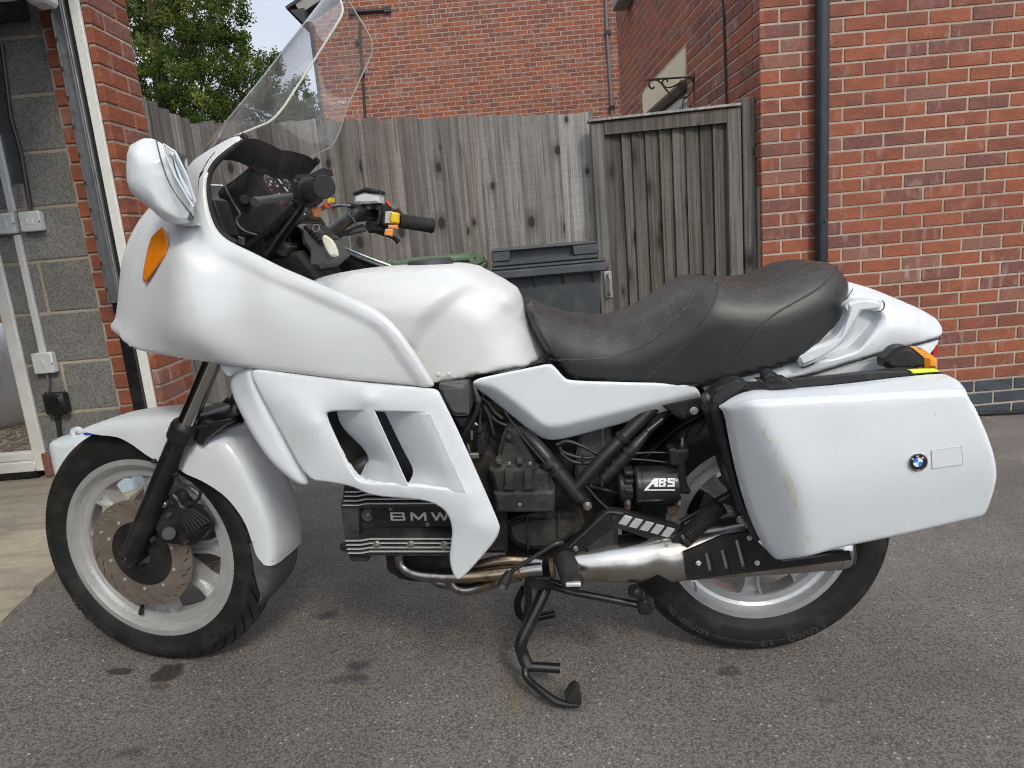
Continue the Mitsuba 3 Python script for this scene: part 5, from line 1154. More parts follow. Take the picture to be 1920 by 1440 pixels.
tl_ += [(1420, 722, -.168), (1380, 735, -.168), (1345, 745, -.168), (1323, 738, -.168), (1314, 717, -.165), (1380, 698, -.16), (1441, 682, -.155), (1485, 667, -.148), (1500, 655, -.143), (1530, 625, -.135), (1566, 586, -.125), (1588, 552, -.118)]
tli = cr2((900, 660, -.135), (1050, 720, -.13), (1200, 790, -.11), (1000, 830, -.155), (1150, 880, -.14), (800, 900, -.160), (600, 1000, -.165), (500, 1080, -.167), (780, 600, -.118), (1280, 830, -.09), (850, 610, -.118), (1000, 660, -.112), (1150, 720, -.10), (1250, 770, -.082))
rcs = cr2((705, 690, -.128), (800, 700, -.134), (900, 712, -.138), (938, 738, -.141), (930, 790, -.146), (850, 900, -.157), (790, 975, -.162), (740, 1000, -.163), (545, 1055, -.166), (470, 1020, -.164), (560, 930, -.157), (640, 840, -.148), (690, 760, -.139))
part('recess_floor', bp(rcs and [(x, y) for x, y, o in rcs], -.112, -.106, rounds=1), 'white_paint', 'tail')
part('cowl', sheet(BK, tl_, tli, h=.008, rnd=.010, rdepth=.007, smooth=1, mirror=True, sm=3e-4, holes=[rcs]), 'white_paint', 'tail', smooth=50, label='white tail cowl behind the seat')
tb_ = cr2((1336, 906, -.085), (1337, 930, -.085), (1290, 1000, -.10), (1250, 1040, -.12), (900, 1180, -.14), (420, 1240, -.158), (420, 1172, -.158), (700, 1084, -.153), (1000, 997, -.143), (1170, 952, -.123))
part('under_cowl', sheet(BK, tb_, (), h=.012, rnd=.006, rdepth=.005, smooth=1, mirror=True, sm=1e-3), 'white_paint', 'tail', smooth=45)
rl = cr2((1326, 938), (1328, 960), (1312, 1026), (1286, 1008), (1300, 975))
part('tail_lamp', bp(rl, -.085, .085, .006, rounds=1), 'red_lens', 'tail', label='red tail lamp lens')
gh = cr2((345, 1025), (350, 1042), (378, 1097), (392, 1101), (540, 1040), (660, 955), (705, 882), (790, 725), (830, 706), (925, 714), (936, 700), (946, 664), (938, 648), (900, 634), (840, 626), (790, 626), (745, 636), (700, 668), (693, 692), (712, 712), (705, 770), (650, 868), (605, 910), (500, 952), (400, 990))
gho = [(x, y, -.192 if 1510 < x < 1640 else -.172) for x, y in gh]
part('grab_handle', bp(gh, -.192, -.160, .007, rounds=1), 'white_paint', 'tail', smooth=30, label='white pillion grab handle')
part('handle_seam', tube(BK.P([(x, y, -.168) for x, y in cr2((350, 1022), (362, 1062), (384, 1102), (410, 1100), (470, 1074))]), .0014, 6, 3), 'grey_plastic', 'tail'); part('handle_seam', tube(BK.P([(x, y, -.162) for x, y in cr2((905, 712), (932, 712), (950, 690), (952, 660), (938, 642))]), .0014, 6, 3), 'grey_plastic', 'tail')
part('edge_groove', tube(BK.P(cr2((735, 560, -.124), (712, 600, -.130), (640, 700, -.142), (540, 825, -.152), (440, 950, -.160), (360, 1030, -.165), (280, 1075, -.166), (100, 1125, -.167))), .0013, 6, 4), 'grey_plastic', 'tail')
part('seam_line', tube(BK.P(cr2((1340, 900, -.086), (1170, 948, -.131), (1000, 993, -.151), (700, 1080, -.161), (420, 1168, -.166))), .0018, 6, 3), 'rubber', 'tail')
part('hook', bb_(1527, 632, 1531, 636, -.155, -.14, .001), 'rubber', 'tail')
rbk = cr2((960, 1050), (985, 1030), (1060, 958), (1165, 962), (1240, 1040), (1243, 1120), (970, 1128))
ro = -.225
part('housing', bp(rbk, ro, ro+.040, .009, rounds=1), 'black_plastic', 'rear_indicator'); part('lens', cat(bp(cr2((1168, 980), (1235, 980), (1328, 1045), (1332, 1120), (1248, 1118), (1244, 1040)), ro-.001, ro+.040, .008, rounds=0)), 'amber_lens_light', 'rear_indicator', label='amber rear indicator lens')
part('screw', bolt(*cr2((1139, 1097))[0], ro-.001, 3, BK, .003, 12), 'rubber', 'rear_indicator')
part('housing', flipy(bp(rbk, ro, ro+.085, .012, rounds=1)), 'black_plastic', 'rear_indicator_001')

# side case --------------------------------------------------------------
PO = -.335
ptop = [(1362, 776), (1380, 766), (1400, 756), (1425, 749.5), (1470, 747), (1600, 739), (1700, 732), (1790, 726), (1806, 730)]
pside = [(x, y, -.425) for x, y in c8((1418, 240), (1445, 285), (1500, 430), (1534, 555), (1530, 640), (1512, 735), (1500, 758), (1480, 769), (1330, 808), (1170, 850), (900, 910))]+[(1200+x*.43062, 640+y*.43062, o) for x, y, o in ((780, 936, -.418), (700, 953, -.405))]
pleft = c8((645, 962, -.385), (610, 957, -.365), (580, 940, -.348))+[(x, y, PO) for x, y in c8((550, 905), (520, 865), (470, 755), (420, 600), (370, 400), (350, 300))]
lid_o = [(x, y, -.423) for x, y in ptop]+pside+pleft
def pl(p1, p2, p3):
    a, b, c = (BK.L(*p) for p in (p1, p2, p3)); n = np.cross(b-a, c-a); return lambda x, z: a[1]-((x-a[0])*n[0]+(z-a[2])*n[2])/n[1]
planes = [pl((1330, 900, -.436), (1700, 760, -.440), (1700, 860, -.450)), pl((1424, 924, -.446), (1859, 881, -.452), (1480, 1053, -.414)), pl((1428, 775, -.437), (1515, 1010, -.430), (1362, 805, -.372))]
def case_y(x, z):
    v = np.array([f(x, z) for f in planes]); k = 130.0; m = v.max(0); return m+np.log(np.exp(k*(v-m)).sum(0))/k     # smooth convex envelope (nearest face wins)
part('lid', sheet(BK, lid_o, fn=lambda x, z: np.minimum(case_y(x, z), PO-.004), h=.010, rnd=.014, rdepth=.012, smooth=1, thick=.004), 'white_paint', 'side_case', smooth=50, label='white side case lid with yellow stains')
pb_ = Polygon(BK.P([(1440, 752, -.423), (1600, 740, -.423), (1700, 733, -.423), (1790, 727, -.423), (1806, 731, -.423)]+pside[:-1]+[(1560, 1034, -.42)])[:, [0, 2]]).buffer(-.006)
part('lid_wall', prism(np.array(pb_.exterior.coords)[:-1], -.412, PO+.02), 'white_paint', 'side_case')
rA = [(1364, 779, -.36), (1382, 768, -.395), (1400, 758, -.415), (1425, 751, -.422), (1470, 748, -.424), (1600, 740, -.424), (1700, 733, -.425), (1790, 727, -.426), (1806, 731, -.426)]
rB = [(1352, 766, -.333), (1363, 751, -.335), (1390, 737, -.338), (1425, 730, -.340), (1470, 730, -.340), (1580, 720, -.340), (1680, 708, -.340), (1760, 701, -.340), (1782, 706, -.340)]
gA, gB = BK.P([(x, y, -.423) for x, y in ptop]), BK.P(rB); gA[:, 1] = np.minimum(case_y(gA[:, 0], gA[:, 2]), PO-.004)+.0105; gM = (gA+gB)/2+[0, 0, .004]; top_ = grid(np.array([gA, gM, gB]), 4, 4)
part('lid_top', shell(top_ if top_.face_normals[:, 2].mean() > 0 else tm(top_.vertices, top_.faces[:, ::-1]), .004), 'white_paint', 'side_case', smooth=50)
ps = [(1340, 752), (1358, 738), (1386, 730), (1420, 734), (1481, 732), (1580, 722), (1680, 710), (1760, 703), (1800, 722), (1822, 760), (1845, 825), (1855, 880), (1840, 955), (1700, 995), (1480, 1040), (1455, 1035), (1428, 1015), (1415, 1018), (1394, 969), (1372, 920), (1346, 825), (1331, 771)]
part('shell', bp(ps, PO+.012, PO+.105, .006, rounds=1), 'black_plastic', 'side_case')
part('gasket', bp(c8((303, 240), (348, 192), (402, 166), (440, 164), (480, 184), (440, 222), (372, 262), (350, 290), (370, 400), (420, 600), (470, 760), (520, 870), (500, 878), (450, 765), (400, 650), (340, 430), (308, 300)), PO-.004, PO+.03, .005, rounds=1), 'black_paint', 'side_case')
part('shell', flipy(bp(ps, PO-.06, PO+.115, .02, rounds=1)), 'white_paint', 'side_case_001')
part('latch_base', bp(c8((515, 172), (640, 160), (690, 205), (565, 216)), PO-.028, PO+.005, .004), 'black_plastic', 'side_case'); part('latch', bp(c8((545, 172), (552, 148), (575, 133), (598, 140), (628, 172), (620, 182), (560, 186)), PO-.038, PO, .006, rounds=1), 'black_plastic', 'side_case')
part('top_strip', bp(c8((652, 165), (1050, 134), (1300, 129), (1330, 150), (1050, 175), (668, 205)), PO+.0, PO+.010, .002), 'black_plastic', 'side_case'); part('tape', bp(c8((1178, 127), (1296, 123), (1304, 133), (1190, 141)), PO-.002, PO+.012, .001), 'yellow_tape', 'side_case', label='strip of yellow tape on the case')
def on_case(x, y, lift=.0):
    o = -.44
    for _ in range(12): l = BK.L(x, y, o); o = .5*o+.5*(min(max(float(case_y(np.array([l[0]]), np.array([l[2]]))[0]), -.5), -.33)-lift)
    return BK.L(x, y, o)
# badge and plate
bcx, bcy = 1720, 866; bc = on_case(bcx, bcy, 0); b2 = on_case(bcx+30, bcy-4); b3 = on_case(bcx, bcy-30); ux = b2-bc; ux /= np.linalg.norm(ux); uz = b3-bc; uz -= ux*(ux@uz); uz /= np.linalg.norm(uz); un = np.cross(uz, ux); un = un if un[1] < 0 else -un
BM = np.stack([ux, uz, un], 1); r_b = np.linalg.norm(on_case(bcx+18.5, bcy)-bc)
def badge(m, lift): return tm((m.vertices+[0, 0, lift]) @ BM.T+bc, m.faces)
def flat(pg, d): return trimesh.creation.extrude_polygon(pg, d, engine='earcut')
part('ring', badge(lathe([(r_b*.82, 0), (r_b*.86, .0035), (r_b*.97, .0035), (r_b, 0)], [0, 0, 0], [0, 0, 1], 48)[0], 0), 'chrome', 'badge')
part('roundel', badge(flat(Point(0, 0).buffer(r_b*.86, 32), .0022), 0), 'black_paint', 'badge')
for i in range(4):
    a0 = i*90; w_ = Polygon([(0, 0)]+[(r_b*.50*math.cos(math.radians(a0+t)), r_b*.50*math.sin(math.radians(a0+t))) for t in range(0, 91, 6)])
    part('quarter', badge(flat(w_, .0005), .0022), ('badge_white', 'blue_enamel', 'badge_white', 'blue_enamel')[i], 'badge')
for chr_, an in (('B', 140), ('M', 90), ('W', 40)):
    t_ = meshkit.text_mesh(chr_, r_b*.20, .0004, True); t_.vertices -= [(t_.vertices[:, 0].max())/2, r_b*.1, 0]; a_ = math.radians(an-90); Rm = np.array([[math.cos(a_), -math.sin(a_), 0], [math.sin(a_), math.cos(a_), 0], [0, 0, 1]])
    t_.vertices = t_.vertices@Rm.T+[r_b*.67*math.cos(math.radians(an)), r_b*.67*math.sin(math.radians(an)), .0023]; part('letter', badge(t_, 0), 'badge_white', 'badge', smooth=False)
plq = [(1745.5, 845), (1803, 836.5), (1805, 871.5), (1747, 879.5)]
def case_quad(qd, lift, d): 
    a = np.array([on_case(x, y, lift) for x, y in qd]); b = np.array([on_case(x, y, lift-d) for x, y in qd]); return trimesh.convex.convex_hull(np.vstack([a, b]))
part('plate_edge', tube(np.array([on_case(x, y, .0004) for x, y in plq]), .0009, 6, closed=True), 'grey_print', 'side_case'); part('plate', case_quad([(1747, 846.5), (1801.5, 838.5), (1803.5, 870), (1748.5, 878)], .0018, .004), 'white_paint', 'side_case')
sr = np.random.default_rng(4)
st_m = []
for (x, y, rx, ry, n_) in [(1434, 812, 4, 9, 1), (1443, 826, 4, 5, 1), (1455, 850, 4, 5, 1), (1478, 900, 5, 13, 1), (1484, 918, 7, 18, 1), (1493, 944, 4, 10, 1), (1518, 1010, 3.5, 9, 1)]:
    a_ = np.arange(18)*2*np.pi/18; ph = [(x+rx*math.cos(t)*(1+.25*sr.normal())+.25*ry*math.sin(t), y+ry*math.sin(t)*(1+.25*sr.normal())) for t in a_]; v = np.array([on_case(p[0], p[1], .0005) for p in ph]+[on_case(x, y, .0005)])
    st_m.append(tm(v, [[18, j, (j+1) % 18] for j in range(18)]))
part('stain', cat(*st_m), 'yellow_stain', 'side_case', smooth=False, kind='stuff')
part('lock', cat(bolt(*c8((437, 775))[0], -.31, 8, BK, .01, 24)), 'steel_bolt', 'side_case')
part('case_bracket', bp(c8((330, 700), (420, 650), (470, 770), (475, 820), (440, 800), (400, 720)), -.22, -.20, .003), 'black_satin', 'side_case')
# engine -----------------------------------------------------------------
EO = -.275
E_ = 'engine'
vo = ce((140, 180), (1300, 250), (1300, 915), (190, 915), (185, 890), (160, 870), (150, 720), (112, 420), (112, 360), (130, 300))
rec_ = ce((295, 405), (1290, 405), (1290, 690), (300, 705))
part('cam_cover', bp(vo, EO, -.10, .006, holes=[rec_]), 'engine_black', E_, label='black ribbed cylinder head cover with polished fin edges')
part('recess_floor', bp(ce((285, 395), (1300, 395), (1300, 715), (290, 715)), EO+.030, EO+.036), 'engine_black', E_)
sl_ = [[BK.L(*p) for p in ce((300, 703, EO+.001), (700, 692, EO+.001), (1290, 690, EO+.001))], [BK.L(*p) for p in ce((420, 612, EO+.028), (700, 612, EO+.028), (1290, 612, EO+.028))]]
part('recess_slope', grid(np.array(sl_), 2, 4, .003), 'engine_black', E_)
for i, y in enumerate((232, 277, 326, 373)):
    pts_ = ce((128+(3-i)*8, y, EO-.010), (280, y+1, EO-.010), (370, y-14, EO-.012), (1100, y-16, EO-.012))
    part('fin', prism(BK.P(pts_+[(px, py+1.9, o) for px, py, o in pts_[::-1]])[:, [0, 2]], EO-.012, EO+.004), 'bare_alu', E_); part('fin_root', prism(BK.P([(px, py-2.0, o) for px, py, o in pts_]+[(px, py+4.0, o) for px, py, o in pts_[::-1]])[:, [0, 2]], EO-.009, EO+.004), 'engine_black', E_)
for i, y in enumerate((748, 793, 838, 880)):
    pts_ = ce((155+i*9, y, EO-.010), (315, y, EO-.010), (420, y-14, EO-.012), (1290, y-14, EO-.012))
    part('fin', prism(BK.P(pts_+[(px, py+2.1, o) for px, py, o in pts_[::-1]])[:, [0, 2]], EO-.012, EO+.004), 'bare_alu', E_); part('fin_root', prism(BK.P([(px, py-2.0, o) for px, py, o in pts_]+[(px, py+4.2, o) for px, py, o in pts_[::-1]])[:, [0, 2]], EO-.009, EO+.004), 'engine_black', E_)
for q_ in ((487, 797), (848, 797), (1203, 800)): part('cover_bolt', cat(bolt(*ce(q_)[0], EO-.010, 8.5, BK, .004, 24), bolt(*ce(q_)[0], EO-.012, 6, BK, .006, 24)), 'steel_bolt', E_)
part('plug', bolt(*ce((150, 815))[0], EO+.03, 9, BK, .012, 24), 'black_plastic', E_)
part('name_plate', bp(ce((450, 400), (1290, 400), (1290, 608), (520, 608), (470, 590), (445, 540), (430, 470)), EO+.022, EO+.034, .001), 'black_satin', E_)
for y in (417, 463, 509, 555): part('slot', bp(ce((520, y-11), (600, y-11), (600, y+11), (520, y+11)), EO+.0205, EO+.025, .0), 'black_paint', E_, smooth=False)
lp_ = [BK.L(*p) for p in ce((638, 540, EO+.021), (1220, 540, EO+.021), (638, 453, EO+.021))]
ux_ = lp_[1]-lp_[0]; ux_ /= np.linalg.norm(ux_); hh = lp_[2][2]-lp_[0][2]
def block_letter(ch):      # wide square capitals, as cast on the plate
    t = .17
    if ch == 'B': g = Polygon([(0, 0), (1.6, 0), (1.7, .1), (1.7, .42), (1.6, .5), (1.65, .58), (1.65, .9), (1.55, 1), (0, 1)], [[(.28, t), (1.42, t), (1.42, .40), (.28, .40)], [(.28, .58), (1.40, .58), (1.40, 1-t), (.28, 1-t)]])
    elif ch == 'M': g = Polygon([(0, 0), (0, 1), (.3, 1), (.92, .38), (1.54, 1), (1.84, 1), (1.84, 0), (1.56, 0), (1.56, .62), (.92, .02), (.28, .62), (.28, 0)])
    else: g = Polygon([(0, 1), (.32, 1), (.62, .36), (.95, 1), (1.2, 1), (1.53, .36), (1.83, 1), (2.15, 1), (1.65, 0), (1.42, 0), (1.07, .64), (.73, 0), (.5, 0)])
    return trimesh.creation.extrude_polygon(g, .0012/hh, engine='earcut')
for ch_, xp in (('B', 638), ('M', 850), ('W', 1065)):
    m = block_letter(ch_); o_ = BK.L(*ce((xp, 541, EO+.021))[0]); v = m.vertices*hh
    part('letter', tm(o_+v[:, :1]*ux_+v[:, 1:2]*np.array([0, 0, 1.0])-v[:, 2:3]*np.array([0, 1.0, 0]), m.faces[:, ::-1] if False else m.faces), 'grey_print', E_, smooth=False)
for q_, r_ in (((395, 480), 5.5), ((1025, 580), 4.5), ((638, 412), 4)): part('plate_screw', bolt(*ce(q_)[0], EO+.020, r_, BK, .006, 16), 'steel_bolt', E_)
part('boss', cyl(BK.L(*ce((395, 482))[0], EO+.035), BK.L(*ce((395, 482))[0], EO+.022), .0135, 24), 'engine_black', E_)
part('lug', bp(ce((190, 905), (410, 905), (408, 960), (385, 985), (240, 985), (200, 965)), EO+.01, -.16, .004, rounds=1), 'engine_black', E_)
part('sump', bp(ce((580, 910), (1280, 910), (1280, 1180), (980, 1200), (850, 1190), (720, 1165), (690, 1130), (630, 1110), (590, 1050)), -.17, .12, .004), 'dirty_black', E_)
part('block', bp([(660, 800), (840, 760), (950, 880), (950, 1040), (760, 1040), (660, 1000)], -.16, .16, .01), 'dirty_black', E_)
part('crankcase', bp([(880, 700), (1150, 740), (1160, 1000), (1060, 1060), (950, 1050), (900, 900)], -.06, .19, .01), 'dirty_black', E_)
# right hand side, roughly closed so that no daylight shows through
part('gearbox', bp(c6((430, 975), (560, 940), (720, 930), (830, 940), (860, 1010), (760, 1080), (700, 1130), (540, 1138), (450, 1090), (425, 1030)), -.13, .10, .014, rounds=1), 'engine_black', E_)
part('gearbox_rib', bp(c6((705, 935), (722, 935), (722, 1060), (705, 1065)), -.142, -.12, .003), 'engine_black', E_); part('gearbox_rib', bp(c6((540, 945), (548, 945), (552, 1130), (542, 1134)), -.138, -.12, .002), 'engine_black', E_)
# injection cover
jo = -.205
part('injector_cover', bp(c6((335, 690), (370, 675), (378, 640), (405, 638), (412, 672), (480, 672), (488, 640), (515, 640), (522, 674), (600, 680), (650, 690), (685, 770), (695, 800), (690, 930), (375, 928), (370, 830), (332, 700)), jo, -.10, .012), 'engine_black', E_, smooth=30)
part('injector_cover_lower', bp(c6((360, 818), (690, 810), (688, 928), (376, 927)), jo-.008, jo+.02, .006), 'engine_black', E_)
for xx in (445, 548): part('cover_boss', bp(c6((xx-22, 690), (xx+22, 690), (xx+18, 770), (xx+34, 800), (xx-34, 800), (xx-18, 770)), jo-.012, jo+.01, .008), 'engine_black', E_)
for xx in (388, 502): part('cover_boss', bp(c6((xx-17, 640), (xx+17, 640), (xx+17, 672), (xx-17, 672)), jo-.006, jo+.02, .004), 'engine_black', E_)
part('top_cover', bp(c6((430, 472), (490, 468), (520, 505), (640, 700), (380, 690), (382, 610), (405, 520)), jo+.030, -.10, .010, rounds=1), 'engine_black', E_)
part('filler_plug', cat(bolt(*c6((447, 510))[0], jo+.030, 7.5, BK, .012, 24), bp(c6((434, 475), (463, 475), (463, 545), (434, 545)), jo+.022, jo+.04, .003)), 'engine_black', E_)
for q_ in ((445, 660), (558, 660), (502, 882)): part('cover_screw', bolt(*c6(q_)[0], jo-(.0 if q_[1] < 700 else .008), 4, BK, .005, 6), 'steel_bolt', E_)
part('tab', cat(bt(c6((575, 690, jo-.012, 4.2), (605, 668, jo-.012, 4.2)), BK, 0, 8)), 'black_plastic', E_)
# airbox, cables, linkage under the tank
part('airbox', bp(cq((0, 250), (60, 265), (420, 230), (455, 300), (470, 700), (455, 730), (220, 745), (60, 500)), -.215, -.05, .010, rounds=1), 'grey_plastic', None); part('airbox_lower', bp(cq((230, 745), (460, 740), (430, 900), (330, 920)), -.20, -.06, .006), 'black_plastic', None)
part('wiring_harness', bt(cq((545, 260, -.215, 4.2), (580, 380, -.222, 4.5), (615, 490, -.225, 4.6), (590, 640, -.222, 4.4), (520, 800, -.215, 4.2), (440, 930, -.21, 3.8), (400, 1010, -.205, 3.6)), BK, 5), 'cable_rubber', None)
part('harness_tape', bt(cq((592, 440, -.2245, 5.2), (615, 490, -.2255, 5.4), (610, 520, -.225, 5.2)), BK, 3), 'black_plastic', None)
part('cable', bt(cq((650, 600, -.20, 1.6), (638, 780, -.20, 2.4), (635, 900, -.20, 5), (635, 960, -.20, 5.5)), BK, 4), 'rubber', None)
part('throttle_body', cat(bp(cq((580, 980), (700, 980), (700, 1060), (735, 1110), (730, 1260), (690, 1330), (600, 1330), (560, 1200), (560, 1100)), -.20, -.10, .006)), 'black_plastic', None)
part('linkage', cat(bp(cq((495, 955), (535, 955), (530, 1080), (500, 1080)), -.205, -.195, .001), bp(cq((480, 1290), (615, 1285), (625, 1360), (500, 1370)), -.212, -.20, .002), bt(cq((455, 1140, -.205, 2.5), (470, 1200, -.205, 2.6), (480, 1260, -.205, 2.4)), BK, 4), bt(cq((560, 830, -.2, 3), (600, 855, -.2, 3)), BK)), 'steel_bolt', None)
for pts_, o in ((((700, 560), (780, 740), (820, 900), (850, 1000)), -.14), (((600, 420), (760, 520), (850, 650), (980, 760)), -.13), (((660, 320), (760, 640), (900, 800), (1100, 880)), -.12)): part('cable', bt([p+(o, 3.2) for p in cq(*pts_)], BK, 5, 8), 'cable_rubber', None)
# frame ------------------------------------------------------------------
part('frame_tube', bt(c6((500, 480, -.15, 10), (590, 560, -.175, 13), (700, 690, -.19, 14), (830, 850, -.195, 14)), BK, 5, 20), 'black_satin', 'frame'); part('frame_tube', bt(c6((808, 790, -.195, 12), (960, 620, -.185, 12.5), (1100, 480, -.165, 12.5), (1230, 350, -.15, 12.5), (1300, 270, -.14, 12)), BK, 5, 20), 'black_satin', 'frame')
for a_, b_ in (((688, 640), (650, 690)), ((1035, 480), (1100, 560))): pass
[part('clip', bt(c6(a_, b_), BK, 0, 20), 'black_plastic', 'frame') for a_, b_ in (((645, 640, -.19, 16.5), (668, 668, -.191, 16.5)), ((690, 690, -.192, 16), (702, 704, -.192, 16)), ((1050, 528, -.176, 15), (1066, 510, -.176, 15)))]
part('gusset', bp(c6((800, 760), (810, 745), (850, 820), (905, 880), (880, 910), (840, 905), (790, 800)), -.205, -.17, .004, rounds=1), 'black_satin', 'frame'); part('frame_bolt', cat(bolt(*c6((868, 888))[0], -.207, 8.5, BK, .012, 20), bolt(*c6((868, 888))[0], -.213, 5.5, BK, .010, 6)), 'steel_bolt', 'frame')
part('frame_tube', flipy(bt(c6((500, 480, -.15, 10), (590, 560, -.175, 13), (700, 690, -.19, 14), (830, 850, -.195, 14)), BK, 3, 12)), 'black_satin', 'frame'); part('frame_tube', flipy(bt(c6((808, 790, -.195, 12), (960, 620, -.185, 12.5), (1230, 350, -.15, 12.5)), BK, 3, 12)), 'black_satin', 'frame')
part('subframe', cat(bt(c6((1350, 330, -.13, 10), (1250, 420, -.14, 10), (1180, 500, -.15, 9)), BK, 4), bp(c6((1270, 345), (1500, 300), (1510, 360), (1440, 410), (1380, 430), (1330, 400)), -.175, -.14, .004)), 'dirty_black', 'frame'); part('lock', bolt(*c6((1443, 375))[0], -.176, 8, BK, .008, 30), 'bare_alu', 'frame'); part('frame_bolt', bolt(*c6((1385, 400))[0], -.176, 6, BK, .006, 20), 'black_plastic', 'frame')
part('rear_guard', bp([(1160, 720), (1345, 730), (1345, 790), (1300, 830), (1240, 900), (1150, 930), (1120, 830)], .02, .10, .004), 'dirty_black', 'frame')
part('inner_guard', grid(np.array([[[RC[0]+.345*math.cos(a), y, RC[2]+.345*math.sin(a)] for y in (-.085, -.04, 0, .04, .085)] for a in np.radians(np.linspace(60, 190, 9))]), 4, 3, .004), 'dirty_black', 'frame', smooth=50)
part('battery', bp(c6((830, 500), (1000, 455), (1010, 560), (960, 780), (800, 780), (810, 600)), -.09, .09, .006), 'grey_plastic', None)
for x in (965, ): part('battery_strap', bp(c6((x-18, 470), (x-8, 470), (x-12, 790), (x-24, 790)), -.094, -.088), 'steel_bolt', None)
part('shock', cat(bt(c6((1190, 490, -.165, 7), (1130, 560, -.172, 12), (1115, 575, -.172, 15), (960, 735, -.18, 13.5), (950, 745, -.18, 12)), BK, 0, 20), bt(c6((1270, 420, -.15, 7), (1190, 490, -.165, 7.5)), BK, 0, 12)), 'black_satin', None)
for p_ in (((1080, 600), (1092, 590)), ((1020, 662), (1030, 652)), ((985, 700), (995, 690))): part('shock_ring', bt([q_+(-.176, 16) for q_ in c6(*p_)], BK, 0, 20), 'black_plastic', None)
for pts_ in (((700, 560), (760, 540), (850, 570), (920, 605), (990, 590)), ((715, 570), (740, 600), (840, 630), (940, 622)), ((720, 600), (790, 650), (900, 655), (1000, 630)), ((880, 780), (960, 800), (1020, 815), (1060, 820))): part('hose', bt([p+(-.15, 3.6) for p in c6(*pts_)], BK, 5, 10), 'cable_rubber', None)
part('pipe_clamp', bb_(1091, 856, 1096, 868, -.158, -.145, .001), 'black_plastic', None)
for pts_ in (((1120, 605), (1220, 600), (1310, 602)), ((1090, 635), (1180, 640), (1310, 655))): part('brake_pipe', bt([p+(-.185, 2.2) for p in c6(*pts_)], BK, 4, 8), 'black_satin', None)
part('stay', bt(c6((860, 780, -.2, 2.5), (930, 860, -.205, 2.5), (975, 900, -.21, 2.5)), BK, 0, 8), 'black_satin', None); part('stay', bt(c6((420, 380, -.212, 2), (520, 520, -.214, 2), (640, 660, -.216, 2)), BK, 3, 8), 'black_satin', None)
# anti-lock pump ------------------------------------------------------------
ao = -.185
a0, a1 = BK.L(*c6((1120, 778))[0], ao), BK.L(*c6((1350, 768))[0], ao); ar = BK.size(*c6((1230, 770))[0], ao, 36)
part('canister', lathe([(1e-4, 0), (ar*.93, 0), (ar, ar*.10), (ar, ar*.3), (ar*.985, ar*.32), (ar*.985, ar*.36), (ar, ar*.38), (ar, np.linalg.norm(a1-a0)-.004), (ar*.97, np.linalg.norm(a1-a0)), (1e-4, np.linalg.norm(a1-a0))], a0, a1-a0, 56)[0], 'black_paint', 'brake_pump', smooth=30, label='black cylindrical brake pump with white lettering')
part('end_plug', cat(cyl(BK.L(*c6((1035, 785))[0], ao), BK.L(*c6((1110, 780))[0], ao), ar*.72, 40, .003), *[bb_(*c6((1070, y))[0], *c6((1118, y+24))[0], ao-ar*.8, ao+.02, .003) for y in (705, 750, 800)]), 'black_plastic', 'brake_pump')
part('valve_block', cat(bp(c6((1340, 590), (1415, 585), (1420, 620), (1395, 660), (1410, 790), (1430, 810), (1420, 830), (1360, 825), (1350, 680), (1325, 670)), ao-.02, ao+.06, .005), bt(c6((1380, 600, ao-.005, 11), (1380, 560, ao-.005, 9)), BK, 0, 16)), 'black_satin', 'brake_pump')
part('union', bt(c6((1382, 560, ao-.005, 4.5), (1382, 520, ao-.005, 3)), BK, 0, 8), 'steel_bolt', 'brake_pump'); part('union_block', bp(c6((1310, 585), (1345, 580), (1380, 650), (1375, 670), (1320, 672)), ao-.03, ao+.01, .003), 'black_satin', 'brake_pump')
part('mount', cat(bp(c6((1065, 850), (1105, 850), (1105, 900), (1095, 925), (1070, 905)), ao-.01, ao+.02, .003), bp(c6((1345, 855), (1380, 850), (1360, 920), (1340, 950), (1300, 930), (1300, 905), (1340, 890)), ao-.01, ao+.02, .003)), 'rust_iron', 'brake_pump'); [part('mount_bolt', bolt(*c6(q_)[0], ao-.012, 5.5, BK, .007, 20), 'steel_bolt', 'brake_pump') for q_ in ((1088, 870), (1362, 872))]
# lettering wrapped on the drum
def on_drum(px, py, lift=.0016):
    ax_ = (a1-a0)/np.linalg.norm(a1-a0); d = BK.B@ray(px, py); o = BK.B@(EYE-BK.O); w_ = o-a0; dp = d-ax_*(d@ax_); wp = w_-ax_*(w_@ax_)
    A_, B_, C_ = dp@dp, 2*dp@wp, wp@wp-(ar+lift)**2; D_ = max(B_*B_-4*A_*C_, 0); return o+d*((-B_-math.sqrt(D_))/(2*A_))
def q6(*pts): return Polygon(c6(*pts))
def drum_mesh(g, name, mt='white_print'):
    v2, f2 = trimesh.creation.triangulate_polygon(g.segmentize(2), engine='earcut'); m = tm(np.array([on_drum(*p) for p in v2]), f2); part(name, m, mt, 'brake_pump', smooth=False)
drum_mesh(shapely.union_all([q6((1172, 806), (1230, 739), (1247, 739), (1192, 801)), q6((1234, 739), (1252, 739), (1247, 786), (1230, 786)), q6((1212, 763), (1240, 763), (1240, 772), (1203, 772)), q6((1172, 806), (1178, 799), (1342, 799), (1340, 806))]), 'letter')
drum_mesh(Polygon(c6((1255, 740), (1290, 739), (1294, 752), (1285, 761), (1292, 770), (1288, 785), (1252, 786)), [c6((1266, 748), (1280, 748), (1280, 757), (1266, 757)), c6((1264, 766), (1279, 766), (1278, 777), (1263, 777))]), 'letter')
drum_mesh(Polygon(c6((1302, 738), (1340, 738), (1340, 748), (1314, 748), (1313, 756), (1340, 757), (1340, 784), (1300, 785), (1300, 775), (1328, 775), (1328, 766), (1302, 765))), 'letter')
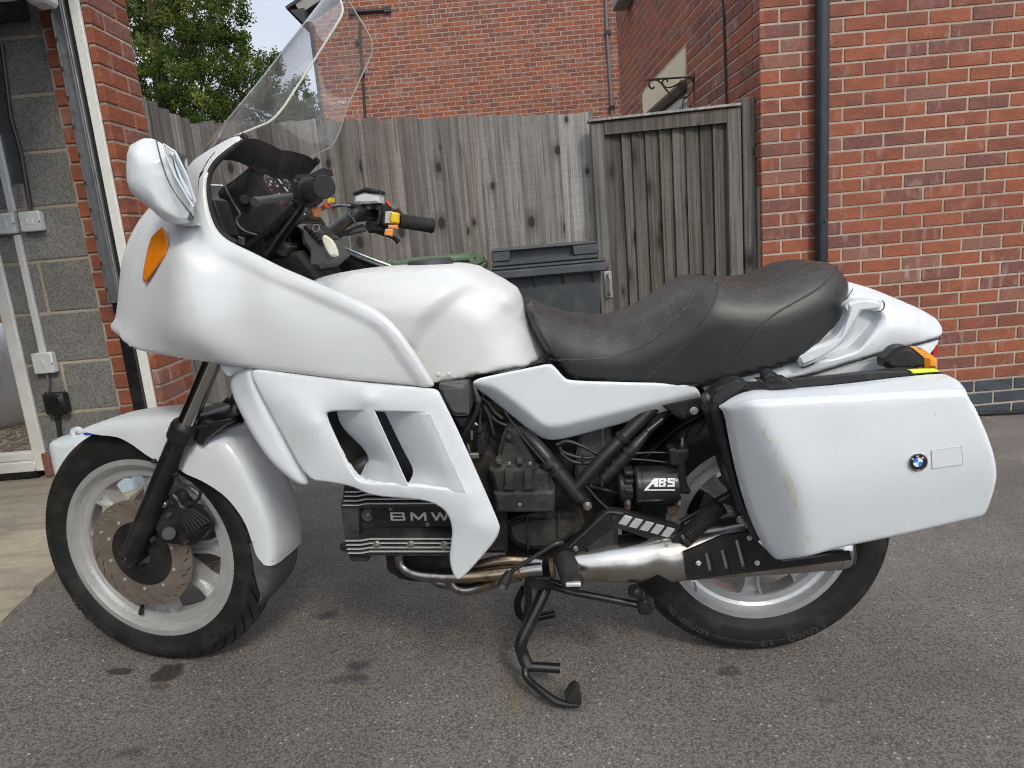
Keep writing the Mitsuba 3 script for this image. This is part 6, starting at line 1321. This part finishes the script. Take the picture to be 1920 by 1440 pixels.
# swing arm, drive ------------------------------------------------------------
part('swing_arm', flipy(bt([(1040, 1000, -.10, 24), (1200, 1010, -.11, 26), (1440, 1000, -.10, 30)], BK, 4, 16)), 'dirty_black', None); part('bevel_drive', cyl([RC[0], .07, RC[2]], [RC[0], .18, RC[2]], .085, 32, .02), 'dirty_black', None); part('rear_axle', cyl([RC[0], -.09, RC[2]], [RC[0], .09, RC[2]], .03, 24), 'engine_black', None)
m = trimesh.creation.extrude_polygon(Point(0, 0).buffer(.120, 48).difference(Point(0, 0).buffer(.07)), .0045, engine='earcut'); part('rear_disc', tm(np.c_[m.vertices[:, 0], .060+m.vertices[:, 2], m.vertices[:, 1]]+RC, m.faces[:, ::-1]), 'disc_steel', None, smooth=30)
# foot rest plate -------------------------------------------------------------
fo_ = -.215
fp = c6((700, 1190), (690, 1150), (760, 1100), (870, 1000), (940, 930), (975, 905), (1060, 915), (1340, 990), (1385, 1010), (1350, 1060), (1370, 1110), (1330, 1130), (1080, 1195), (900, 1200), (830, 1200))
fpt = c6((1035, 1010), (1220, 1075), (1030, 1108)); fpt2 = c6((870, 1110), (1000, 1015), (1010, 1022), (1015, 1115), (920, 1135), (885, 1140))
part('plate', bp(fp, fo_, fo_+.016, .004, holes=[fpt]), 'black_satin', 'footrest_hanger', smooth=30)
part('ridge', tube(BK.P(c6((770, 1112, fo_-.002), (880, 1010, fo_-.002), (950, 945, fo_-.002), (985, 922, fo_-.002), (1062, 930, fo_-.002))), .0045, 8, 3), 'black_paint', 'footrest_hanger'); part('ridge', tube(BK.P(c6((865, 1120, fo_-.001), (890, 1158, fo_-.001), (1040, 1132, fo_-.001), (1290, 1080, fo_-.001), (1360, 1000, fo_-.001))), .0045, 8, 2), 'black_paint', 'footrest_hanger')
part('lower_rail', bp(c6((1050, 1165), (1360, 1098), (1355, 1135), (1100, 1198)), fo_-.006, fo_+.012, .004), 'grey_plastic', 'footrest_hanger')
part('inset', bp(fpt2, fo_-.0012, fo_+.004), 'engine_black', 'footrest_hanger')
for i in range(5):
    x = 1035+i*57+(0 if i < 2 else 2); y = 940+i*16; part('strip', bp(c6((x+35, y), (x+80, y+11), (x+42, y+57), (x-1, y+46)), fo_-.003, fo_+.004, .001), 'white_print' if False else 'bare_alu', 'footrest_hanger', smooth=False)
    part('rib', bt(c6((x+84, y+4, fo_-.001, 2.4), (x+48, y+62, fo_-.001, 2.4)), BK, 0, 6), 'black_satin', 'footrest_hanger')
[part('plate_bolt', bolt(*c6(q_)[0], fo_-.001, 6, BK, .007, 6), 'black_plastic', 'footrest_hanger') for q_ in ((1010, 957), (1001, 1152))]; part('plate_bolt', cat(*[bolt(*c6(q_)[0], fo_-.001, 5.5, BK, .007, 6) for q_ in ((803, 1118),)]), 'steel_bolt', 'footrest_hanger')
def peg(p0, p1, w, nm, n=12):    # ribbed rubber peg
    a, b = BK.L(*p0), BK.L(*p1); d = (b-a)/np.linalg.norm(b-a); L_ = np.linalg.norm(b-a); s_ = np.linspace(0, 1, n*4+1); r_ = w*(.86+.14*(np.abs(((s_*n) % 1)-.5) < .28)); r_[0] *= .7; r_[-1] *= .8
    part(nm, tube([a+d*L_*t for t in s_], r_, 20), 'rubber', None, smooth=40)
peg(c6((745, 1175, -.215))[0], c6((790, 1300, -.30))[0], .0235, 'front_footrest', 10); part('footrest_cap', cat(box(BK.L(*c6((792, 1312, -.305))[0])+[-.016, -.004, -.005], BK.L(*c6((792, 1312, -.305))[0])+[.016, .008, .004], .002)), 'bare_alu', None)
peg(c6((1415, 1045, -.235))[0], c6((1585, 880, -.25))[0], .0195, 'rear_footrest', 13); part('footrest_bracket', cat(bp(c6((1325, 1068), (1400, 1010), (1450, 1090), (1415, 1118), (1375, 1105)), -.235, -.20, .003), bp(c6((1380, 1085), (1420, 1060), (1440, 1095), (1412, 1117)), -.25, -.23, .003)), 'black_satin', None); part('pivot', bolt(*c6((1385, 1055))[0], -.236, 5, BK, .006, 16), 'steel_bolt', None)
part('footrest_arm', bt(c6((1370, 975, -.2, 5), (1500, 905, -.2, 5), (1650, 845, -.2, 5)), BK, 3, 10), 'black_satin', None)
# gear lever, side stand
part('gear_lever', bt(c6((735, 1085, -.235, 5), (700, 1092, -.24, 6), (650, 1120, -.245, 4.5), (540, 1190, -.25, 4), (470, 1235, -.255, 4), (445, 1262, -.255, 4)), BK, 5), 'black_satin', None); part('gear_lever_rubber', bt(c6((450, 1245, -.255, 6), (435, 1270, -.262, 9), (415, 1312, -.275, 10.5), (408, 1326, -.28, 9)), BK, 3, 18), 'rubber', None); part('lever_end', bt(c6((412, 1322, -.283, 6.5), (409, 1328, -.288, 6)), BK, 0, 18), 'chrome', None)
# exhaust ----------------------------------------------------------------------
X_ = 'exhaust'
part('header_pipe', bt(ce((718, 900, -.20, 9), (735, 980, -.20, 9.5), (800, 1060, -.205, 10), (920, 1110, -.21, 10.5), (1080, 1130, -.212, 11), (1280, 1138, -.212, 11.5), (1500, 1128, -.212, 11.5), (1700, 1112, -.212, 12), (1950, 1085, -.212, 12.5), (2240, 1050, -.21, 13.5)), BK, 5, 24), 'exhaust_pipe', X_, label='heat tinted exhaust header pipe')
part('header_pipe', bt(ce((985, 900, -.15, 9), (1020, 1000, -.155, 10), (1090, 1075, -.16, 10), (1300, 1080, -.17, 10), (1500, 1040, -.18, 10.5), (1700, 985, -.19, 10.5), (1860, 960, -.195, 10), (2040, 965, -.195, 11), (2240, 1000, -.2, 13)), BK, 5, 20), 'exhaust_pipe', X_)
part('header_pipe', bt(ce((1210, 900, -.14, 9), (1215, 1000, -.145, 9.5), (1260, 1180, -.15, 9.5), (1330, 1255, -.15, 10), (1430, 1275, -.15, 10.5), (1560, 1250, -.15, 10.5), (1780, 1180, -.16, 10.5), (2000, 1120, -.17, 11)), BK, 5, 20), 'exhaust_pipe', X_)
part('header_pipe', bt(ce((1000, 930, -.06, 9), (1030, 1050, -.06, 9.5), (1120, 1180, -.07, 10), (1280, 1215, -.08, 10), (1500, 1200, -.10, 10), (2000, 1060, -.16, 10)), BK, 4, 14), 'exhaust_pipe', X_)
[part('pipe_clamp', bt(c6(a_, b_), BK, 0, 24), 'rust_iron', X_) for a_, b_ in (((497, 1240, -.211, 15.2), (507, 1238, -.211, 15.2)), ((666, 1225, -.21, 18.5), (690, 1222, -.21, 18.5)))]
# box silencer: a loft of rounded sections
def section(c, hy, hz, rr, n=8):
    out = []
    for sx_, sz_, a0_ in ((1, 1, 0), (-1, 1, 90), (-1, -1, 180), (1, -1, 270)):
        for t in np.linspace(0, 90, n):
            a_ = math.radians(a0_+t); out.append(c+np.array([0, sx_*(hy-rr)+rr*math.cos(a_), sz_*(hz-rr)+rr*math.sin(a_)]))
    return np.array(out)
def sil_sec(px, ytop, ybot, of, on_):      # traced top and bottom of the near face
    t_, b_ = BK.L(px, ytop, on_), BK.L(px, ybot, on_); hz = (t_[2]-b_[2])/2; hy = (of-on_)/2; return section(np.array([(t_[0]+b_[0])/2, (of+on_)/2, (t_[2]+b_[2])/2]), hy, hz, min(hz, hy)*.97)
def loft_secs(S, caps=True):
    n = len(S[0]); v = np.vstack(S); f = []
    for i in range(len(S)-1):
        for j in range(n): a_, b_ = i*n+j, i*n+(j+1) % n; f += [[a_, b_, b_+n], [a_, b_+n, a_+n]]
    if caps:
        v = np.vstack([v, S[0].mean(0), S[-1].mean(0)]); m_ = len(S)*n
        for j in range(n): f += [[m_, (j+1) % n, j], [m_+1, m_-n+j, m_-n+(j+1) % n]]
    return tm(v, f)
secs = [sil_sec(1046, 1046, 1084, -.165, -.230), sil_sec(1075, 1046, 1097, -.155, -.238), sil_sec(1110, 1042, 1101, -.140, -.245), sil_sec(1160, 1034, 1106, -.135, -.250), sil_sec(1205, 1028, 1108, -.132, -.252), sil_sec(1235, 1022, 1090, -.132, -.252), sil_sec(1252, 1020, 1100, -.132, -.252), sil_sec(1264, 1018, 1110, -.132, -.252), sil_sec(1290, 1010, 1107, -.130, -.252), sil_sec(1400, 985, 1101, -.128, -.250), sil_sec(1500, 965, 1094, -.126, -.246), sil_sec(1585, 1000, 1084, -.126, -.242)]
part('silencer', loft_secs(secs), 'silencer_steel', X_, smooth=50, label='flat sided stainless silencer')
end_ = [sil_sec(1583, 1005, 1085, -.125, -.243), sil_sec(1598, 1010, 1078, -.127, -.240), sil_sec(1606, 1020, 1070, -.132, -.235)]
part('end_cap', loft_secs(end_), 'chrome', X_, smooth=50)
part('weld_band', cat(tube(np.array([BK.L(x, y, o) for x, y, o in ((1302, 1092, -.254), (1304, 1100, -.252), (1305, 1108, -.246))]), .0022, 6, 3)), 'silencer_steel', X_)
so_ = -.258
hs_ = cx((255, 235), (340, 200), (570, 100), (790, 70), (850, 160), (930, 240), (1040, 305), (1300, 270), (1560, 228), (1575, 290), (780, 390), (290, 450), (283, 440))
slots = [cx((424, 240), (448, 235), (482, 372), (456, 376)), cx((550, 218), (572, 213), (610, 358), (585, 362)), cx((662, 138), (684, 134), (742, 342), (714, 347))]
part('heat_shield', bp(hs_, so_, so_+.008, .003, holes=slots), 'black_satin', X_, smooth=30)
for q_ in slots: part('shield_slot', bp(q_, so_+.0062, so_+.0072), 'chrome', X_, smooth=False)
for q_ in slots: part('shield_rib', tube(BK.P([(q_[1][0]+5, q_[1][1]-2, so_-.001), (q_[2][0]+7, q_[2][1]+8, so_-.001)]), .003, 6), 'black_satin', X_)
for q_ in ((373, 316), (832, 314), (772, 118)): part('shield_bolt', cat(bolt(*cx(q_)[0], so_+.001, 9, BK, .003, 24), ), 'black_paint', X_); 
for q_ in ((373, 316), (832, 314), (772, 118)): part('shield_screw', bolt(*cx(q_)[0], so_-.002, 5.2, BK, .006, 6), 'bare_alu', X_)
# stands ---------------------------------------------------------------------
part('pivot_bracket', bp(c7((250, 610), (395, 610), (400, 660), (330, 690), (255, 655)), -.16, .02, .004), 'black_satin', 'centre_stand')
near = np.array([BK.L(*p) for p in c7((375, 650, -.13), (330, 760, -.155), (235, 965, -.185), (240, 1040, -.19), (270, 1110, -.20))])
part('leg', tube(near, .0148, 18, 5), 'black_paint', 'centre_stand')
part('foot', bt(c7((265, 1110, -.20, 9.5), (320, 1112, -.20, 9.2), (450, 1118, -.20, 9.2)), BK, 0, 18), 'black_paint', 'centre_stand')
part('tang', bt(c7((255, 1090, -.20, 7), (260, 1165, -.215, 7), (330, 1235, -.24, 7.3), (420, 1300, -.262, 7.5), (480, 1320, -.27, 6.5), (560, 1325, -.275, 5)), BK, 5, 16), 'black_paint', 'centre_stand')
part('tang_pad', cat(bp(c7((470, 1310), (500, 1255), (530, 1230), (560, 1245), (572, 1290), (572, 1338), (545, 1330)), -.285, -.255, .004, rounds=1)), 'black_paint', 'centre_stand')
part('leg', bt(c7((270, 640, -.06, 7), (272, 740, .0, 7.5), (262, 850, .06, 7.5)), BK, 0, 16), 'black_paint', 'centre_stand'); part('leg', bt(c7((245, 670, .10, 7), (212, 740, .12, 7), (220, 810, .13, 7), (260, 845, .14, 7)), BK, 5, 14), 'black_paint', 'centre_stand'); part('foot', bt(c7((250, 845, .13, 7.5), (330, 830, .13, 7.5), (420, 810, .13, 7.5)), BK, 0, 16), 'black_paint', 'centre_stand')
part('arm', bt(c7((395, 655, -.17, 6.5), (520, 690, -.19, 6.8), (700, 725, -.20, 6.8), (900, 765, -.21, 6.8)), BK, 4, 16), 'black_paint', 'side_stand'); part('foot', cat(bp(c7((885, 765), (920, 730), (985, 760), (985, 800), (960, 825), (895, 828)), -.23, -.20, .004, rounds=1), bt(c7((915, 720, -.225, 7), (895, 690, -.23, 9)), BK, 0, 14), bt(c7((875, 700, -.23, 11), (868, 685, -.232, 13), (858, 668, -.234, 10)), BK, 3, 16)), 'black_paint', 'side_stand')
part('spring', bt(c7((390, 620, -.15, 3.5), (470, 640, -.16, 3.5)), BK, 0, 8), 'dirty_black', 'side_stand')

# cockpit ------------------------------------------------------------------------
IO = -.125
ib = cd((118, 615), (195, 545), (400, 425), (430, 428), (480, 620), (560, 760), (700, 880), (800, 960), (760, 1030), (640, 1070), (540, 1040), (380, 1060), (270, 960), (200, 790), (130, 650))
part('body', bp(ib, IO, .125, .012, rounds=1), 'black_plastic', 'instrument_panel', smooth=30, label='black instrument cluster with two dials')
ftop, fbot = BK.L(*cd((412, 425))[0], IO), BK.L(*cd((790, 930))[0], IO)
fmid = BK.L(*cd((490, 640))[0], IO)
fdir = (fbot-ftop)/np.linalg.norm(fbot-ftop); fn_ = np.array([-fdir[2], 0, fdir[0]]); fn_ = fn_ if fn_[0] > 0 else -fn_; FL = np.linalg.norm(fbot-ftop)
def face(u, y, lift): return ftop+fdir*FL*u+np.array([0, y-ftop[1], 0])+fn_*lift
def face_quad(u0, u1, y0, y1, l0, l1): return trimesh.convex.convex_hull(np.array([face(u, y, l) for u in (u0, u1) for y in (y0, y1) for l in (l0, l1)]))
part('bezel', face_quad(-.02, 1.02, -.125, .125, -.03, .012), 'black_plastic', 'instrument_panel'); part('face', face_quad(.05, .95, -.115, .115, .010, .014), 'instrument_face', 'instrument_panel', smooth=False)
for yc in (-.058, .058):
    tk_ = [face_quad(0, 0, 0, 0, 0, 0) if False else None]; ms = []
    for i in range(19):
        a_ = math.radians(220-i*260/18); r1_, r2_ = .046, (.040 if i % 3 else .035)
        def fp_(r, a): return ftop+fdir*(FL*.42-r*math.sin(a))+np.array([0, yc+r*math.cos(a)-ftop[1], 0])+fn_*.0145
        ms.append(tube([fp_(r1_, a_), fp_(r2_, a_)], .0006, 4))
    part('dial_marks', cat(*ms), 'grey_print', 'instrument_panel', kind='stuff'); a_ = math.radians(215); part('needle', tube([fp_(.006, a_), fp_(.040, a_)], .0012, 6), 'white_print', 'instrument_panel')
    for n_, ang_ in (('20', 200), ('60', 140), ('100', 90), ('140', 40)):
        t_ = meshkit.text_mesh(n_ if yc < 0 else str(int(n_)//20), .0055, .0004); c_ = t_.vertices.mean(0); a_ = math.radians(ang_); o_ = fp_(.028, a_); v = t_.vertices-c_
        part('numeral', tm(o_+v[:, :1]*np.array([0, 1.0, 0])-v[:, 1:2]*fdir+v[:, 2:3]*fn_, t_.faces), 'white_print', 'instrument_panel', smooth=False)
part('warning_lamps', cat(*[face_quad(.12+.16*i, .22+.16*i, -.012, .012, .0142, .0152) for i in range(5)]), 'grey_print', 'instrument_panel', kind='stuff')
part('divider', cat(face_quad(.04, .96, -.017, -.013, .012, .018), face_quad(.04, .96, .013, .017, .012, .018)), 'black_plastic', 'instrument_panel')
part('knob', cat(cyl(BK.L(*cd((405, 690))[0], IO+.002), BK.L(*cd((405, 690))[0], IO-.024), .0095, 20, .001), cyl(BK.L(*cd((405, 690))[0], IO-.010), BK.L(*cd((405, 690))[0], IO-.022), .0105, 14)), 'rubber', 'instrument_panel')
part('trim_line', tube(BK.P(cd((205, 530, IO-.001), (230, 600, IO-.001), (300, 730, IO-.001), (360, 830, IO-.001), (325, 880, IO-.001), (345, 940, IO-.001), (420, 1000, IO-.001), (525, 1030, IO-.001))), .0028, 6, 3), 'grey_plastic', 'instrument_panel')
part('bracket', bp(cd((335, 1040), (395, 1060), (395, 1130), (345, 1110)), -.13, -.12, .001), 'steel_bolt', None)
part('fork_yoke', cat(bp(cd((560, 1000), (720, 1080), (820, 1120), (800, 1240), (700, 1230), (600, 1170)), -.10, .10, .01), bp([(500, 480), (560, 470), (600, 520), (590, 560), (500, 540)], -.09, .09, .01)), 'dirty_black', None)
part('under_tray', bp([(395, 440), (430, 455), (620, 545), (700, 590), (690, 640), (560, 680), (420, 640), (380, 560)], .10, .13, .004), 'black_satin', None); part('cross_tray', bp([(420, 560), (600, 600), (680, 640), (640, 690), (450, 660)], -.24, .24, .004), 'black_satin', None)
part('ignition_cowl', bp(cd((865, 930), (960, 920), (1130, 1050), (1190, 1130), (1260, 1250), (1130, 1362), (990, 1345), (1030, 1230), (1010, 1180), (950, 1110), (940, 1010)), -.075, .06, .010), 'grey_plastic', None, smooth=30)
part('ignition_top', bp(cd((960, 950), (1010, 930), (1150, 1080), (1120, 1130)), -.080, .05, .004), 'black_satin', None); part('cowl_ribs', cat(*[bp(cd((1015+i*26, 990+i*30), (1045+i*26, 975+i*30), (1055+i*26, 988+i*30), (1025+i*26, 1003+i*30)), -.084, -.06) for i in range(5)]), 'black_plastic', None, kind='stuff')
part('clamp_block', cat(bp(cd((700, 1160), (770, 1120), (830, 1150), (780, 1240), (720, 1220)), -.11, -.05, .006)), 'engine_black', None)
# bars: traced on both sides (the front end is turned a little to the right)
part('handlebar', bt(cd((640, 1190, -.10, 13), (760, 1010, -.15, 12.5), (880, 850, -.24, 12), (960, 740, -.31, 12), (1040, 640, -.345, 11)), BK, 5, 18), 'black_paint', None); part('switch_loom', bt(cd((430, 1150, -.10, 6), (560, 1040, -.13, 6.5), (700, 930, -.20, 7), (800, 830, -.26, 7), (900, 745, -.31, 7)), BK, 5, 10), 'cable_rubber', None)
part('handlebar', bt(ch((150, 900, .06, 14), (300, 760, .12, 13), (480, 610, .20, 12.5), (640, 510, .27, 12), (760, 490, .31, 12), (920, 530, .345, 11)), BK, 5, 18), 'black_paint', None); part('switch_loom', bt(ch((300, 880, .10, 4), (420, 800, .17, 4.5), (560, 740, .24, 5), (720, 680, .30, 5)), BK, 4, 10), 'cable_rubber', None); part('switch_loom', bt(ch((300, 800, .11, 6), (560, 610, .22, 6), (700, 575, .29, 6), (900, 565, .335, 6)), BK, 4, 10), 'cable_rubber', None)
part('cable_tie', bt(ch((520, 510, .20, 1.8), (580, 570, .20, 2), (640, 660, .20, 1.8)), BK, 3, 6), 'black_plastic', None)
# left control: grip end nearly faces the camera
g0_, g1_ = BK.L(*cd((1020, 620))[0], -.33), BK.L(*cd((1172, 565))[0], -.455)
def ribbed(a, b, r, nm, n=20):
    d = b-a; L_ = np.linalg.norm(d); d /= L_; u_ = np.cross(d, [0, 0, 1.0]); u_ /= np.linalg.norm(u_); v_ = np.cross(d, u_); K_ = n*6; th = np.arange(K_)*2*np.pi/K_; rr = r*(.93+.07*(np.sin(th*n) > -.2)); S_ = []
    for t, k_ in ((0, .96), (.03, 1), (.90, 1.0), (.905, 1.05), (.97, 1.07), (1.0, .98)):
        q_ = rr*k_ if t < .9 else np.full(K_, r*k_); S_.append(a+d*L_*t+(q_*np.cos(th))[:, None]*u_+(q_*np.sin(th))[:, None]*v_)
    part(nm, loft_secs(S_), 'rubber', None, smooth=25)
ribbed(g0_, g1_, .0185, 'grip')
sw0 = BK.L(*cd((1000, 630))[0], -.325)
dg = (g1_-g0_)/np.linalg.norm(g1_-g0_)
part('switch_housing', cat(cyl(g0_-dg*.045, g0_+dg*.012, .026, 32, .004), bp(cd((890, 580), (960, 560), (1010, 700), (1000, 780), (930, 730), (900, 660)), -.33, -.27, .006)), 'black_satin', 'left_control')
part('flange', cyl(g0_+dg*.010, g0_+dg*.022, .0265, 32, .003), 'black_paint', 'left_control')
part('clutch_perch', cat(bp(cd((890, 450), (1040, 440), (1130, 395), (1170, 385), (1185, 440), (1100, 460), (990, 480), (895, 500)), -.34, -.29, .006), bp(cd((835, 620), (920, 590), (925, 720), (840, 715)), -.335, -.30, .005)), 'black_satin', 'left_control')
part('clutch_lever', bt(cd((860, 660, -.335, 6.5), (700, 680, -.365, 7), (560, 700, -.395, 7.5), (520, 706, -.40, 8.5), (500, 715, -.405, 9)), BK, 4, 16), 'bare_alu' if False else 'grey_plastic', 'left_control')
part('dip_switch', bp(cd((1045, 770), (1110, 755), (1100, 800), (1085, 855), (1060, 850)), -.335, -.31, .003), 'orange_switch', 'left_control'); part('horn_switch', bp(cd((1130, 770), (1180, 715), (1200, 770)), -.34, -.31, .003), 'red_switch', 'left_control'); part('choke_switch', bp(cd((1205, 680), (1235, 670), (1235, 710), (1205, 725)), -.335, -.31, .003), 'yellow_switch', 'left_control')
# right control
h0, h1 = BK.L(*ch((1215, 605))[0], .335), BK.L(*ch((1670, 675))[0], .385)
ribbed(h0, h1, BK.size(*ch((1400, 630))[0], .35, 13.5)*.98, 'grip', 22)
part('switch_housing', cat(bp(ch((900, 370), (1050, 370), (1160, 440), (1205, 500), (1210, 640), (1180, 690), (1000, 700), (930, 640), (960, 520)), .30, .36, .008), bp(ch((760, 620), (900, 600), (1000, 690), (1010, 760), (800, 770), (740, 690)), .31, .36, .006)), 'black_satin', 'right_control')
part('flange', tube(BK.P(ch((890, 365, .30), (940, 430, .298), (955, 520, .298), (930, 620, .30), (905, 650, .30))), .006, 8, 4), 'black_plastic', 'right_control')
part('start_recess', bp(ch((1025, 480), (1120, 470), (1110, 640), (1015, 635)), .2985, .305, .001), 'grey_print', 'right_control'); part('indicator_switch', bp(ch((1100, 480), (1205, 500), (1195, 640), (1090, 640), (1080, 560)), .288, .31, .005), 'yellow_switch', 'right_control', smooth=30); part('cancel_switch', bp(ch((1060, 660), (1185, 655), (1185, 715), (1060, 710)), .292, .31, .003), 'orange_switch', 'right_control'); part('paddle', bp(ch((1020, 715), (1130, 715), (1110, 818), (1005, 800)), .290, .305, .003, rounds=0), 'orange_switch', 'right_control')
part('kill_switch', bt(ch((1050, 350, .31, 3.5), (1080, 385, .305, 3.2), (1105, 415, .30, 2.5)), BK, 3, 10), 'red_switch', 'right_control'); part('start_button', cat(cyl(BK.L(*ch((1142, 412))[0], .315), BK.L(*ch((1142, 412))[0], .295), .0068, 20, .001)), 'green_button', 'right_control'); part('button_ring', cyl(BK.L(*ch((1144, 420))[0], .316), BK.L(*ch((1144, 420))[0], .300), .0085, 20), 'red_switch', 'right_control')
part('brake_lever', bt(ch((900, 740, .36, 5), (1010, 780, .37, 4.5), (1120, 820, .385, 4), (1180, 870, .39, 4.2), (1200, 890, .392, 6)), BK, 4, 12), 'black_satin', 'right_control')
part('reservoir', bp(ch((600, 260), (730, 215), (930, 240), (940, 360), (760, 375), (605, 368)), .275, .34, .006), 'reservoir_plastic', 'right_control', label='translucent brake fluid reservoir'); part('reservoir_cap', bp(ch((588, 225), (735, 155), (770, 150), (935, 190), (938, 240), (735, 208), (590, 262)), .268, .346, .004), 'black_plastic', 'right_control')
part('reservoir_neck', bp(ch((700, 375), (760, 350), (870, 360), (850, 460), (740, 440)), .29, .33, .005), 'black_satin', 'right_control'); part('screw', bolt(*ch((800, 435))[0], .288, 4, BK, .006, 12), 'dark_steel', 'right_control')
part('throttle_cable', bt(ch((60, 480, .0, 2.5), (160, 440, .08, 2.8), (300, 410, .15, 3), (430, 398, .21, 3), (540, 400, .25, 3.2)), BK, 5, 10), 'pipe_grey', 'right_control'); part('cable_boot', bt(ch((520, 398, .25, 4.5), (560, 402, .26, 5.5), (600, 408, .27, 4.2), (720, 420, .30, 4.2)), BK, 3, 12), 'rubber', 'right_control')
part('brake_line_joint', bt(ch((510, 775, .22, 5), (620, 745, .25, 5), (740, 720, .28, 5.5)), BK, 0, 10), 'dark_steel', 'right_control')
# cables in the cockpit
for pts_ in (((905, 915), (980, 870), (1060, 820), (1180, 775), (1340, 750)), ((820, 980), (840, 1100), (870, 1180), (960, 1300), (990, 1380)), ((820, 790), (830, 720), (850, 680))): part('cable', bt([p+(-.06, 2) for p in cd(*pts_)], BK, 5, 8), 'cable_rubber', None)
ko = -.088
ring_ = Point(0, 0)
kr = thing('key_ring', 'ignition key with cream coloured tag hanging on a wire ring', 'key')
c_ = BK.L(*cd((1095, 965))[0], ko); th_ = np.arange(20)*2*np.pi/20
put('ring', world(tube(c_+np.c_[.0075*np.cos(th_), .004*np.sin(th_), .0075*np.sin(th_)], .0009, 6, closed=True), BK), 'steel_bolt', kr)
put('key', world(cat(bp(cd((1075, 975), (1110, 960), (1165, 1010), (1160, 1040), (1120, 1020)), ko-.002, ko+.004, .001)), BK), 'dark_steel', kr)
put('tag', world(bp(cd((1160, 1030), (1185, 1035), (1260, 1090), (1308, 1215), (1290, 1240), (1225, 1242), (1165, 1130), (1150, 1070)), ko-.008, ko, .0025, rounds=1), BK), 'fob_plastic', kr); put('inlay', world(bp(cd((1195, 1110), (1245, 1105), (1285, 1215), (1230, 1222)), ko-.0092, ko-.007, .0), BK), 'badge_white', kr, smooth=False)
